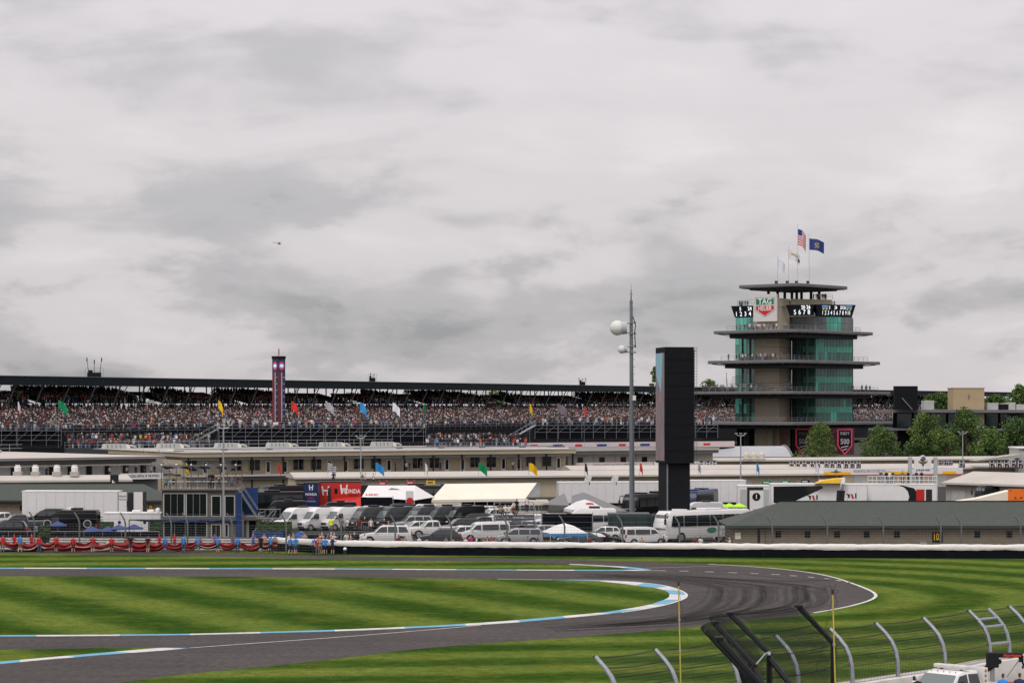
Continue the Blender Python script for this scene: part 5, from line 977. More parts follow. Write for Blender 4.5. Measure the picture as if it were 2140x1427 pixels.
VS = {
 'suv': dict(solids=[[(2.42, .34, .86), (2.50, .72, .90), (2.36, .98, .93), (1.2, 1.12, .97), (-2.4, 1.13, .97), (-2.5, .9, .94), (-2.46, .34, .9)], [(1.25, 1.11, .94), (.5, 1.74, .77), (.15, 1.84, .75), (-2.05, 1.82, .75), (-2.44, 1.12, .91)]], wt=[(1.1, .945), (1.84, .745)], win=[[(.98, 1.18), (.46, 1.68), (-.12, 1.72), (-.12, 1.18)], [(-.2, 1.18), (-.2, 1.72), (-1.08, 1.72), (-1.12, 1.18)], [(-1.24, 1.18), (-1.2, 1.71), (-1.92, 1.69), (-2.16, 1.2)]], ws=(1.17, 1.18, .56, 1.70, .86, .74), rw=(-2.42, 1.2, -2.12, 1.74, .82, .70), wheels=(1.55, -1.5), r=.39, hw=.97, hz=.82, L=2.5),
 'sedan': dict(solids=[[(2.3, .3, .82), (2.4, .62, .86), (2.2, .78, .9), (.95, .92, .93), (-1.9, 1.0, .93), (-2.36, .92, .9), (-2.4, .35, .86)], [(1.0, .91, .9), (.15, 1.36, .68), (-.25, 1.44, .64), (-.95, 1.43, .64), (-2.0, .99, .86)]], wt=[(.9, .91), (1.44, .645)], win=[[(.68, .97), (.1, 1.29), (-.32, 1.36), (-.32, .98)], [(-.4, .98), (-.4, 1.36), (-.95, 1.35), (-1.5, 1.03)]], ws=(.93, .97, .2, 1.34, .82, .64), rw=(-1.9, 1.03, -1.0, 1.40, .78, .62), wheels=(1.45, -1.4), r=.34, hw=.93, hz=.66, L=2.4),
 'cross': dict(solids=[[(2.2, .32, .84), (2.28, .66, .88), (2.1, .9, .91), (1.0, 1.04, .94), (-2.1, 1.10, .94), (-2.28, .9, .92), (-2.24, .34, .88)], [(1.1, 1.03, .91), (.3, 1.54, .73), (-.1, 1.65, .70), (-1.5, 1.62, .69), (-2.15, 1.09, .87)]], wt=[(1.03, .92), (1.65, .70)], win=[[(.82, 1.1), (.24, 1.5), (-.2, 1.56), (-.2, 1.1)], [(-.28, 1.1), (-.28, 1.56), (-1.02, 1.55), (-1.1, 1.12)], [(-1.2, 1.13), (-1.14, 1.53), (-1.5, 1.5), (-1.85, 1.18)]], ws=(1.04, 1.09, .36, 1.51, .83, .70), rw=(-2.12, 1.15, -1.56, 1.56, .78, .66), wheels=(1.4, -1.35), r=.36, hw=.94, hz=.74, L=2.28),
 'minivan': dict(solids=[[(2.45, .32, .86), (2.52, .68, .9), (2.3, .92, .94), (1.6, 1.06, .97), (-2.45, 1.06, .97), (-2.55, .85, .95), (-2.52, .32, .92)], [(1.7, 1.05, .94), (.75, 1.62, .80), (.3, 1.74, .77), (-2.2, 1.74, .77), (-2.5, 1.05, .92)]], wt=[(1.05, .95), (1.74, .77)], win=[[(1.35, 1.12), (.66, 1.56), (.1, 1.62), (.1, 1.12)], [(.0, 1.12), (0, 1.63), (-1.1, 1.63), (-1.1, 1.12)], [(-1.2, 1.12), (-1.2, 1.63), (-2.15, 1.61), (-2.3, 1.14)]], ws=(1.63, 1.12, .83, 1.58, .88, .78), rw=(-2.5, 1.13, -2.27, 1.66, .84, .74), wheels=(1.6, -1.5), r=.35, hw=.97, hz=.78, L=2.54),
 'pickup': dict(solids=[[(2.75, .45, .88), (2.82, .85, .93), (2.7, 1.15, .96), (1.35, 1.24, .99), (-.75, 1.24, .99), (-.75, .45, .97)], [(1.4, 1.23, .95), (.75, 1.82, .80), (.4, 1.93, .78), (-.55, 1.92, .78), (-.8, 1.23, .94)], [(-.76, .5, .97), (-.76, 1.22, .99), (-2.85, 1.22, .99), (-2.9, .5, .97)]], wt=[(1.23, .96), (1.93, .78)], win=[[(1.1, 1.3), (.68, 1.76), (.2, 1.82), (.2, 1.3)], [(.1, 1.3), (.1, 1.82), (-.52, 1.8), (-.6, 1.3)]], ws=(1.33, 1.30, .8, 1.79, .88, .77), rw=(-.8, 1.32, -.62, 1.84, .84, .74), wheels=(1.75, -1.75), r=.42, hw=.99, hz=.95, L=2.85),
 'van': dict(solids=[[(2.95, .36, .90), (3.02, .85, .93), (2.86, 1.16, .96), (2.22, 1.34, .98), (1.42, 2.30, .90), (1.05, 2.62, .84), (.6, 2.72, .82), (-2.86, 2.72, .82), (-2.98, 2.45, .88), (-3.02, .4, .98)]], wt=[(.4, .985), (1.3, .985), (2.3, .905), (2.72, .82)], win=[[(1.82, 1.46), (1.40, 2.0), (.82, 2.04), (.82, 1.40)]], ws=(2.18, 1.42, 1.50, 2.24, .90, .82), rw=(-3.01, 1.4, -2.985, 2.2, .78, .72), wheels=(2.05, -1.75), r=.37, hw=.985, hz=.92, L=3.02),
 'pvan': dict(solids=[[(2.45, .36, .88), (2.55, .8, .92), (2.35, 1.05, .95), (1.75, 1.2, .97), (1.0, 1.88, .86), (.6, 2.02, .82), (-2.4, 2.04, .82), (-2.52, 1.8, .87), (-2.56, .4, .97)]], wt=[(.4, .97), (1.2, .97), (1.9, .86), (2.04, .82)], win=[[(1.42, 1.28), (.98, 1.72), (.5, 1.76), (.5, 1.26)], [(.38, 1.26), (.38, 1.77), (-1.35, 1.79), (-1.35, 1.26)], [(-1.48, 1.26), (-1.48, 1.79), (-2.35, 1.78), (-2.4, 1.28)]], ws=(1.72, 1.26, 1.06, 1.84, .88, .80), rw=(-2.55, 1.25, -2.53, 1.78, .80, .74), wheels=(1.65, -1.55), r=.35, hw=.97, hz=.86, L=2.55),
 'coach': dict(solids=[[(5.9, .4, 1.2), (6.05, 1.2, 1.25), (5.95, 1.9, 1.26), (5.55, 3.1, 1.22), (5.25, 3.42, 1.12), (-5.8, 3.45, 1.12), (-6.0, 3.2, 1.2), (-6.0, .45, 1.26)]], wt=[(.4, 1.265), (1.9, 1.27), (3.1, 1.225), (3.45, 1.12)], win=[[(5.3, 1.75), (5.1, 2.9), (3.6, 2.95), (3.6, 1.75)]] + [[(3.5 - k * 1.85, 1.75), (3.5 - k * 1.85, 2.95), (1.72 - k * 1.85, 2.95), (1.72 - k * 1.85, 1.75)] for k in range(5)], ws=(6.03, 1.35, 5.58, 3.0, 1.16, 1.12), rw=(-6.01, 1.9, -6.005, 2.9, 1.0, .95), wheels=(3.9, -3.2, -4.4), r=.5, hw=1.265, hz=.85, L=6.05),
}
_PROTO = {}
def vehicle(kind, body, label, x, y, heading, group='vehicles parked in the infield lot', cat=None, sc=1.0, name=None, D=None, z=0.0, extra=None, win=None):
    """parks a vehicle with its middle at pixel (x, ground row y)"""
    p = G(x, y) if D is None else Vector((PX(x, D), D, z)); cat = cat or {'suv': 'SUV', 'cross': 'car', 'sedan': 'car', 'minivan': 'minivan', 'pickup': 'pickup', 'van': 'van', 'pvan': 'van', 'coach': 'coach'}[kind]; key = (kind, body.name, win)
    nm = name or {'suv': 'parked_suv', 'cross': 'parked_car', 'sedan': 'parked_car', 'minivan': 'minivan', 'pickup': 'pickup_truck', 'van': 'tall_van', 'pvan': 'passenger_van', 'coach': 'motor_coach'}[kind]
    if key in _PROTO:
        t = dup(_PROTO[key], None, p, R(heading), label); t.name = nm; t.scale = (sc,) * 3; t['group'] = group; t['category'] = cat
        return t
    S = VS[kind]; t = thing(nm, label, cat, p, R(heading), group); t.scale = (sc,) * 3; _PROTO[key] = t; w = wf_(S['wt'])
    b = MB()
    for s in S['solids']: b.side(s)
    b.build('body', body, t, bevel=.05, seg=2, smooth=True, ang=30)
    wins = list(S['win'])
    if win == 'long' and kind == 'van': wins += [[(.7 - k * 1.2, 1.42), (.7 - k * 1.2, 2.05), (-.42 - k * 1.2, 2.05), (-.42 - k * 1.2, 1.42)] for k in range(3)]
    for s in (-1, 1):
        for q in wins: b = MB(); pts = [(x_, s * (w(z_) + .014), z_) for x_, z_ in q]; b.poly(pts if s < 0 else pts[::-1]); b.build('side_window', M_CGL, t)
    x0, z0, x1, z1, w0, w1 = S['ws']; b = MB(); b.poly([(x0 + .02, -w0, z0 + .02), (x0 + .02, w0, z0 + .02), (x1 + .02, w1, z1 + .02), (x1 + .02, -w1, z1 + .02)]); b.build('windscreen', M_WGL, t)
    x0, z0, x1, z1, w0, w1 = S['rw']; b = MB(); b.poly([(x0 - .02, w0, z0 + .01), (x0 - .02, -w0, z0 + .01), (x1 - .02, -w1, z1 + .01), (x1 - .02, w1, z1 + .01)]); b.build('rear_window', M_CGL, t)
    r = S['r']
    for wx in S['wheels']:
        for s in (-1, 1):
            hw = S['hw']; wh = MB(); wh.tube((0, s * (hw - .22), r), (0, s * (hw + .012), r), r, n=16); o = wh.build('wheel', M_TYRE, t, (wx, 0, 0)); rm = MB(); rm.tube((0, s * (hw + .01), r), (0, s * (hw + .03), r), r * .66, r * .6, n=12); rm.build('rim', M_RIM, o)
            b = MB(); b.poly([(wx + (r + .09) * math.cos(a), s * (hw + .006), r + (r + .09) * math.sin(a)) for a in [k * math.pi / 8 - .25 for k in range(10)]][::s]); b.build('wheel_arch', M_TRIMB, t)
    hz, Lh, hw = S['hz'], S['L'], S['hw']
    for s in (-1, 1):
        b = MB(); b.box((Lh - .10, s * (hw - .28), hz), (.22, .36, .18)); b.build('headlight', M_HL, t, bevel=.03)
        b = MB(); b.box((-Lh + .04, s * (hw - .12), hz + .16), (.16, .2, .34 if kind != 'coach' else .6)); b.build('tail_light', M_TL, t, bevel=.02)
        if kind != 'coach': x0 = S['ws'][0]; b = MB(); b.box((x0 - .22, s * (hw + .10), S['ws'][1] + .08), (.14, .2, .18)); b.build('mirror', body if kind != 'van' else M_TRIMB, t, bevel=.03)
        else: b = MB(); b.pipe([(5.7, s * 1.1, 3.2), (6.2, s * 1.3, 3.1), (6.25, s * 1.35, 2.6)], .06, 6); b.box((6.25, s * 1.36, 2.3), (.14, .24, .62)); b.build('mirror', M_TRIMB, t)
    b = MB(); b.box((Lh - .03, 0, hz - .08), (.1, hw * .95, .26)); b.build('grille', M_TRIMB, t); b = MB(); b.box((Lh - .12, 0, .45), (.3, hw * 1.7, .2)); b.box((-Lh + .1, 0, .45), (.3, hw * 1.75, .22)); b.build('bumper', M_TRIMB if kind in ('van', 'pvan', 'pickup') else body, t, bevel=.03)
    b = MB(); b.box((-Lh - .02, 0, .72), (.02, .34, .17)); b.build('number_plate', M_WHITE, t)
    if kind in ('suv', 'cross', 'minivan'):
        b = MB(); zr_ = S['solids'][1][2][1] + .05
        for s in (-1, 1): b.tube((.1, s * .66, zr_), (-1.8, s * .66, zr_ - .02), .025, n=5)
        b.build('roof_rack', M_TRIMB, t)
    if kind == 'van': b = MB(); b.box((-.8, 0, 2.83), (1.1, .9, .2)); b.build('roof_unit', M_TRIMB, t, bevel=.05)
    if kind == 'coach':
        b = MB(); b.box((-1, 0, 3.55), (2.4, 1.6, .24)); b.box((3.2, 0, 3.52), (1.2, 1.4, .18)); b.build('roof_unit', body, t, bevel=.06)
    return t
# ---- rows of tall vans (noses towards camera-left)
for i, (x, m_, lab) in enumerate([(622, PW, 'white tall van nearest the hedge planter in the van row'), (668, PW, 'white tall van second in the van row beside the hedge planter'), (718, PW, 'white tall van third in the row, next to the first dark van'), (770, PG, 'dark grey tall van next to the three white vans'), (822, PG, 'dark grey tall van with curved nose, second of the dark vans'), (886, PG, 'dark grey tall van, third of the dark vans'), (924, PG, 'dark grey tall van, fourth of the dark vans'), (965, PK, 'black tall van at the end of the van row')]):
    vehicle('van', m_, lab, x, 1108 - .6 * i, 222, 'row of tall vans facing the track')
V = vehicle
V('suv', PW, 'long white SUV parked side-on right behind the barrier', 806, 1137, 184, sc=1.12)
V('cross', PG, 'dark grey hatchback right behind the barrier', 918, 1137, 186); V('suv', PW, 'white SUV parked between the dark hatchback and the passenger van', 966, 1131, 196, sc=.95); V('pickup', PW, 'white crew-cab pickup behind the dark hatchback', 905, 1123, 190); V('suv', PG, 'dark grey SUV in front of the black tall van', 962, 1116, 195); V('cross', PW, 'white car behind the long white SUV', 868, 1118, 200)
V('pvan', PW, 'white passenger van with its tail towards the small bleacher', 1012, 1131, 192, sc=1.06); V('minivan', PS, 'silver minivan behind the barrier by the blue-edged canopy', 1084, 1137, 184); V('cross', PK, 'dark red-lit car beside the small aluminium bleacher', 1078, 1121, 60); V('cross', PS, 'silver car half hidden behind the silver minivan', 1130, 1127, 190)
V('sedan', PD_, 'blue-grey sedan under the blue-edged canopy corner', 1212, 1139, 178); V('sedan', PK, 'black sedan low behind the barrier beside the white crossover', 1256, 1139, 350); V('cross', PW, 'white crossover with red tail light beside the passenger van', 1262, 1130, 172); V('cross', PG, 'dark car behind the white crossover', 1318, 1126, 190)
V('pvan', PW, 'white passenger van showing its rear doors beside the white coach', 1346, 1138, 18, sc=.95); V('cross', PW, 'white car nose-on between passenger van and white coach', 1392, 1128, 250)
V('van', PW, 'white camper van with roof units beside the green container', 1226, 1117, 183, win='long', sc=1.12)
co = V('coach', PW, 'white tour coach with green lettering in front of the big screen tower', 1467, 1129, 214, 'coaches', sc=.98)
for y_, s_, sz_ in ((1.3, 'COACH', .55), (.86, 'USA', .4)): text('lettering', s_, sz_, (-2.2, 1.29, y_), mat('green_lettering', (.02, .16, .09), .6, var=0), co, rz=R(180))
b = MB(); b.poly([(-.4 + .7 * math.cos(a), 1.285, 1.25 + .3 * math.sin(a)) for a in [k * math.pi / 5 for k in range(10)]]); b.build('emblem', mat('green_lettering', (.02, .16, .09)), co)
# second and third rows
V('van', PK, 'black van with rounded roof in front of the red race trailer', 700, 1089, 185, sc=.92); V('suv', PW, 'white SUV beside the black rounded van', 766, 1086, 188); V('suv', PK, 'long black SUV in front of the black awning', 826, 1088, 184, sc=1.2); V('van', PK, 'black van behind the white vans near the hospitality stair', 590, 1090, 185); V('suv', PW, 'white SUV in front of the dark coach by the marquee', 878, 1082, 186); V('pickup', PW, 'white pickup between marquee and dark vans', 868, 1098, 184)
V('suv', PW, 'white SUV with roof rack before the marquee wall', 932, 1084, 190); V('cross', PS, 'silver car before the marquee opening', 974, 1085, 200); V('suv', PW, 'white SUV before the marquee opening', 1002, 1086, 192); V('pickup', PW, 'white pickup tail beside the small bleacher', 1034, 1094, 200); V('cross', PK, 'black car before the end of the marquee', 1042, 1082, 190); V('van', PCR, 'cream van behind the small aluminium bleacher', 1098, 1088, 184, win='long')
V('cross', PW, 'white car tucked beside the small bleacher', 1122, 1102, 300); V('suv', PG, 'dark SUV seen through the small bleacher', 985, 1104, 200); V('cross', PW, 'white car behind the dark SUV by the small bleacher', 1030, 1106, 220)
V('van', PW, 'white van just past the big screen tower', 1463, 1091, 190, sc=.95); V('suv', PW, 'white SUV in front of the lime umbrellas', 1486, 1089, 200); V('suv', PG, 'dark SUV beside the orange striped pickup', 1512, 1084, 200); 
op = V('pickup', PW, 'white pickup with orange stripe beside the green roof', 1544, 1102, 210); b = MB()
for s in (-1, 1): b.poly([(x_, s * 1.012, z_) for x_, z_ in ((2.5, .65), (2.5, 1.0), (-2.8, 1.12), (-2.8, .65))][::s])
b.build('orange_stripe', POR, op); V('suv', PW, 'white SUV tucked behind the hipped green roof', 1580, 1096, 205); V('suv', PG, 'dark grey SUV behind the hipped green roof', 1606, 1088, 195)
# left group
V('pickup', PW, 'white pickup nose at the left picture edge', 6, 1103, 215); V('pickup', PG, 'dark dually pickup with big chrome wheel near the left picture edge', 40, 1112, 200, sc=1.1); V('suv', PK, 'low black SUV at the left picture edge beside the hedge planter', 8, 1124, 185, sc=1.05)
bl = V('van', PK, 'long black branded van with round white emblems behind blue parasols', 145, 1121, 176, sc=1.12); 
for xx in (-2.1, 2.0):
    b = MB(); b.tube((xx, 1.0, 1.35), (xx, 1.02, 1.35), .42, n=18); b.build('round_emblem', M_AC, bl); b = MB(); b.tube((xx, 1.02, 1.35), (xx, 1.03, 1.35), .34, n=18); b.build('emblem_disc', M_TRIMB, bl)
V('suv', PK, 'black SUV behind the branded black van', 96, 1100, 186, sc=1.15); V('van', PW, 'white van behind the branded black van', 160, 1098, 184, sc=.85); V('cross', PS, 'silver car between branded van and white camper trailer', 222, 1110, 250)
V('suv', PW, 'white SUV between the cream van and the blue-edged canopy', 1148, 1104, 190); V('suv', PG, 'dark grey SUV behind the blue-edged canopy', 1150, 1117, 186); V('cross', PS, 'silver car beside the green container end', 1290, 1120, 200); V('suv', PS, 'silver SUV behind the dark hatchback row', 862, 1109, 192); V('pickup', PK, 'black pickup behind the white passenger van', 1012, 1114, 196); V('suv', PW, 'white SUV at the foot of the big screen tower', 1426, 1104, 205); V('minivan', PW, 'white minivan below the marquee wall', 908, 1094, 188)
# ---------------------------------------------------------------- motor homes and transporters
V('coach', PK, 'black motor coach with pale windscreen beside the radome mast', 1368, 1083, 232, 'coaches', sc=.98); V('coach', PNV, 'dark blue motor coach just past the big screen tower', 1462, 1072, 250, 'coaches', sc=.95); V('coach', PK, 'black motor coach under the broad white garage roof', 2120, 1062, 200, 'coaches'); V('coach', PK, 'black motor coach with awning beside the white marquee', 885, 1063, 352, 'coaches'); V('coach', PK, 'black motor coach nose-on behind the red and navy trailers', 628, 1066, 215, 'coaches', sc=1.05); V('coach', PK, 'black motor coach between hospitality stair and race trailers', 555, 1074, 185, 'coaches', sc=.9)
def trailer(label, x0, x1, yb, Ht, m, rz=0, dep=2.6, name='semi_trailer', z0=1.1, grp='semi-trailers and race transporters', D=None, ribs=True):
    D = D or H * F / (yb - HZ); ln = abs(x1 - x0) / F * D / max(math.cos(rz), .3); t = thing(name, label, 'trailer', (PX(x0, D), D, 0), rz, grp)
    b = MB(); b.bz(0, ln, 0, dep, z0, Ht); b.build('box', m, t, bevel=.05); b = MB(); b.bz(-.03, ln + .03, -.03, dep + .03, Ht - .12, Ht + .03); b.build('roof_rail', M_WHITE if m in (PW, M_WHITE) else M_TRIMB, t); bx(t, 'chassis', M_TRIMB, (.8, ln - .2, .4, dep - .4, .75, z0 - .01))
    if ribs:
        b = MB()
        for k in range(int(ln / 1.2)): b.bz(.6 + k * 1.2, .63 + k * 1.2, -.012, -.003, z0 + .1, Ht - .15)
        b.build('panel_joint', M_AC if m in (PW, M_WHITE) else M_TRIMB, t)
    for k in range(2):
        for yy in (.15, dep - .15): wh = MB(); wh.tube((0, -.14, .5), (0, .14, .5), .5, n=14); o = wh.build('wheel', M_TYRE, t, (ln - 2.0 - k * 1.2, yy, 0)); rm = MB(); rm.tube((0, -.16, .5), (0, -.142, .5), .3, n=10); rm.build('rim', M_RIM, o)
    b = MB(); b.box((1.8, .5, .55), (.18, .18, 1.1)); b.box((1.8, dep - .5, .55), (.18, .18, 1.1)); b.build('landing_leg', M_TRIMB, t)
    return t, ln
t, ln = trailer('plain white semi-trailer with open rear doors in front of the green-roofed block', 46, 248, 1099, 4.3, PW, R(-3), name='semi_trailer', D=296)
b = MB(); b.bz(ln + .005, ln + .06, .15, 2.45, 1.2, 4.15); b.build('interior_shade_sheet', M_DARKIN, t)  # near-black sheet on the solid end imitates the shade inside the trailer
for k, (q0, q1) in enumerate(((.1, 1.1), (2.0, 3.1))): bx(t, 'rear_door', PW, (ln + q0, ln + q1, -.06, 0, 1.15, 4.2)); bx(t, 'door_bar', M_STEEL2, (ln + q0 - .05, ln + q0, -.08, -.02, 1.15, 4.2))
bx(t, 'door_liner', M_TRIMB, (ln + 1.2, ln + 1.95, .3, .36, 1.2, 4.1)); text('lettering', 'Haulin', .45, (ln + .6, -.075, 3.7), M_TRIMB, t, sx=.8); text('lettering', 'Horses', .4, (ln + .6, -.075, 3.3), M_TRIMB, t, sx=.8); bx(t, 'second_door_bay', M_TRIMB, (ln + 3.15, ln + 3.25, -.08, 1.5, 1.15, 4.2))
t, ln = trailer('white camper trailer beside the two-storey hospitality unit', 216, 336, 1127, 2.95, PW, 0, 2.4, 'camper_trailer', .5)
for q in (.28, .72): b = MB(); b.tube((ln * q, -.012, 1.9), (ln * q, -.004, 1.9), .18, n=14); b.build('round_emblem', PNV, t)
b = MB(); b.box((ln * .55, 1.2, 3.1), (.9, .8, .25)); b.box((ln * .8, 1.2, 3.12), (.7, .7, .3)); b.build('roof_vent', M_WHITE, t, bevel=.05); b = MB(); b.sphere((ln * .93, 1.0, 3.2), .3, 10, 6); b.build('satellite_dish', M_WHITE, t, smooth=True)
def hmark(par, xc, zc, s, m, y=-.03):
    b = MB()
    for sg_ in (-1, 1): b.poly([(xc + sg_ * s * .42, y, zc + s * .5), (xc + sg_ * s * .26, y, zc + s * .5), (xc + sg_ * s * .14, y, zc - s * .5), (xc + sg_ * s * .30, y, zc - s * .5)][::sg_])
    b.poly([(xc - s * .2, y, zc - s * .05), (xc + s * .2, y, zc - s * .05), (xc + s * .22, y, zc + s * .1), (xc - s * .22, y, zc + s * .1)]); b.build('emblem', m, par)
t, ln = trailer('dark navy race transporter end with white wing emblem', 635, 665, 1072, 4.2, PNV, 0, 3.5, 'race_transporter', .4, ribs=False); hmark(t, ln / 2, 3.55, .75, M_WHITE); text('lettering', 'HONDA', .5, (ln / 2, -.03, 2.6), M_WHITE, t, sx=.85, bold=.01); text('lettering', 'HRC', .42, (ln / 2, -.03, 2.05), M_SRD, t); text('lettering', 'US RACING', .24, (ln / 2, -.03, 1.65), M_WHITE, t)
t, ln = trailer('bright red race transporter with large white lettering', 665, 754, 1070, 4.25, PRED, R(4), 3.4, 'race_transporter', .6, ribs=False); hmark(t, 1.0, 3.0, 1.3, M_WHITE); hmark(t, ln * .60, 3.2, 1.3, M_WHITE); text('lettering', 'HONDA', .8, (ln * .77, -.03, 2.9), M_WHITE, t, sx=.85, bold=.02); text('lettering', 'RACING', .38, (ln * .82, -.03, 2.35), M_BLKM, t, sx=.8); bx(t, 'side_door', M_TRIMB, (ln * .22, ln * .30, -.03, -.005, .9, 3.4)); bx(t, 'side_window', M_CGL, (ln * .38, ln * .45, -.03, -.005, 2.6, 3.3))
b = MB(); b.poly([(ln * .34, -.1, 1.9), (ln * 1.0, -.1, 2.2), (ln * 1.0, -3.2, .9), (ln * .30, -3.0, .9)]); b.poly([(ln * 1.0, -3.2, .9), (ln * .30, -3.0, .9), (ln * .30, -3.0, .2), (ln, -3.2, .2)]); b.build('red_awning', PRED, t)
trailer('long white transporter behind the pop-up tent and mast', 1168, 1392, 1068, 4.1, PW, R(6)); trailer('white transporter past the big screen tower below the light pole', 1444, 1560, 1066, 4.25, PW, R(4))
t, ln = trailer('white transporter bay with black number one disc', 1543, 1608, 1078, 4.1, M_WHITE, 0, 3.0, 'race_transporter', .6, ribs=False)
bx(t, 'door_portal', M_TRIMB, (ln * .28, ln * .36, -.05, -.005, .7, 3.9), (ln * .36, ln * .80, -.05, -.005, 3.5, 3.9)); bx(t, 'grey_panel', M_AC, (ln * .05, ln * .27, -.04, -.005, .7, 3.6), (ln * .81, ln * .98, -.04, -.005, .7, 3.6)); b = MB(); b.tube((ln * .58, -.03, 2.6), (ln * .58, -.005, 2.6), .55, n=20); o = b.build('number_disc', M_BLKM, t); text('number', '1', .8, (ln * .58, -.05, 2.6), M_WHITE, o, bold=.02); bx(t, 'red_base', PRED, (0, ln, -.03, -.005, .62, .78))
t, ln = trailer('sleek white race transporter with sloping black window band', 1612, 1756, 1074, 4.15, M_WHITE, 0, 3.0, 'race_transporter', .6, ribs=False)
b = MB(); b.poly([(.3, -.02, 1.6), (.3, -.02, 3.8), (ln * .72, -.02, 3.9), (ln * .76, -.02, 3.6), (ln * .2, -.02, 1.2)]); b.build('black_band', M_CGL, t); b = MB(); b.poly([(ln * .02, -.03, .95), (ln * .26, -.03, 1.15), (ln * .24, -.03, .85)]); b.build('red_stripe', PRED, t)
def rll(par, xc, zc, s=1.0, y=-.035):
    b = MB(); b.poly([(xc - .9 * s, y, zc + .35 * s), (xc - .25 * s, y, zc + .25 * s), (xc - .3 * s, y, zc - .3 * s), (xc - .55 * s, y, zc - .28 * s), (xc - .5 * s, y, zc + .05 * s)]); b.poly([(xc + .55 * s, y, zc + .4 * s), (xc + .75 * s, y, zc + .4 * s), (xc + .75 * s, y, zc - .35 * s), (xc + .55 * s, y, zc - .35 * s)]); b.build('emblem', M_BLKM, par); b = MB(); b.poly([(xc - .15 * s, y, zc + .32 * s), (xc + .15 * s, y, zc + .3 * s), (xc + .4 * s, y, zc - .4 * s), (xc + .1 * s, y, zc - .4 * s)]); b.build('emblem_red', PRED, par)
rll(t, ln * .60, 2.3, .9)
t, ln = trailer('white race transporter with black racing emblem above the green ridge', 1762, 1812, 1074, 4.1, M_WHITE, 0, 3.0, 'race_transporter', .6); rll(t, ln * .35, 2.5, .9)
for k in range(2):
    p = W(1747 + 6 * k, 0, 326); t = thing('tyre_stack', 'black wrapped tyre stack leaning ' + ('nearest the sloping window band' if k == 0 else 'nearest the plain white transporter'), 'tyre stack', (p.x, p.y - 2.2, 1.1), 0, 'wrapped tyre stacks')
    for j in range(5): b = MB(); b.tube((.04 * j, 0, .02 + j * .46), (.04 * j + .03, 0, .46 + j * .46), .36, n=14); b.build('tyre', M_TYRE, t, smooth=True)
    b = MB(); b.box((.1, 0, -.55), (.9, .9, 1.08)); b.build('stand', M_WHITE, t)
t, ln = trailer('white stage trailer with black and red swooshes under the white railing', 1814, 1958, 1072, 4.0, M_WHITE, 0, 3.2, 'race_transporter', .6, ribs=False)
b = MB(); cx_, cz_ = ln * .45, 2.4
b.poly([(ln * .28 , -.02, 3.95)] + [(ln * .43 + 1.6 * math.cos(a), -.02, 2.3 + 1.55 * math.sin(a)) for a in (1.5, 1.0, .5, 0, -.5, -1.0)] + [(ln * .50, -.02, .7), (ln * .63, -.02, .7)] + [(ln * .60 + 1.2 * math.cos(a), -.02, 2.2 + 1.5 * math.sin(a)) for a in (-.9, -.3, .4, 1.0)] + [(ln * .45, -.02, 3.95)]); b.build('black_swoosh', M_CGL, t)
bx(t, 'red_panel', PRED, (ln * .70, ln * .82, -.03, -.005, .7, 3.3)); bx(t, 'dark_door', M_TRIMB, (ln * .84, ln * .93, -.03, -.005, .7, 3.3)); b = MB()
for k in range(17): q = ln * k / 16; b.tube((q, 0, 4.02), (q, 0, 5.1), .045, n=5)
for z in (4.55, 5.1): b.tube((0, 0, z), (ln, 0, z), .05, n=5)
b.build('white_railing', M_WHITE, t)
# emblem sign over the stage trailer
es = thing('garage_area_sign', 'white GARAGE AREA sign with brown wings between two grey posts', 'sign', (PX(1929, 345), 345, 0)); q = F / 345
for s_ in (1902.5, 1956): b = MB(); b.box(((s_ - 1929) / q, .3, PZ(955, 345) / 2), (.52, .52, PZ(955, 345))); b.build('post', M_AC, es)
z0, z1 = PZ(986, 345), PZ(959, 345); bx(es, 'panel', M_WHITE, (-1.25, 1.2, 0, .15, z0, z1)); b = MB(); b.tube((-.02, 0, z1 + .12), (-.02, .15, z1 + .12), .46, n=20); b.build('panel_crest', M_WHITE, es)
b = MB(); b.poly([(u, -.02, z1 - .55 + v) for u, v in ((-.75, .32), (-.3, .2), (.25, .2), (.72, .32), (.5, -.02), (.2, -.15), (.1, -.42), (0, -.55), (-.12, -.42), (-.22, -.15), (-.52, -.02))]); b.build('wing_emblem', mat('emblem_brown', (.16, .085, .03), .6, var=.1), es)
b = MB(); b.tube((.06, -.03, z1 + .1), (.06, -.005, z1 + .1), .3, n=16); b.build('wheel_emblem', mat('emblem_teal', (.05, .16, .22), .6), es); b = MB(); b.tube((.1, -.045, z1 + .06), (.1, -.032, z1 + .06), .15, n=12); b.build('wheel_hub', mat('emblem_red', (.45, .06, .06), .6), es); text('lettering', 'GARAGE AREA', .38, (0, -.03, z0 + .28), M_BLKM, es, sx=.82, bold=.008)
for s_ in (-1, 1): b = MB(); b.tube((s_ * 1.2, .1, z1 - .3), (s_ * 1.6, .25, z1 - .1), .05, n=5); b.tube((s_ * 1.2, .1, z0 + .4), (s_ * 1.6, .25, z0 + .6), .05, n=5); b.build('bracket', M_STEEL2, es)
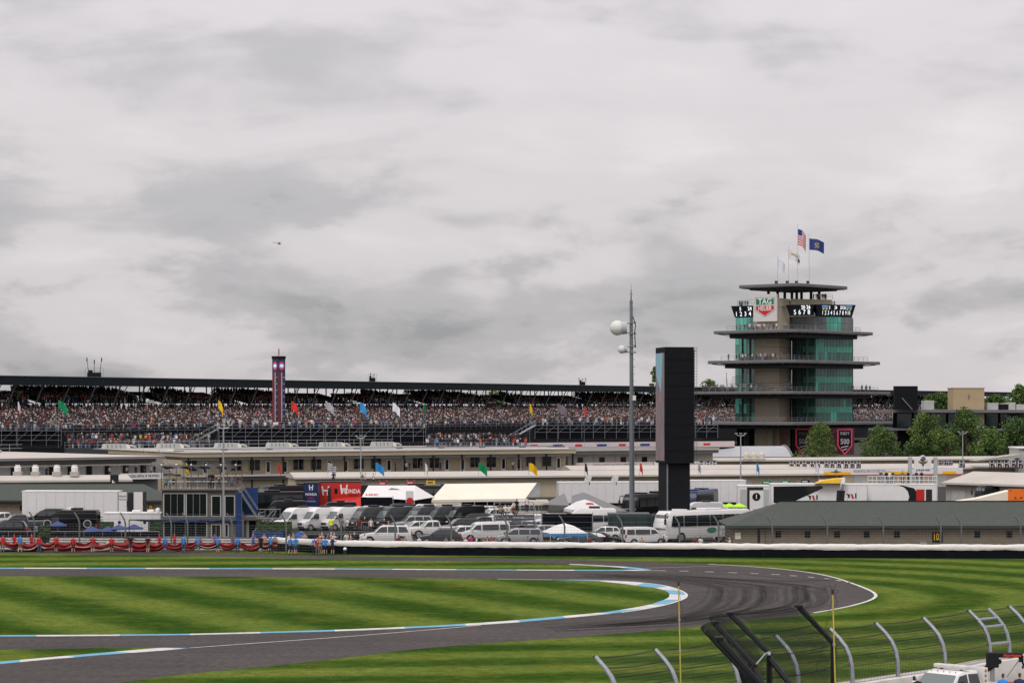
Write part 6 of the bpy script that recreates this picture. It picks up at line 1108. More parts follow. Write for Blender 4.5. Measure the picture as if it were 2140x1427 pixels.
# yellow wing tent, white ramp and orange board
t = thing('yellow_wing_canopy', 'yellow teardrop canopy on top of the sleek white transporter', 'canopy', (PX(1735, 328), 328, 4.2)); b = MB(); b.side([(-2.2, 0, 1.0), (1.2, 0, 1.0), (1.6, .75, .8), (.6, .72, .8), (-1.2, .45, .9)]); b.build('shell', mat('canopy_yellow', (.72, .45, .03), .5), t, bevel=.08); b = MB(); b.side([(1.25, 0, .9), (1.9, 0, .9), (1.95, .8, .8), (1.5, .75, .8)]); b.build('support', M_WHITE, t)
t = thing('orange_board', 'orange sign board with black letter A and arrow', 'sign', (PX(2107, 258), 258, 0)); zA, zB_ = PZ(1049, 258), PZ(1021.5, 258); bx(t, 'board', mat('sign_orange', (.80, .17, .015), .6, var=.05), (0, 3.2, 0, .1, zA - 1.2, zB_)); text('letter', 'A', .48, (.78, -.02, zA + .42), M_BLKM, t); b = MB(); b.poly([(1.1, -.02, zA + .42), (1.55, -.02, zA + .62), (1.35, -.02, zA + .30), (1.33, -.02, zA + .46)]); b.build('arrow', M_BLKM, t)
b = MB()
for u in (.12, .22, .32, 1.55): b.tube((u, -.02, zB_ - .15), (u, -.005, zB_ - .15), .04, n=8)
b.build('bolt', M_BLKM, t)
t = thing('white_ramp_trailer', 'white trailer with sloping ramp roof beside the orange board', 'trailer', (PX(2000, 262), 262, 0)); b = MB(); b.side([(0, .6, 1.2), (5.6, .6, 1.2), (5.6, PZ(1024, 262), 1.2), (2.2, PZ(1040, 262), 1.2), (0, PZ(1046, 262), 1.2)]); b.build('body', M_CREAM, t)
for k in range(2): wh = MB(); wh.tube((1.5 + k * 2, -1.25, .4), (1.5 + k * 2, -1.0, .4), .4, n=14); wh.build('wheel', M_TYRE, t)
# ---------------------------------------------------------------- tents, umbrellas, container
mq, ml = frame('marquee', 'large cream ridge marquee behind the parked cars', 'tent', 902, 326, 1098, 330)
ze, zr_ = PZ(1044, 326), PZ(1010, 334); b = MB(); dp = 12; off = 3.6
b._add([(0, 0, ze), (ml, 0, ze), (ml + off, dp / 2, zr_), (off, dp / 2, zr_), (ml + 2 * off * .6, dp, ze), (off, dp, ze)], [(0, 1, 2, 3), (3, 2, 4, 5), (1, 4, 2), (0, 3, 5)]); b.build('roof', M_CREAM, mq)
b = MB(); b.bz(0, ml, -.02, .03, ze - .35, ze - .003); b.build('valance', M_CREAM, mq); bx(mq, 'front_wall', M_CREAM, (0, ml * .31, .05, .1, 0, ze - .02)); bx(mq, 'opening_shade_sheet', M_DARKIN, (ml * .31 + .01, ml - .2, 1.2, 1.25, 0, ze - .1)); b = MB()  # near-black sheet behind the poles imitates the shade inside the tent
for k in range(6): b.tube((ml * (.32 + .136 * k), .08, 0), (ml * (.32 + .136 * k), .08, ze), .05, n=5)
b.build('pole', M_AC, mq)
def awning(label, pts, m, cat='awning', name='awning'):
    o = pts[0]; t = thing(name, label, cat, (o.x, o.y, 0)); b = MB(); b.poly([p - Vector((o.x, o.y, 0)) for p in pts]); b.poly([(p - Vector((o.x, o.y, .03))) for p in pts[::-1]]); b.build('sheet', m, t); b = MB()
    for p in pts[1:]: q = p - Vector((o.x, o.y, 0)); b.tube((q.x, q.y, 0), q, .04, n=5)
    b.build('pole', M_STEEL2, t); return t
M_AWG = mat('grey_awning', (.17, .17, .175), .8, var=.08, scale=.5); M_AWW = mat('white_awning', (.66, .65, .64), .75, var=.05)
awning('wide grey awning sloping down beside the white transporter', [W(1196, 1035, 318), W(1220, 1028, 322), W(1312, 1068, 306), W(1190, 1068, 304)], M_AWG); awning('grey awning over the dark bay beside the marquee', [W(1180, 1031, 320), W(1178, 1031, 322), W(1132, 1054, 306), W(1190, 1056, 306)], M_AWG)
aw, awl = frame('race_awning', 'white ridge awning with red lettering between red transporter and marquee', 'tent', 756, 322, 866, 322)
ze, zr_ = PZ(1038, 322), PZ(1014, 327); b = MB(); b._add([(0, 0, ze), (awl, 0, ze - .45), (awl - .1, 5, zr_), (.6, 5, zr_), (awl + 2.6, 5, ze - .2), (awl + .2, 10, ze), (0, 10, ze)], [(0, 1, 2, 3), (1, 4, 2), (3, 2, 5, 6), (2, 4, 5), (0, 3, 6)]); b.build('roof', M_AWW, aw)
sl2 = math.atan2(zr_ - ze, 5); text('lettering', 'LDC', .8, (1.3, .9, ze + .9 * math.tan(sl2) + .05), M_SRD, aw, tilt=sl2, sx=1.1, bold=.03)
b = MB(); b.poly([(3.4, 3.0, ze + 3.0 * math.tan(sl2) + .03), (5.0, 3.1, ze + 3.1 * math.tan(sl2) + .03), (4.6, 3.5, ze + 3.5 * math.tan(sl2) + .03), (3.8, 3.9, ze + 3.9 * math.tan(sl2) + .03)]); b.build('emblem', M_GREYD, aw); b = MB()
for u in (0, .5, 1): b.tube((awl * u, .05, 0), (awl * u, .05, ze - .45 * u), .05, n=5)
b.build('pole', M_AC, aw)
t = thing('black_side_wall', 'black fabric wall below the white race awning', 'awning', (PX(754, 318), 318, 0)); bx(t, 'fabric', M_BLACK, (0, 4.2, 0, .08, 0, 2.7)); bx(t, 'pole', M_STEEL2, (4.25, 4.33, 0, .08, 0, 2.9))
t = thing('red_dome_flap', 'white awning end with red half-disc and dark emblem', 'awning', (PX(848, 316), 316, 0)); bx(t, 'panel', M_AWW, (0, 1.05, 0, .06, 0, 3.6)); b = MB(); b.poly([(.55 + .5 * math.cos(a), -.02, 2.2 + .55 * math.sin(a)) for a in [k * math.pi / 8 for k in range(9)]] + [(.05, -.02, 1.6), (1.05, -.02, 1.6)]); b.build('red_disc', PRED, t)
def popup(label, x, y, D, w, hw, m, mv, skirt=.35, top=1.2, name='popup_tent', legs=True):
    t = thing(name, label, 'tent', (PX(x, D), D, 0), R(12)); ze = PZ(y, D); b = MB(); a = w / 2; R_ = [(-a, -a), (a, -a), (a, a), (-a, a)]
    for i in range(4):
        p, q_ = R_[i], R_[(i + 1) % 4]; k = .42; b.poly([(*p, ze), (*q_, ze), (q_[0] * k, q_[1] * k, ze + top * .72), (p[0] * k, p[1] * k, ze + top * .72)]); b.poly([(p[0] * k, p[1] * k, ze + top * .72), (q_[0] * k, q_[1] * k, ze + top * .72), (0, 0, ze + top)])
    b.build('canopy', m, t); b = MB()
    for i in range(4): p, q_ = R_[i], R_[(i + 1) % 4]; b.poly([(*p, ze - skirt), (*q_, ze - skirt), (*q_, ze - .002), (*p, ze - .002)])
    b.build('valance', mv, t)
    for p in R_: b = MB(); b.tube((*p, 0), (*p, ze), .04, n=6); b.build('leg', M_AC, t)
    return t
t = popup('white pop-up tent with red wing emblem on its roof', 1222, 1063, 300, 4.3, 0, M_AWW, M_AWW); b = MB(); zz = PZ(1063, 300); b.poly([(-.1, -1.35, zz + .66), (.9, -1.35, zz + .60), (.75, -1.2, zz + .78), (.3, -1.15, zz + .84), (-.2, -1.2, zz + .78)]); b.build('emblem', M_SRD, t); t = popup('white canopy with blue valance over the parked cars', 1180, 1112, 246, 3.9, 0, M_AWW, mat('canopy_blue', (.05, .24, .55), .7, var=.08), .28, .95)
def umbrella(label, x, y, D, w, m, grp):
    t = thing('patio_umbrella', label, 'umbrella', (PX(x, D), D, 0), R(random.uniform(0, 40)), grp); z = PZ(y, D); b = MB(); P8 = [(w / 2 * math.cos(k * math.pi / 4), w / 2 * math.sin(k * math.pi / 4), z) for k in range(8)]
    for k in range(8): b.poly([P8[k], P8[(k + 1) % 8], (0, 0, z + w * .22)]); b.poly([P8[k], (P8[k][0], P8[k][1], z - .12), (P8[(k + 1) % 8][0], P8[(k + 1) % 8][1], z - .12), P8[(k + 1) % 8]])
    b.build('canopy', m, t); b = MB(); b.tube((0, 0, 0), (0, 0, z + w * .22), .03, n=6); b.build('pole', M_AC, t); b = MB(); b.tube((0, 0, 0), (0, 0, .12), .3, n=10); b.build('base', M_TRIMB, t)
M_UB = mat('umbrella_blue', (.032, .060, .19), .75, var=.1); M_UL = mat('umbrella_lime', (.42, .75, .03), .7, var=.08)
for x, y, lab in ((121, 1097, 'blue patio umbrella before the branded black van'), (193, 1108, 'blue patio umbrella second from the branded van'), (226, 1108, 'blue patio umbrella before the white camper trailer'), (248, 1104, 'blue patio umbrella overlapping its neighbour by the camper trailer'), (280, 1103, 'blue patio umbrella nearest the hospitality unit')): umbrella(lab, x, y, 250, 1.95, M_UB, 'blue patio umbrellas')
for x, lab in ((1508, 'lime green umbrella nearest the big screen tower'), (1524, 'lime green umbrella in the middle of three'), (1545, 'lime green umbrella nearest the number one transporter')): umbrella(lab, x, 1058, 312, 2.1, M_UL, 'lime green umbrellas')
t = thing('green_container', 'dark green ribbed container in front of the mast foot', 'container', (PX(1272, 262), 262, 0)); wl = 130 / F * 262; bx(t, 'box', mat('container_green', (.022, .038, .038), .6, var=.15), (0, wl, 0, 2.4, .1, PZ(1076, 262))); bx(t, 'lid', mat('container_lid', (.09, .11, .115), .5, var=.1), (-.05, wl * .66, -.05, 2.4, PZ(1076, 262) + .003, PZ(1072, 262))); b = MB()
for k in range(5): b.bz(.2 + k * wl / 5, .28 + k * wl / 5, -.03, -.003, .2, PZ(1077, 262))
b.build('rib', M_TRIMB, t)
t = thing('dark_bay_fence', 'black fabric bay wall under the grey awning beside the bleacher', 'fence', (PX(1133, 268), 268, 0)); bx(t, 'fabric', M_BLACK, (0, 5.6, 0, .06, 0, PZ(1073, 268))); bx(t, 'post', M_STEEL2, (-.1, -.02, -.05, .1, 0, PZ(1070, 268)), (5.62, 5.7, -.05, .1, 0, PZ(1070, 268)))
# small aluminium bleacher with seats
t = thing('small_bleacher', 'small aluminium bleacher standing among the parked cars', 'bleacher', (PX(1080, 268), 268, 0), R(8)); b = MB()
for k in range(7): b.bz(-2.2, 2.2, -1.8 + k * .6, -1.35 + k * .6, .35 + k * .36, .40 + k * .36); b.bz(-2.2, 2.2, -1.34 + k * .6, -1.30 + k * .6, .1 + k * .36, .40 + k * .36)
b.build('seat_row', M_GALV, t); b = MB()
for s in (-2.25, 2.25):
    b.tube((s, -1.8, .1), (s, 2.4, 2.8), .05, n=5); b.tube((s, 2.4, 0), (s, 2.4, 3.9), .05, n=5); b.tube((s, 2.4, 3.9), (s, -.2, 2.4), .04, n=5)
    for k in range(5): b.tube((s, -1.2 + k * .8, 0), (s, -1.2 + k * .8, .5 + k * .52), .04, n=5)
for z in (3.3, 3.9): b.tube((-2.25, 2.4, z), (2.25, 2.4, z), .04, n=5)
b.build('frame', M_STEEL2, t)
# ---------------------------------------------------------------- two-storey hospitality unit
D = 262; q = F / D; hu = thing('hospitality_unit', 'grey two-storey container hospitality unit with roof deck and glass front', 'building', (PX(338, D), D, 0)); wid = 155 / q; z1, z2, z3 = PZ(1082, D), PZ(1022, D), PZ(974, D)
M_CT = mat('container_grey', (.115, .105, .095), .6, var=.08, scale=1); M_WFR = mat('pale_window_frame', (.46, .45, .43), .5, var=.05); M_BTRP = mat('blue_tarpaulin', (.010, .040, .14), .7, var=.15, scale=1.5)
bx(hu, 'lower_module', M_CT, (0, wid, .1, 6, 0, z1 - .12)); bx(hu, 'floor_band', M_CT, (-.1, wid + .1, 0, 6.1, z1 - .11, z1 + .12)); bx(hu, 'upper_module', M_CT, (0, wid, .1, 6, z1 + .13, z2 - .14)); bx(hu, 'roof_deck', M_CT, (-.15, wid + .15, -.25, 6.1, z2 - .13, z2))
def hwin(x0, x1, y0, y1, n):
    a, c, zb, zt = (x0 - 338) / q, (x1 - 338) / q, PZ(y1, D), PZ(y0, D); f = bx(hu, 'window_frame', M_WFR, (a, c, .04, .095, zb, zt))
    for k in range(n): s0 = a + .09 + (c - a - .18) * k / n; s1 = a + .09 + (c - a - .18) * (k + 1) / n; bx(f, 'glass_panel', M_GLASSD, (s0 + .02, s1 - .02, .02, .036, zb + .09, zt - .09))
hwin(341, 386, 1030, 1079, 3); hwin(388, 433, 1030, 1079, 3); hwin(441, 462, 1035, 1079, 1); hwin(469, 491, 1035, 1079, 1); hwin(341, 433, 1089, 1122, 4); hwin(441, 462, 1095, 1122, 2); hwin(469, 478, 1094, 1122, 1)
b = MB()
for k in range(6): s = wid * k / 5; b.tube((s, -.2, z2), (s, -.2, z3), .05, n=5); b.tube((s, 5.8, z2), (s, 5.8, z3), .05, n=5); b.tube((s, -.2, z3), (s, 5.8, z3), .04, n=5)
for yy in (-.2, 5.8):
    for z in (z3, z2 + 1.1, z2 + .75, z2 + .4): b.tube((0, yy, z), (wid, yy, z), .035, n=5)
b.build('deck_frame', M_CT, hu); b = MB(); n = 24
for k in range(n): x0_, x1_ = wid * k / n, wid * (k + 1) / n; f_ = lambda u: .12 * math.sin(u * 3.1) + .07 * math.sin(u * 7.7); b.poly([(x0_, 0.1, z3 - .1 + f_(x0_)), (x1_, .1, z3 - .1 + f_(x1_)), (x1_, 1.4, z3 - .25 - f_(x1_)), (x0_, 1.4, z3 - .25 - f_(x0_))]); b.poly([(x0_, -.35, z1 - .28 + f_(x0_) * .6), (x1_, -.35, z1 - .28 + f_(x1_) * .6), (x1_, .05, z1 - .1), (x0_, .05, z1 - .1)])
b.build('blue_drape', M_BTRP, hu); b = MB()
for k in range(7): b.box((.9 + k * .95, 1.5, z2 + .8), (.75, .7, .06)); b.box((.9 + k * .95, 1.5, z2 + .4), (.06, .06, .8))
b.build('deck_table', M_WHITE, hu)
for k in range(6): b = MB(); b.sphere((wid * k / 5, -.2, z3 + .16), .11, 8, 5); b.build('globe_lamp', M_WHITE, hu)
bx(hu, 'blue_side_tarp', M_BTRP, (wid + .02, wid + .62, -.1, .0, 0, z2 - .4), (wid + .62, wid + 2.2, 2.0, 2.08, z1 + .2, z2 + .1)); bx(hu, 'annex', M_CT, (wid + .65, wid + 2.6, 2.2, 6, 0, z1)); bx(hu, 'landing', M_CT, (wid + .65, wid + 4.9, .3, 2.0, z1 - .2, z1 - .05))
b = MB(); xs0, xs1 = wid + .25, wid + 2.3
for k in range(12): b.box((xs0 + (xs1 - xs0) * k / 11, 1.0, z2 - .1 - (z2 - z1) * k / 11), (.24, 1.1, .05))
for yy in (.45, 1.55): b.tube((xs0, yy, z2 - .1), (xs1, yy, z1 - .1), .07, n=5); b.tube((xs0, yy, z2 + .9), (xs1, yy, z1 + .9), .035, n=5)
for k in range(12): b.box((wid + 4.3 - 2.2 * k / 11 - .3, -.2, z1 - .1 - (z1 - .1) * k / 11), (.26, 1.3, .05))
for yy in (-.85, .45):
    b.tube((wid + 4.2, yy, z1 - .1), (wid + 1.9, yy, 0), .07, n=5); b.tube((wid + 4.2, yy, z1 + .9), (wid + 1.9, yy, 1.0), .035, n=5); b.tube((wid + 4.5, yy, z1 + .9), (wid + 2.7, yy, .6), .03, n=5)
for k in range(5): b.tube((wid + 2.6 + k * .55, .35, z1 - .1), (wid + 2.6 + k * .55, .35, z1 + .95), .03, n=4)
b.tube((wid + 2.5, .35, z1 + .95), (wid + 4.9, .35, z1 + .95), .035, n=5); b.build('stair', M_STEEL2, hu); bx(hu, 'white_door', M_WHITE, (wid + .9, wid + 1.2, 2.1, 2.18, .1, z1 - .4)); bx(hu, 'dark_door', M_GLASSD, (wid + 1.25, wid + 1.9, 2.1, 2.18, .1, z1 - .4))
M_HEDGE = mat('hedge_leaves', (.030, .055, .014), .8, var=.5, scale=6, bump=.6)
def hedge(lab, x0, x1, y0, y1, D):
    t = thing('hedge_planter', lab, 'hedge', (PX(x0, D), D, 0), 0, 'boxwood hedge planters'); w_ = (x1 - x0) / F * D; zb, zt = max(PZ(y1, D), .05), PZ(y0, D); b = MB(); rs = random.Random(x0); nx, nz_ = max(3, int(w_ / .16)), max(3, int((zt - zb) / .16)); g_ = {}
    for i in range(nx + 1):
        for j in range(nz_ + 1): g_[i, j] = (w_ * i / nx, -.05 + rs.uniform(-.07, .07), zb + (zt - zb) * j / nz_ + (rs.uniform(-.05, .05) if j == nz_ else 0))
    for i in range(nx):
        for j in range(nz_): b.poly([g_[i, j], g_[i + 1, j], g_[i + 1, j + 1], g_[i, j + 1]])
        b.poly([g_[i, nz_], g_[i + 1, nz_], (w_ * (i + 1) / nx, .6, zt), (w_ * i / nx, .6, zt)])
    b.bz(0, w_, .5, .62, zb, zt - .01); b.build('foliage', M_HEDGE, t); bx(t, 'planter', M_TRIMB, (.02, w_ - .02, .1, .6, 0, zb + .06))
hedge('tall hedge planter beside the branded black van', 79, 104, 1098, 1122, 246); hedge('hedge planter before the white camper trailer', 209, 236, 1090, 1118, 252); hedge('hedge planter against the hospitality glass front', 312, 340, 1088, 1122, 250); hedge('long hedge planter beside the hospitality stair', 536, 609, 1090, 1111, 247)
t = thing('blue_tarp_box', 'blue tarpaulin-covered box under the long hedge planter', 'box', (PX(528, 246), 246, 0)); bx(t, 'cover', M_BTRP, (0, 3.1, 0, 1.0, 0, PZ(1112, 246))); bx(t, 'frame', M_STEEL2, (-.05, 0, 0, .05, 0, PZ(1110, 246)))
t = thing('blue_tent', 'small blue tent before the nose of the white vans', 'tent', (PX(609, 250), 250, 0)); b = MB(); b.side([(0, 0, 1.0), (1.6, 0, 1.0), (1.5, 1.35, .9), (.9, 1.75, .5), (0, 1.1, .9)]); b.build('cover', mat('tent_blue', (.03, .13, .36), .7), t); bx(t, 'door_flap', mat('tent_bright_blue', (.03, .25, .60), .7), (.55, 1.5, -1.04, -1.01, .6, 1.2))
hd = thing('dark_hoarding', 'black mesh hoarding with rails behind the giant flag', 'fence', (PX(-60, 248), 248, 0))
for k in range(10): bx(hd, 'panel', M_BLACK, (k * 1.95, k * 1.95 + 1.9, 0, .06, .1, 1.75))
b = MB()
for z in (1.8, 1.1): b.tube((0, -.05, z), (19.5, -.05, z), .03, n=5)
for k in range(11): b.tube((k * 1.95 - .02, -.05, 0), (k * 1.95 - .02, -.05, 1.85), .035, n=5)
b.build('rail', M_STEEL2, hd)
pr_ = thing('pergola_frame', 'dark steel pergola frame with blue drape before the camper trailer', 'pergola', (PX(270, 249), 249, 0)); b = MB(); wq = 70 / F * 249
for u in (0, .58, 1): b.tube((wq * u, 0, 0), (wq * u, 0, PZ(1086, 249)), .06, n=5)
b.tube((0, 0, PZ(1086, 249)), (wq, 0, PZ(1086, 249)), .06, n=5); b.build('frame', M_STEEL, pr_); b = MB(); b.poly([(.4, .02, PZ(1087, 249)), (wq, .02, PZ(1087, 249)), (wq, .02, PZ(1090, 249)), (wq * .6, .02, PZ(1090, 249)), (1.2, .02, PZ(1089, 249))]); b.build('drape', M_BTRP, pr_)

# ================================================================ barrier, catch fence, people, banner, foreground
BLN = [(560, 1149.5), (640, 1154), (720, 1157), (860, 1159.5), (1000, 1160.5), (1200, 1162), (1400, 1163.5), (1700, 1165.5), (2140, 1167), (2500, 1168)]
bl_ = resample(GL(BLN, 6), 46); br = thing('track_barrier', 'long black barrier topped with a wavy white padded cover', 'barrier', bl_[0])
for i in range(45):
    a, c = bl_[i] - bl_[0], bl_[i + 1] - bl_[0]; d = (c - a).normalized(); nn_ = Vector((-d.y, d.x, 0)); b = MB(); b.prism([(a.x, a.y), (c.x - d.x * .01, c.y - d.y * .01), (c.x - d.x * .01 + nn_.x * .5, c.y - d.y * .01 + nn_.y * .5), (a.x + nn_.x * .5, a.y + nn_.y * .5)], 0, 1.0); b.build('barrier_panel', M_BLACK, br)
fine_ = resample(bl_, 420); b = MB(); prof = []; M_COV = mat('white_cover', (.66, .63, .60), .75, var=.08, scale=1.5, bump=.2)
for i, p in enumerate(fine_):
    p = p - bl_[0]; d = (fine_[min(i + 1, 419)] - fine_[max(i - 1, 0)]).normalized(); nn_ = Vector((-d.y, d.x, 0)); w1 = .07 * mnoise.noise(Vector((i * .10, 0, 0))) + .05 * mnoise.noise(Vector((i * .33, 5, 0))); lo = .80 + .09 * mnoise.noise(Vector((i * .07, 9, 0))) + .04 * mnoise.noise(Vector((i * .31, 2, 0)))
    prof.append([p + nn_ * y + Vector((0, 0, z)) for y, z in ((-.06, lo), (-.13 + w1, lo + .18), (-.09 + w1, 1.18 + w1), (.08, 1.34 + w1 * 1.2), (.35, 1.36 + w1), (.62, 1.15))])
for i in range(419):
    for k in range(5): b.poly([prof[i][k], prof[i + 1][k], prof[i + 1][k + 1], prof[i][k + 1]])
o = b.build('white_cover', M_COV, br, smooth=True, ang=60)
bm = bmesh.new(); bm.from_mesh(o.data); bmesh.ops.remove_doubles(bm, verts=bm.verts, dist=1e-4); bm.to_mesh(o.data); bm.free()
# slatted white wall at left
sw0, sw1 = G(-220, 1147.5), G(566, 1150.5); sd = (sw1 - sw0); sw = thing('slatted_wall', 'low white slatted wall behind the people carrying the giant flag', 'wall', sw0, math.atan2(sd.y, sd.x)); sl_ = sd.length
for k in range(5): bx(sw, 'slat', M_COV, (0, sl_, .0 + .02 * k, .12 + .02 * k, .06 + k * .25, .22 + k * .25))
bx(sw, 'backing', M_TRIMB, (0, sl_, .25, .35, 0, 1.2)); b = MB()
for k in range(int(sl_ / 2.4)): b.bz(k * 2.4, k * 2.4 + .08, .13, .24, 0, 1.25)
b.build('support_post', M_STEEL2, sw); bx(sw, 'dark_ledge', M_TRIMB, (0, sl_, .3, 1.4, 1.2, 1.28))
# catch fence
cf = thing('catch_fence', 'grey catch fence with curved posts and steel cables behind the barrier', 'fence', G(0, 1146)); CFX = [-60, 72, 166, 262, 358, 392, 485, 598, 713, 826, 943, 1060, 1180, 1301, 1420, 1502, 1614, 1729, 1846, 1966, 2009, 2133, 2250]
Dc = lambda x: 246 - 8.5 * min(max(x / 1000, 0), 1) - (x > 1000) * .9 * (x - 1000) / 1000
tops = []; pth = [(0, 0), (0, 2.85), (-.10, 3.2), (-.28, 3.55), (-.55, 3.95)]
pmb = MB(); pmb.pipe([(x_, 0, z_) for x_, z_ in pth], [.09, .09, .085, .08, .07], 8); pmm = pmb.mesh('post', mat('fence_post_steel', (.15, .155, .16), .55, .3, var=.25, scale=5, coords='Object'), smooth=True)
for x in CFX: obj('post', pmm, cf, Vector((PX(x, Dc(x)), Dc(x), 0)) - cf.location)
for k in range(13):
    b = MB(); z = .35 + k * .24 if k < 11 else 3.3 + (k - 11) * .55; dx = 0 if z < 2.85 else -(z - 2.85) * .5; ps = [Vector((PX(x, Dc(x)) + dx, Dc(x), z)) for x in CFX]
    for a, c in zip(ps, ps[1:]): m_ = (a + c) / 2 - Vector((0, 0, .03)); b.tube(a, m_, .011, n=3, cap=False); b.tube(m_, c, .011, n=3, cap=False)
    wp(b, 'cable', M_STEEL2, cf)
b = MB()
for a, c in zip(CFX, CFX[1:]):
    n = max(2, int((PX(c, 240) - PX(a, 240)) / .32))
    for k in range(1, n): x = a + (c - a) * k / n; b.tube((PX(x, Dc(x)), Dc(x), .4), (PX(x, Dc(x)), Dc(x), 2.85), .0045, n=3, cap=False)
o = wp(b, 'wire_mesh', M_STEEL2, cf); o['kind'] = 'stuff'
# ---------------------------------------------------------------- people
M_SKIN = mat('skin', (.42, .25, .18), .6, var=.08, objrand=.3); M_SHIRT = mat('shirt', (1, 1, 1), .85, var=.12, scale=4, obcol=True); M_HAIR = mat('hair', (.035, .022, .015), .6, var=.2, objrand=.7); M_SHOE = mat('shoe', (.10, .10, .10), .7, var=.2, objrand=.8); M_CAP = mat('white_cap', (.62, .61, .60), .8, var=.05)
def pants_mat():
    m = bpy.data.materials.new('trousers'); m.use_nodes = True; t = m.node_tree; oi = t.nodes.new('ShaderNodeObjectInfo'); cr = t.nodes.new('ShaderNodeValToRGB'); cr.color_ramp.interpolation = 'CONSTANT'; e = cr.color_ramp.elements
    cols = [(0, (.014, .014, .018)), (.38, (.02, .022, .035)), (.58, (.05, .08, .14)), (.78, (.17, .14, .10)), (.9, (.10, .10, .11))]
    while len(e) < len(cols): e.new(.5)
    for i, (p, c) in enumerate(cols): e[i].position = p; e[i].color = (*c, 1)
    t.links.new(oi.outputs['Random'], cr.inputs[0]); t.links.new(cr.outputs[0], t.nodes['Principled BSDF'].inputs['Base Color']); t.nodes['Principled BSDF'].inputs['Roughness'].default_value = .85; return m
M_PANT = pants_mat()
def person_mesh(name, arms, legs=((.0, .0), (.0, .0)), lean=0.0, shorts=False, cap=False, sit=False, longhair=False):
    """body grown as one skin over a posed skeleton; faces -y"""
    J = {}; hipz = .95 if not sit else .52
    J['pel'] = (0, 0, hipz, .15, .105); J['wst'] = (0, -lean * .3, hipz + .2, .135, .10); J['cst'] = (0, -lean * .8, hipz + .42, .17, .115); J['nk0'] = (0, -lean, hipz + .545, .07, .065); J['nk1'] = (0, -lean - .01, hipz + .60, .055, .055); J['hd0'] = (0, -lean - .03, hipz + .67, .082, .095); J['hd1'] = (0, -lean - .025, hipz + .77, .082, .10); J['hd2'] = (0, -lean - .015, hipz + .83, .05, .06)
    E = [('pel', 'wst'), ('wst', 'cst'), ('cst', 'nk0'), ('nk0', 'nk1'), ('nk1', 'hd0'), ('hd0', 'hd1'), ('hd1', 'hd2')]
    for s, nm, (fk, ff) in ((-1, 'l', legs[0]), (1, 'r', legs[1])):
        if sit: K = (s * .13, -.42, .50); A = (s * .13, -.44, .09)
        else: K = (s * .115, -.04 - fk, .50); A = (s * .12, .03 - ff, .09)
        J['hp' + nm] = (s * .095, -.02 if not sit else -.1, hipz - .08, .105, .105); J['kn' + nm] = (*K, .068, .07); J['an' + nm] = (*A, .045, .05); J['to' + nm] = (A[0] + s * .02, A[1] - .17, .045, .045, .035); E += [('pel', 'hp' + nm), ('hp' + nm, 'kn' + nm), ('kn' + nm, 'an' + nm), ('an' + nm, 'to' + nm)]
        el, hd = arms[0 if s < 0 else 1]; J['sh' + nm] = (s * .185, -lean * .9, hipz + .47, .075, .075); J['el' + nm] = (s * el[0], el[1] - lean, hipz + el[2], .048, .048); J['wr' + nm] = (s * hd[0], hd[1] - lean, hipz + hd[2], .035, .035); d = Vector(hd) - Vector(el); d.normalize(); J['hn' + nm] = (s * (hd[0] + d.x * .10), hd[1] - lean + d.y * .1, hipz + hd[2] + d.z * .1, .042, .028); E += [('cst', 'sh' + nm), ('sh' + nm, 'el' + nm), ('el' + nm, 'wr' + nm), ('wr' + nm, 'hn' + nm)]
    ks = list(J); me = bpy.data.meshes.new('tmp'); me.from_pydata([J[k][:3] for k in ks], [(ks.index(a), ks.index(c)) for a, c in E], []); ob = bpy.data.objects.new('tmp', me); COL.objects.link(ob); ob.modifiers.new('s', 'SKIN'); sv = me.skin_vertices[0].data
    for i, k in enumerate(ks): sv[i].radius = J[k][3:5]; sv[i].use_root = (k == 'pel')
    ss = ob.modifiers.new('u', 'SUBSURF'); ss.levels = 1; ss.render_levels = 1
    dg_ = bpy.context.evaluated_depsgraph_get(); out_ = bpy.data.meshes.new_from_object(ob.evaluated_get(dg_)); bpy.data.objects.remove(ob); out_.name = name
    out_.materials.clear()
    for m_ in (M_SHIRT, M_PANT, M_SKIN, M_HAIR if not cap else M_CAP, M_SHOE): out_.materials.append(m_)
    seg = [(Vector(J[a][:3]), Vector(J[c][:3]), a, c) for a, c in E]
    for f in out_.polygons:
        c = f.center; best = None
        for p, q_, a, cc in seg:
            d = q_ - p; t_ = max(0, min(1, (c - p).dot(d) / d.length_squared)); r = (p + d * t_ - c).length - (J[a][3] * (1 - t_) + J[cc][3] * t_)
            if best is None or r < best[0]: best = (r, a, cc, t_)
        _, a, cc, t_ = best; k = 0
        if a in ('hd0', 'hd1') or cc in ('hd0', 'hd1', 'hd2'): k = 3 if (c.z > hipz + .76 or (c.y > -lean + .01 and c.z > hipz + .64)) else 2
        elif cc == 'nk1': k = 2
        elif a[:2] == 'el' or a[:2] == 'wr' or (a[:2] == 'sh' and t_ > .72): k = 2
        elif a[:2] == 'hp': k = 1
        elif a[:2] == 'kn': k = 2 if shorts else 1
        elif a[:2] == 'an': k = 4
        elif a == 'pel' and cc[:2] == 'hp': k = 1
        f.material_index = k; f.use_smooth = True
    if longhair or cap:
        bm = bmesh.new(); bm.from_mesh(out_); ps = [] 
        bm.to_mesh(out_); bm.free()
    return out_
DN = ((.26, .02, .20), (.28, -.06, -.04)); FW = ((.25, -.10, .26), (.22, -.36, .28)); UPA = ((.30, -.08, .32), (.34, -.26, .50)); XA = ((.27, -.04, .22), (.05, -.22, .26)); SP = ((.42, -.06, .42), (.62, -.14, .36))
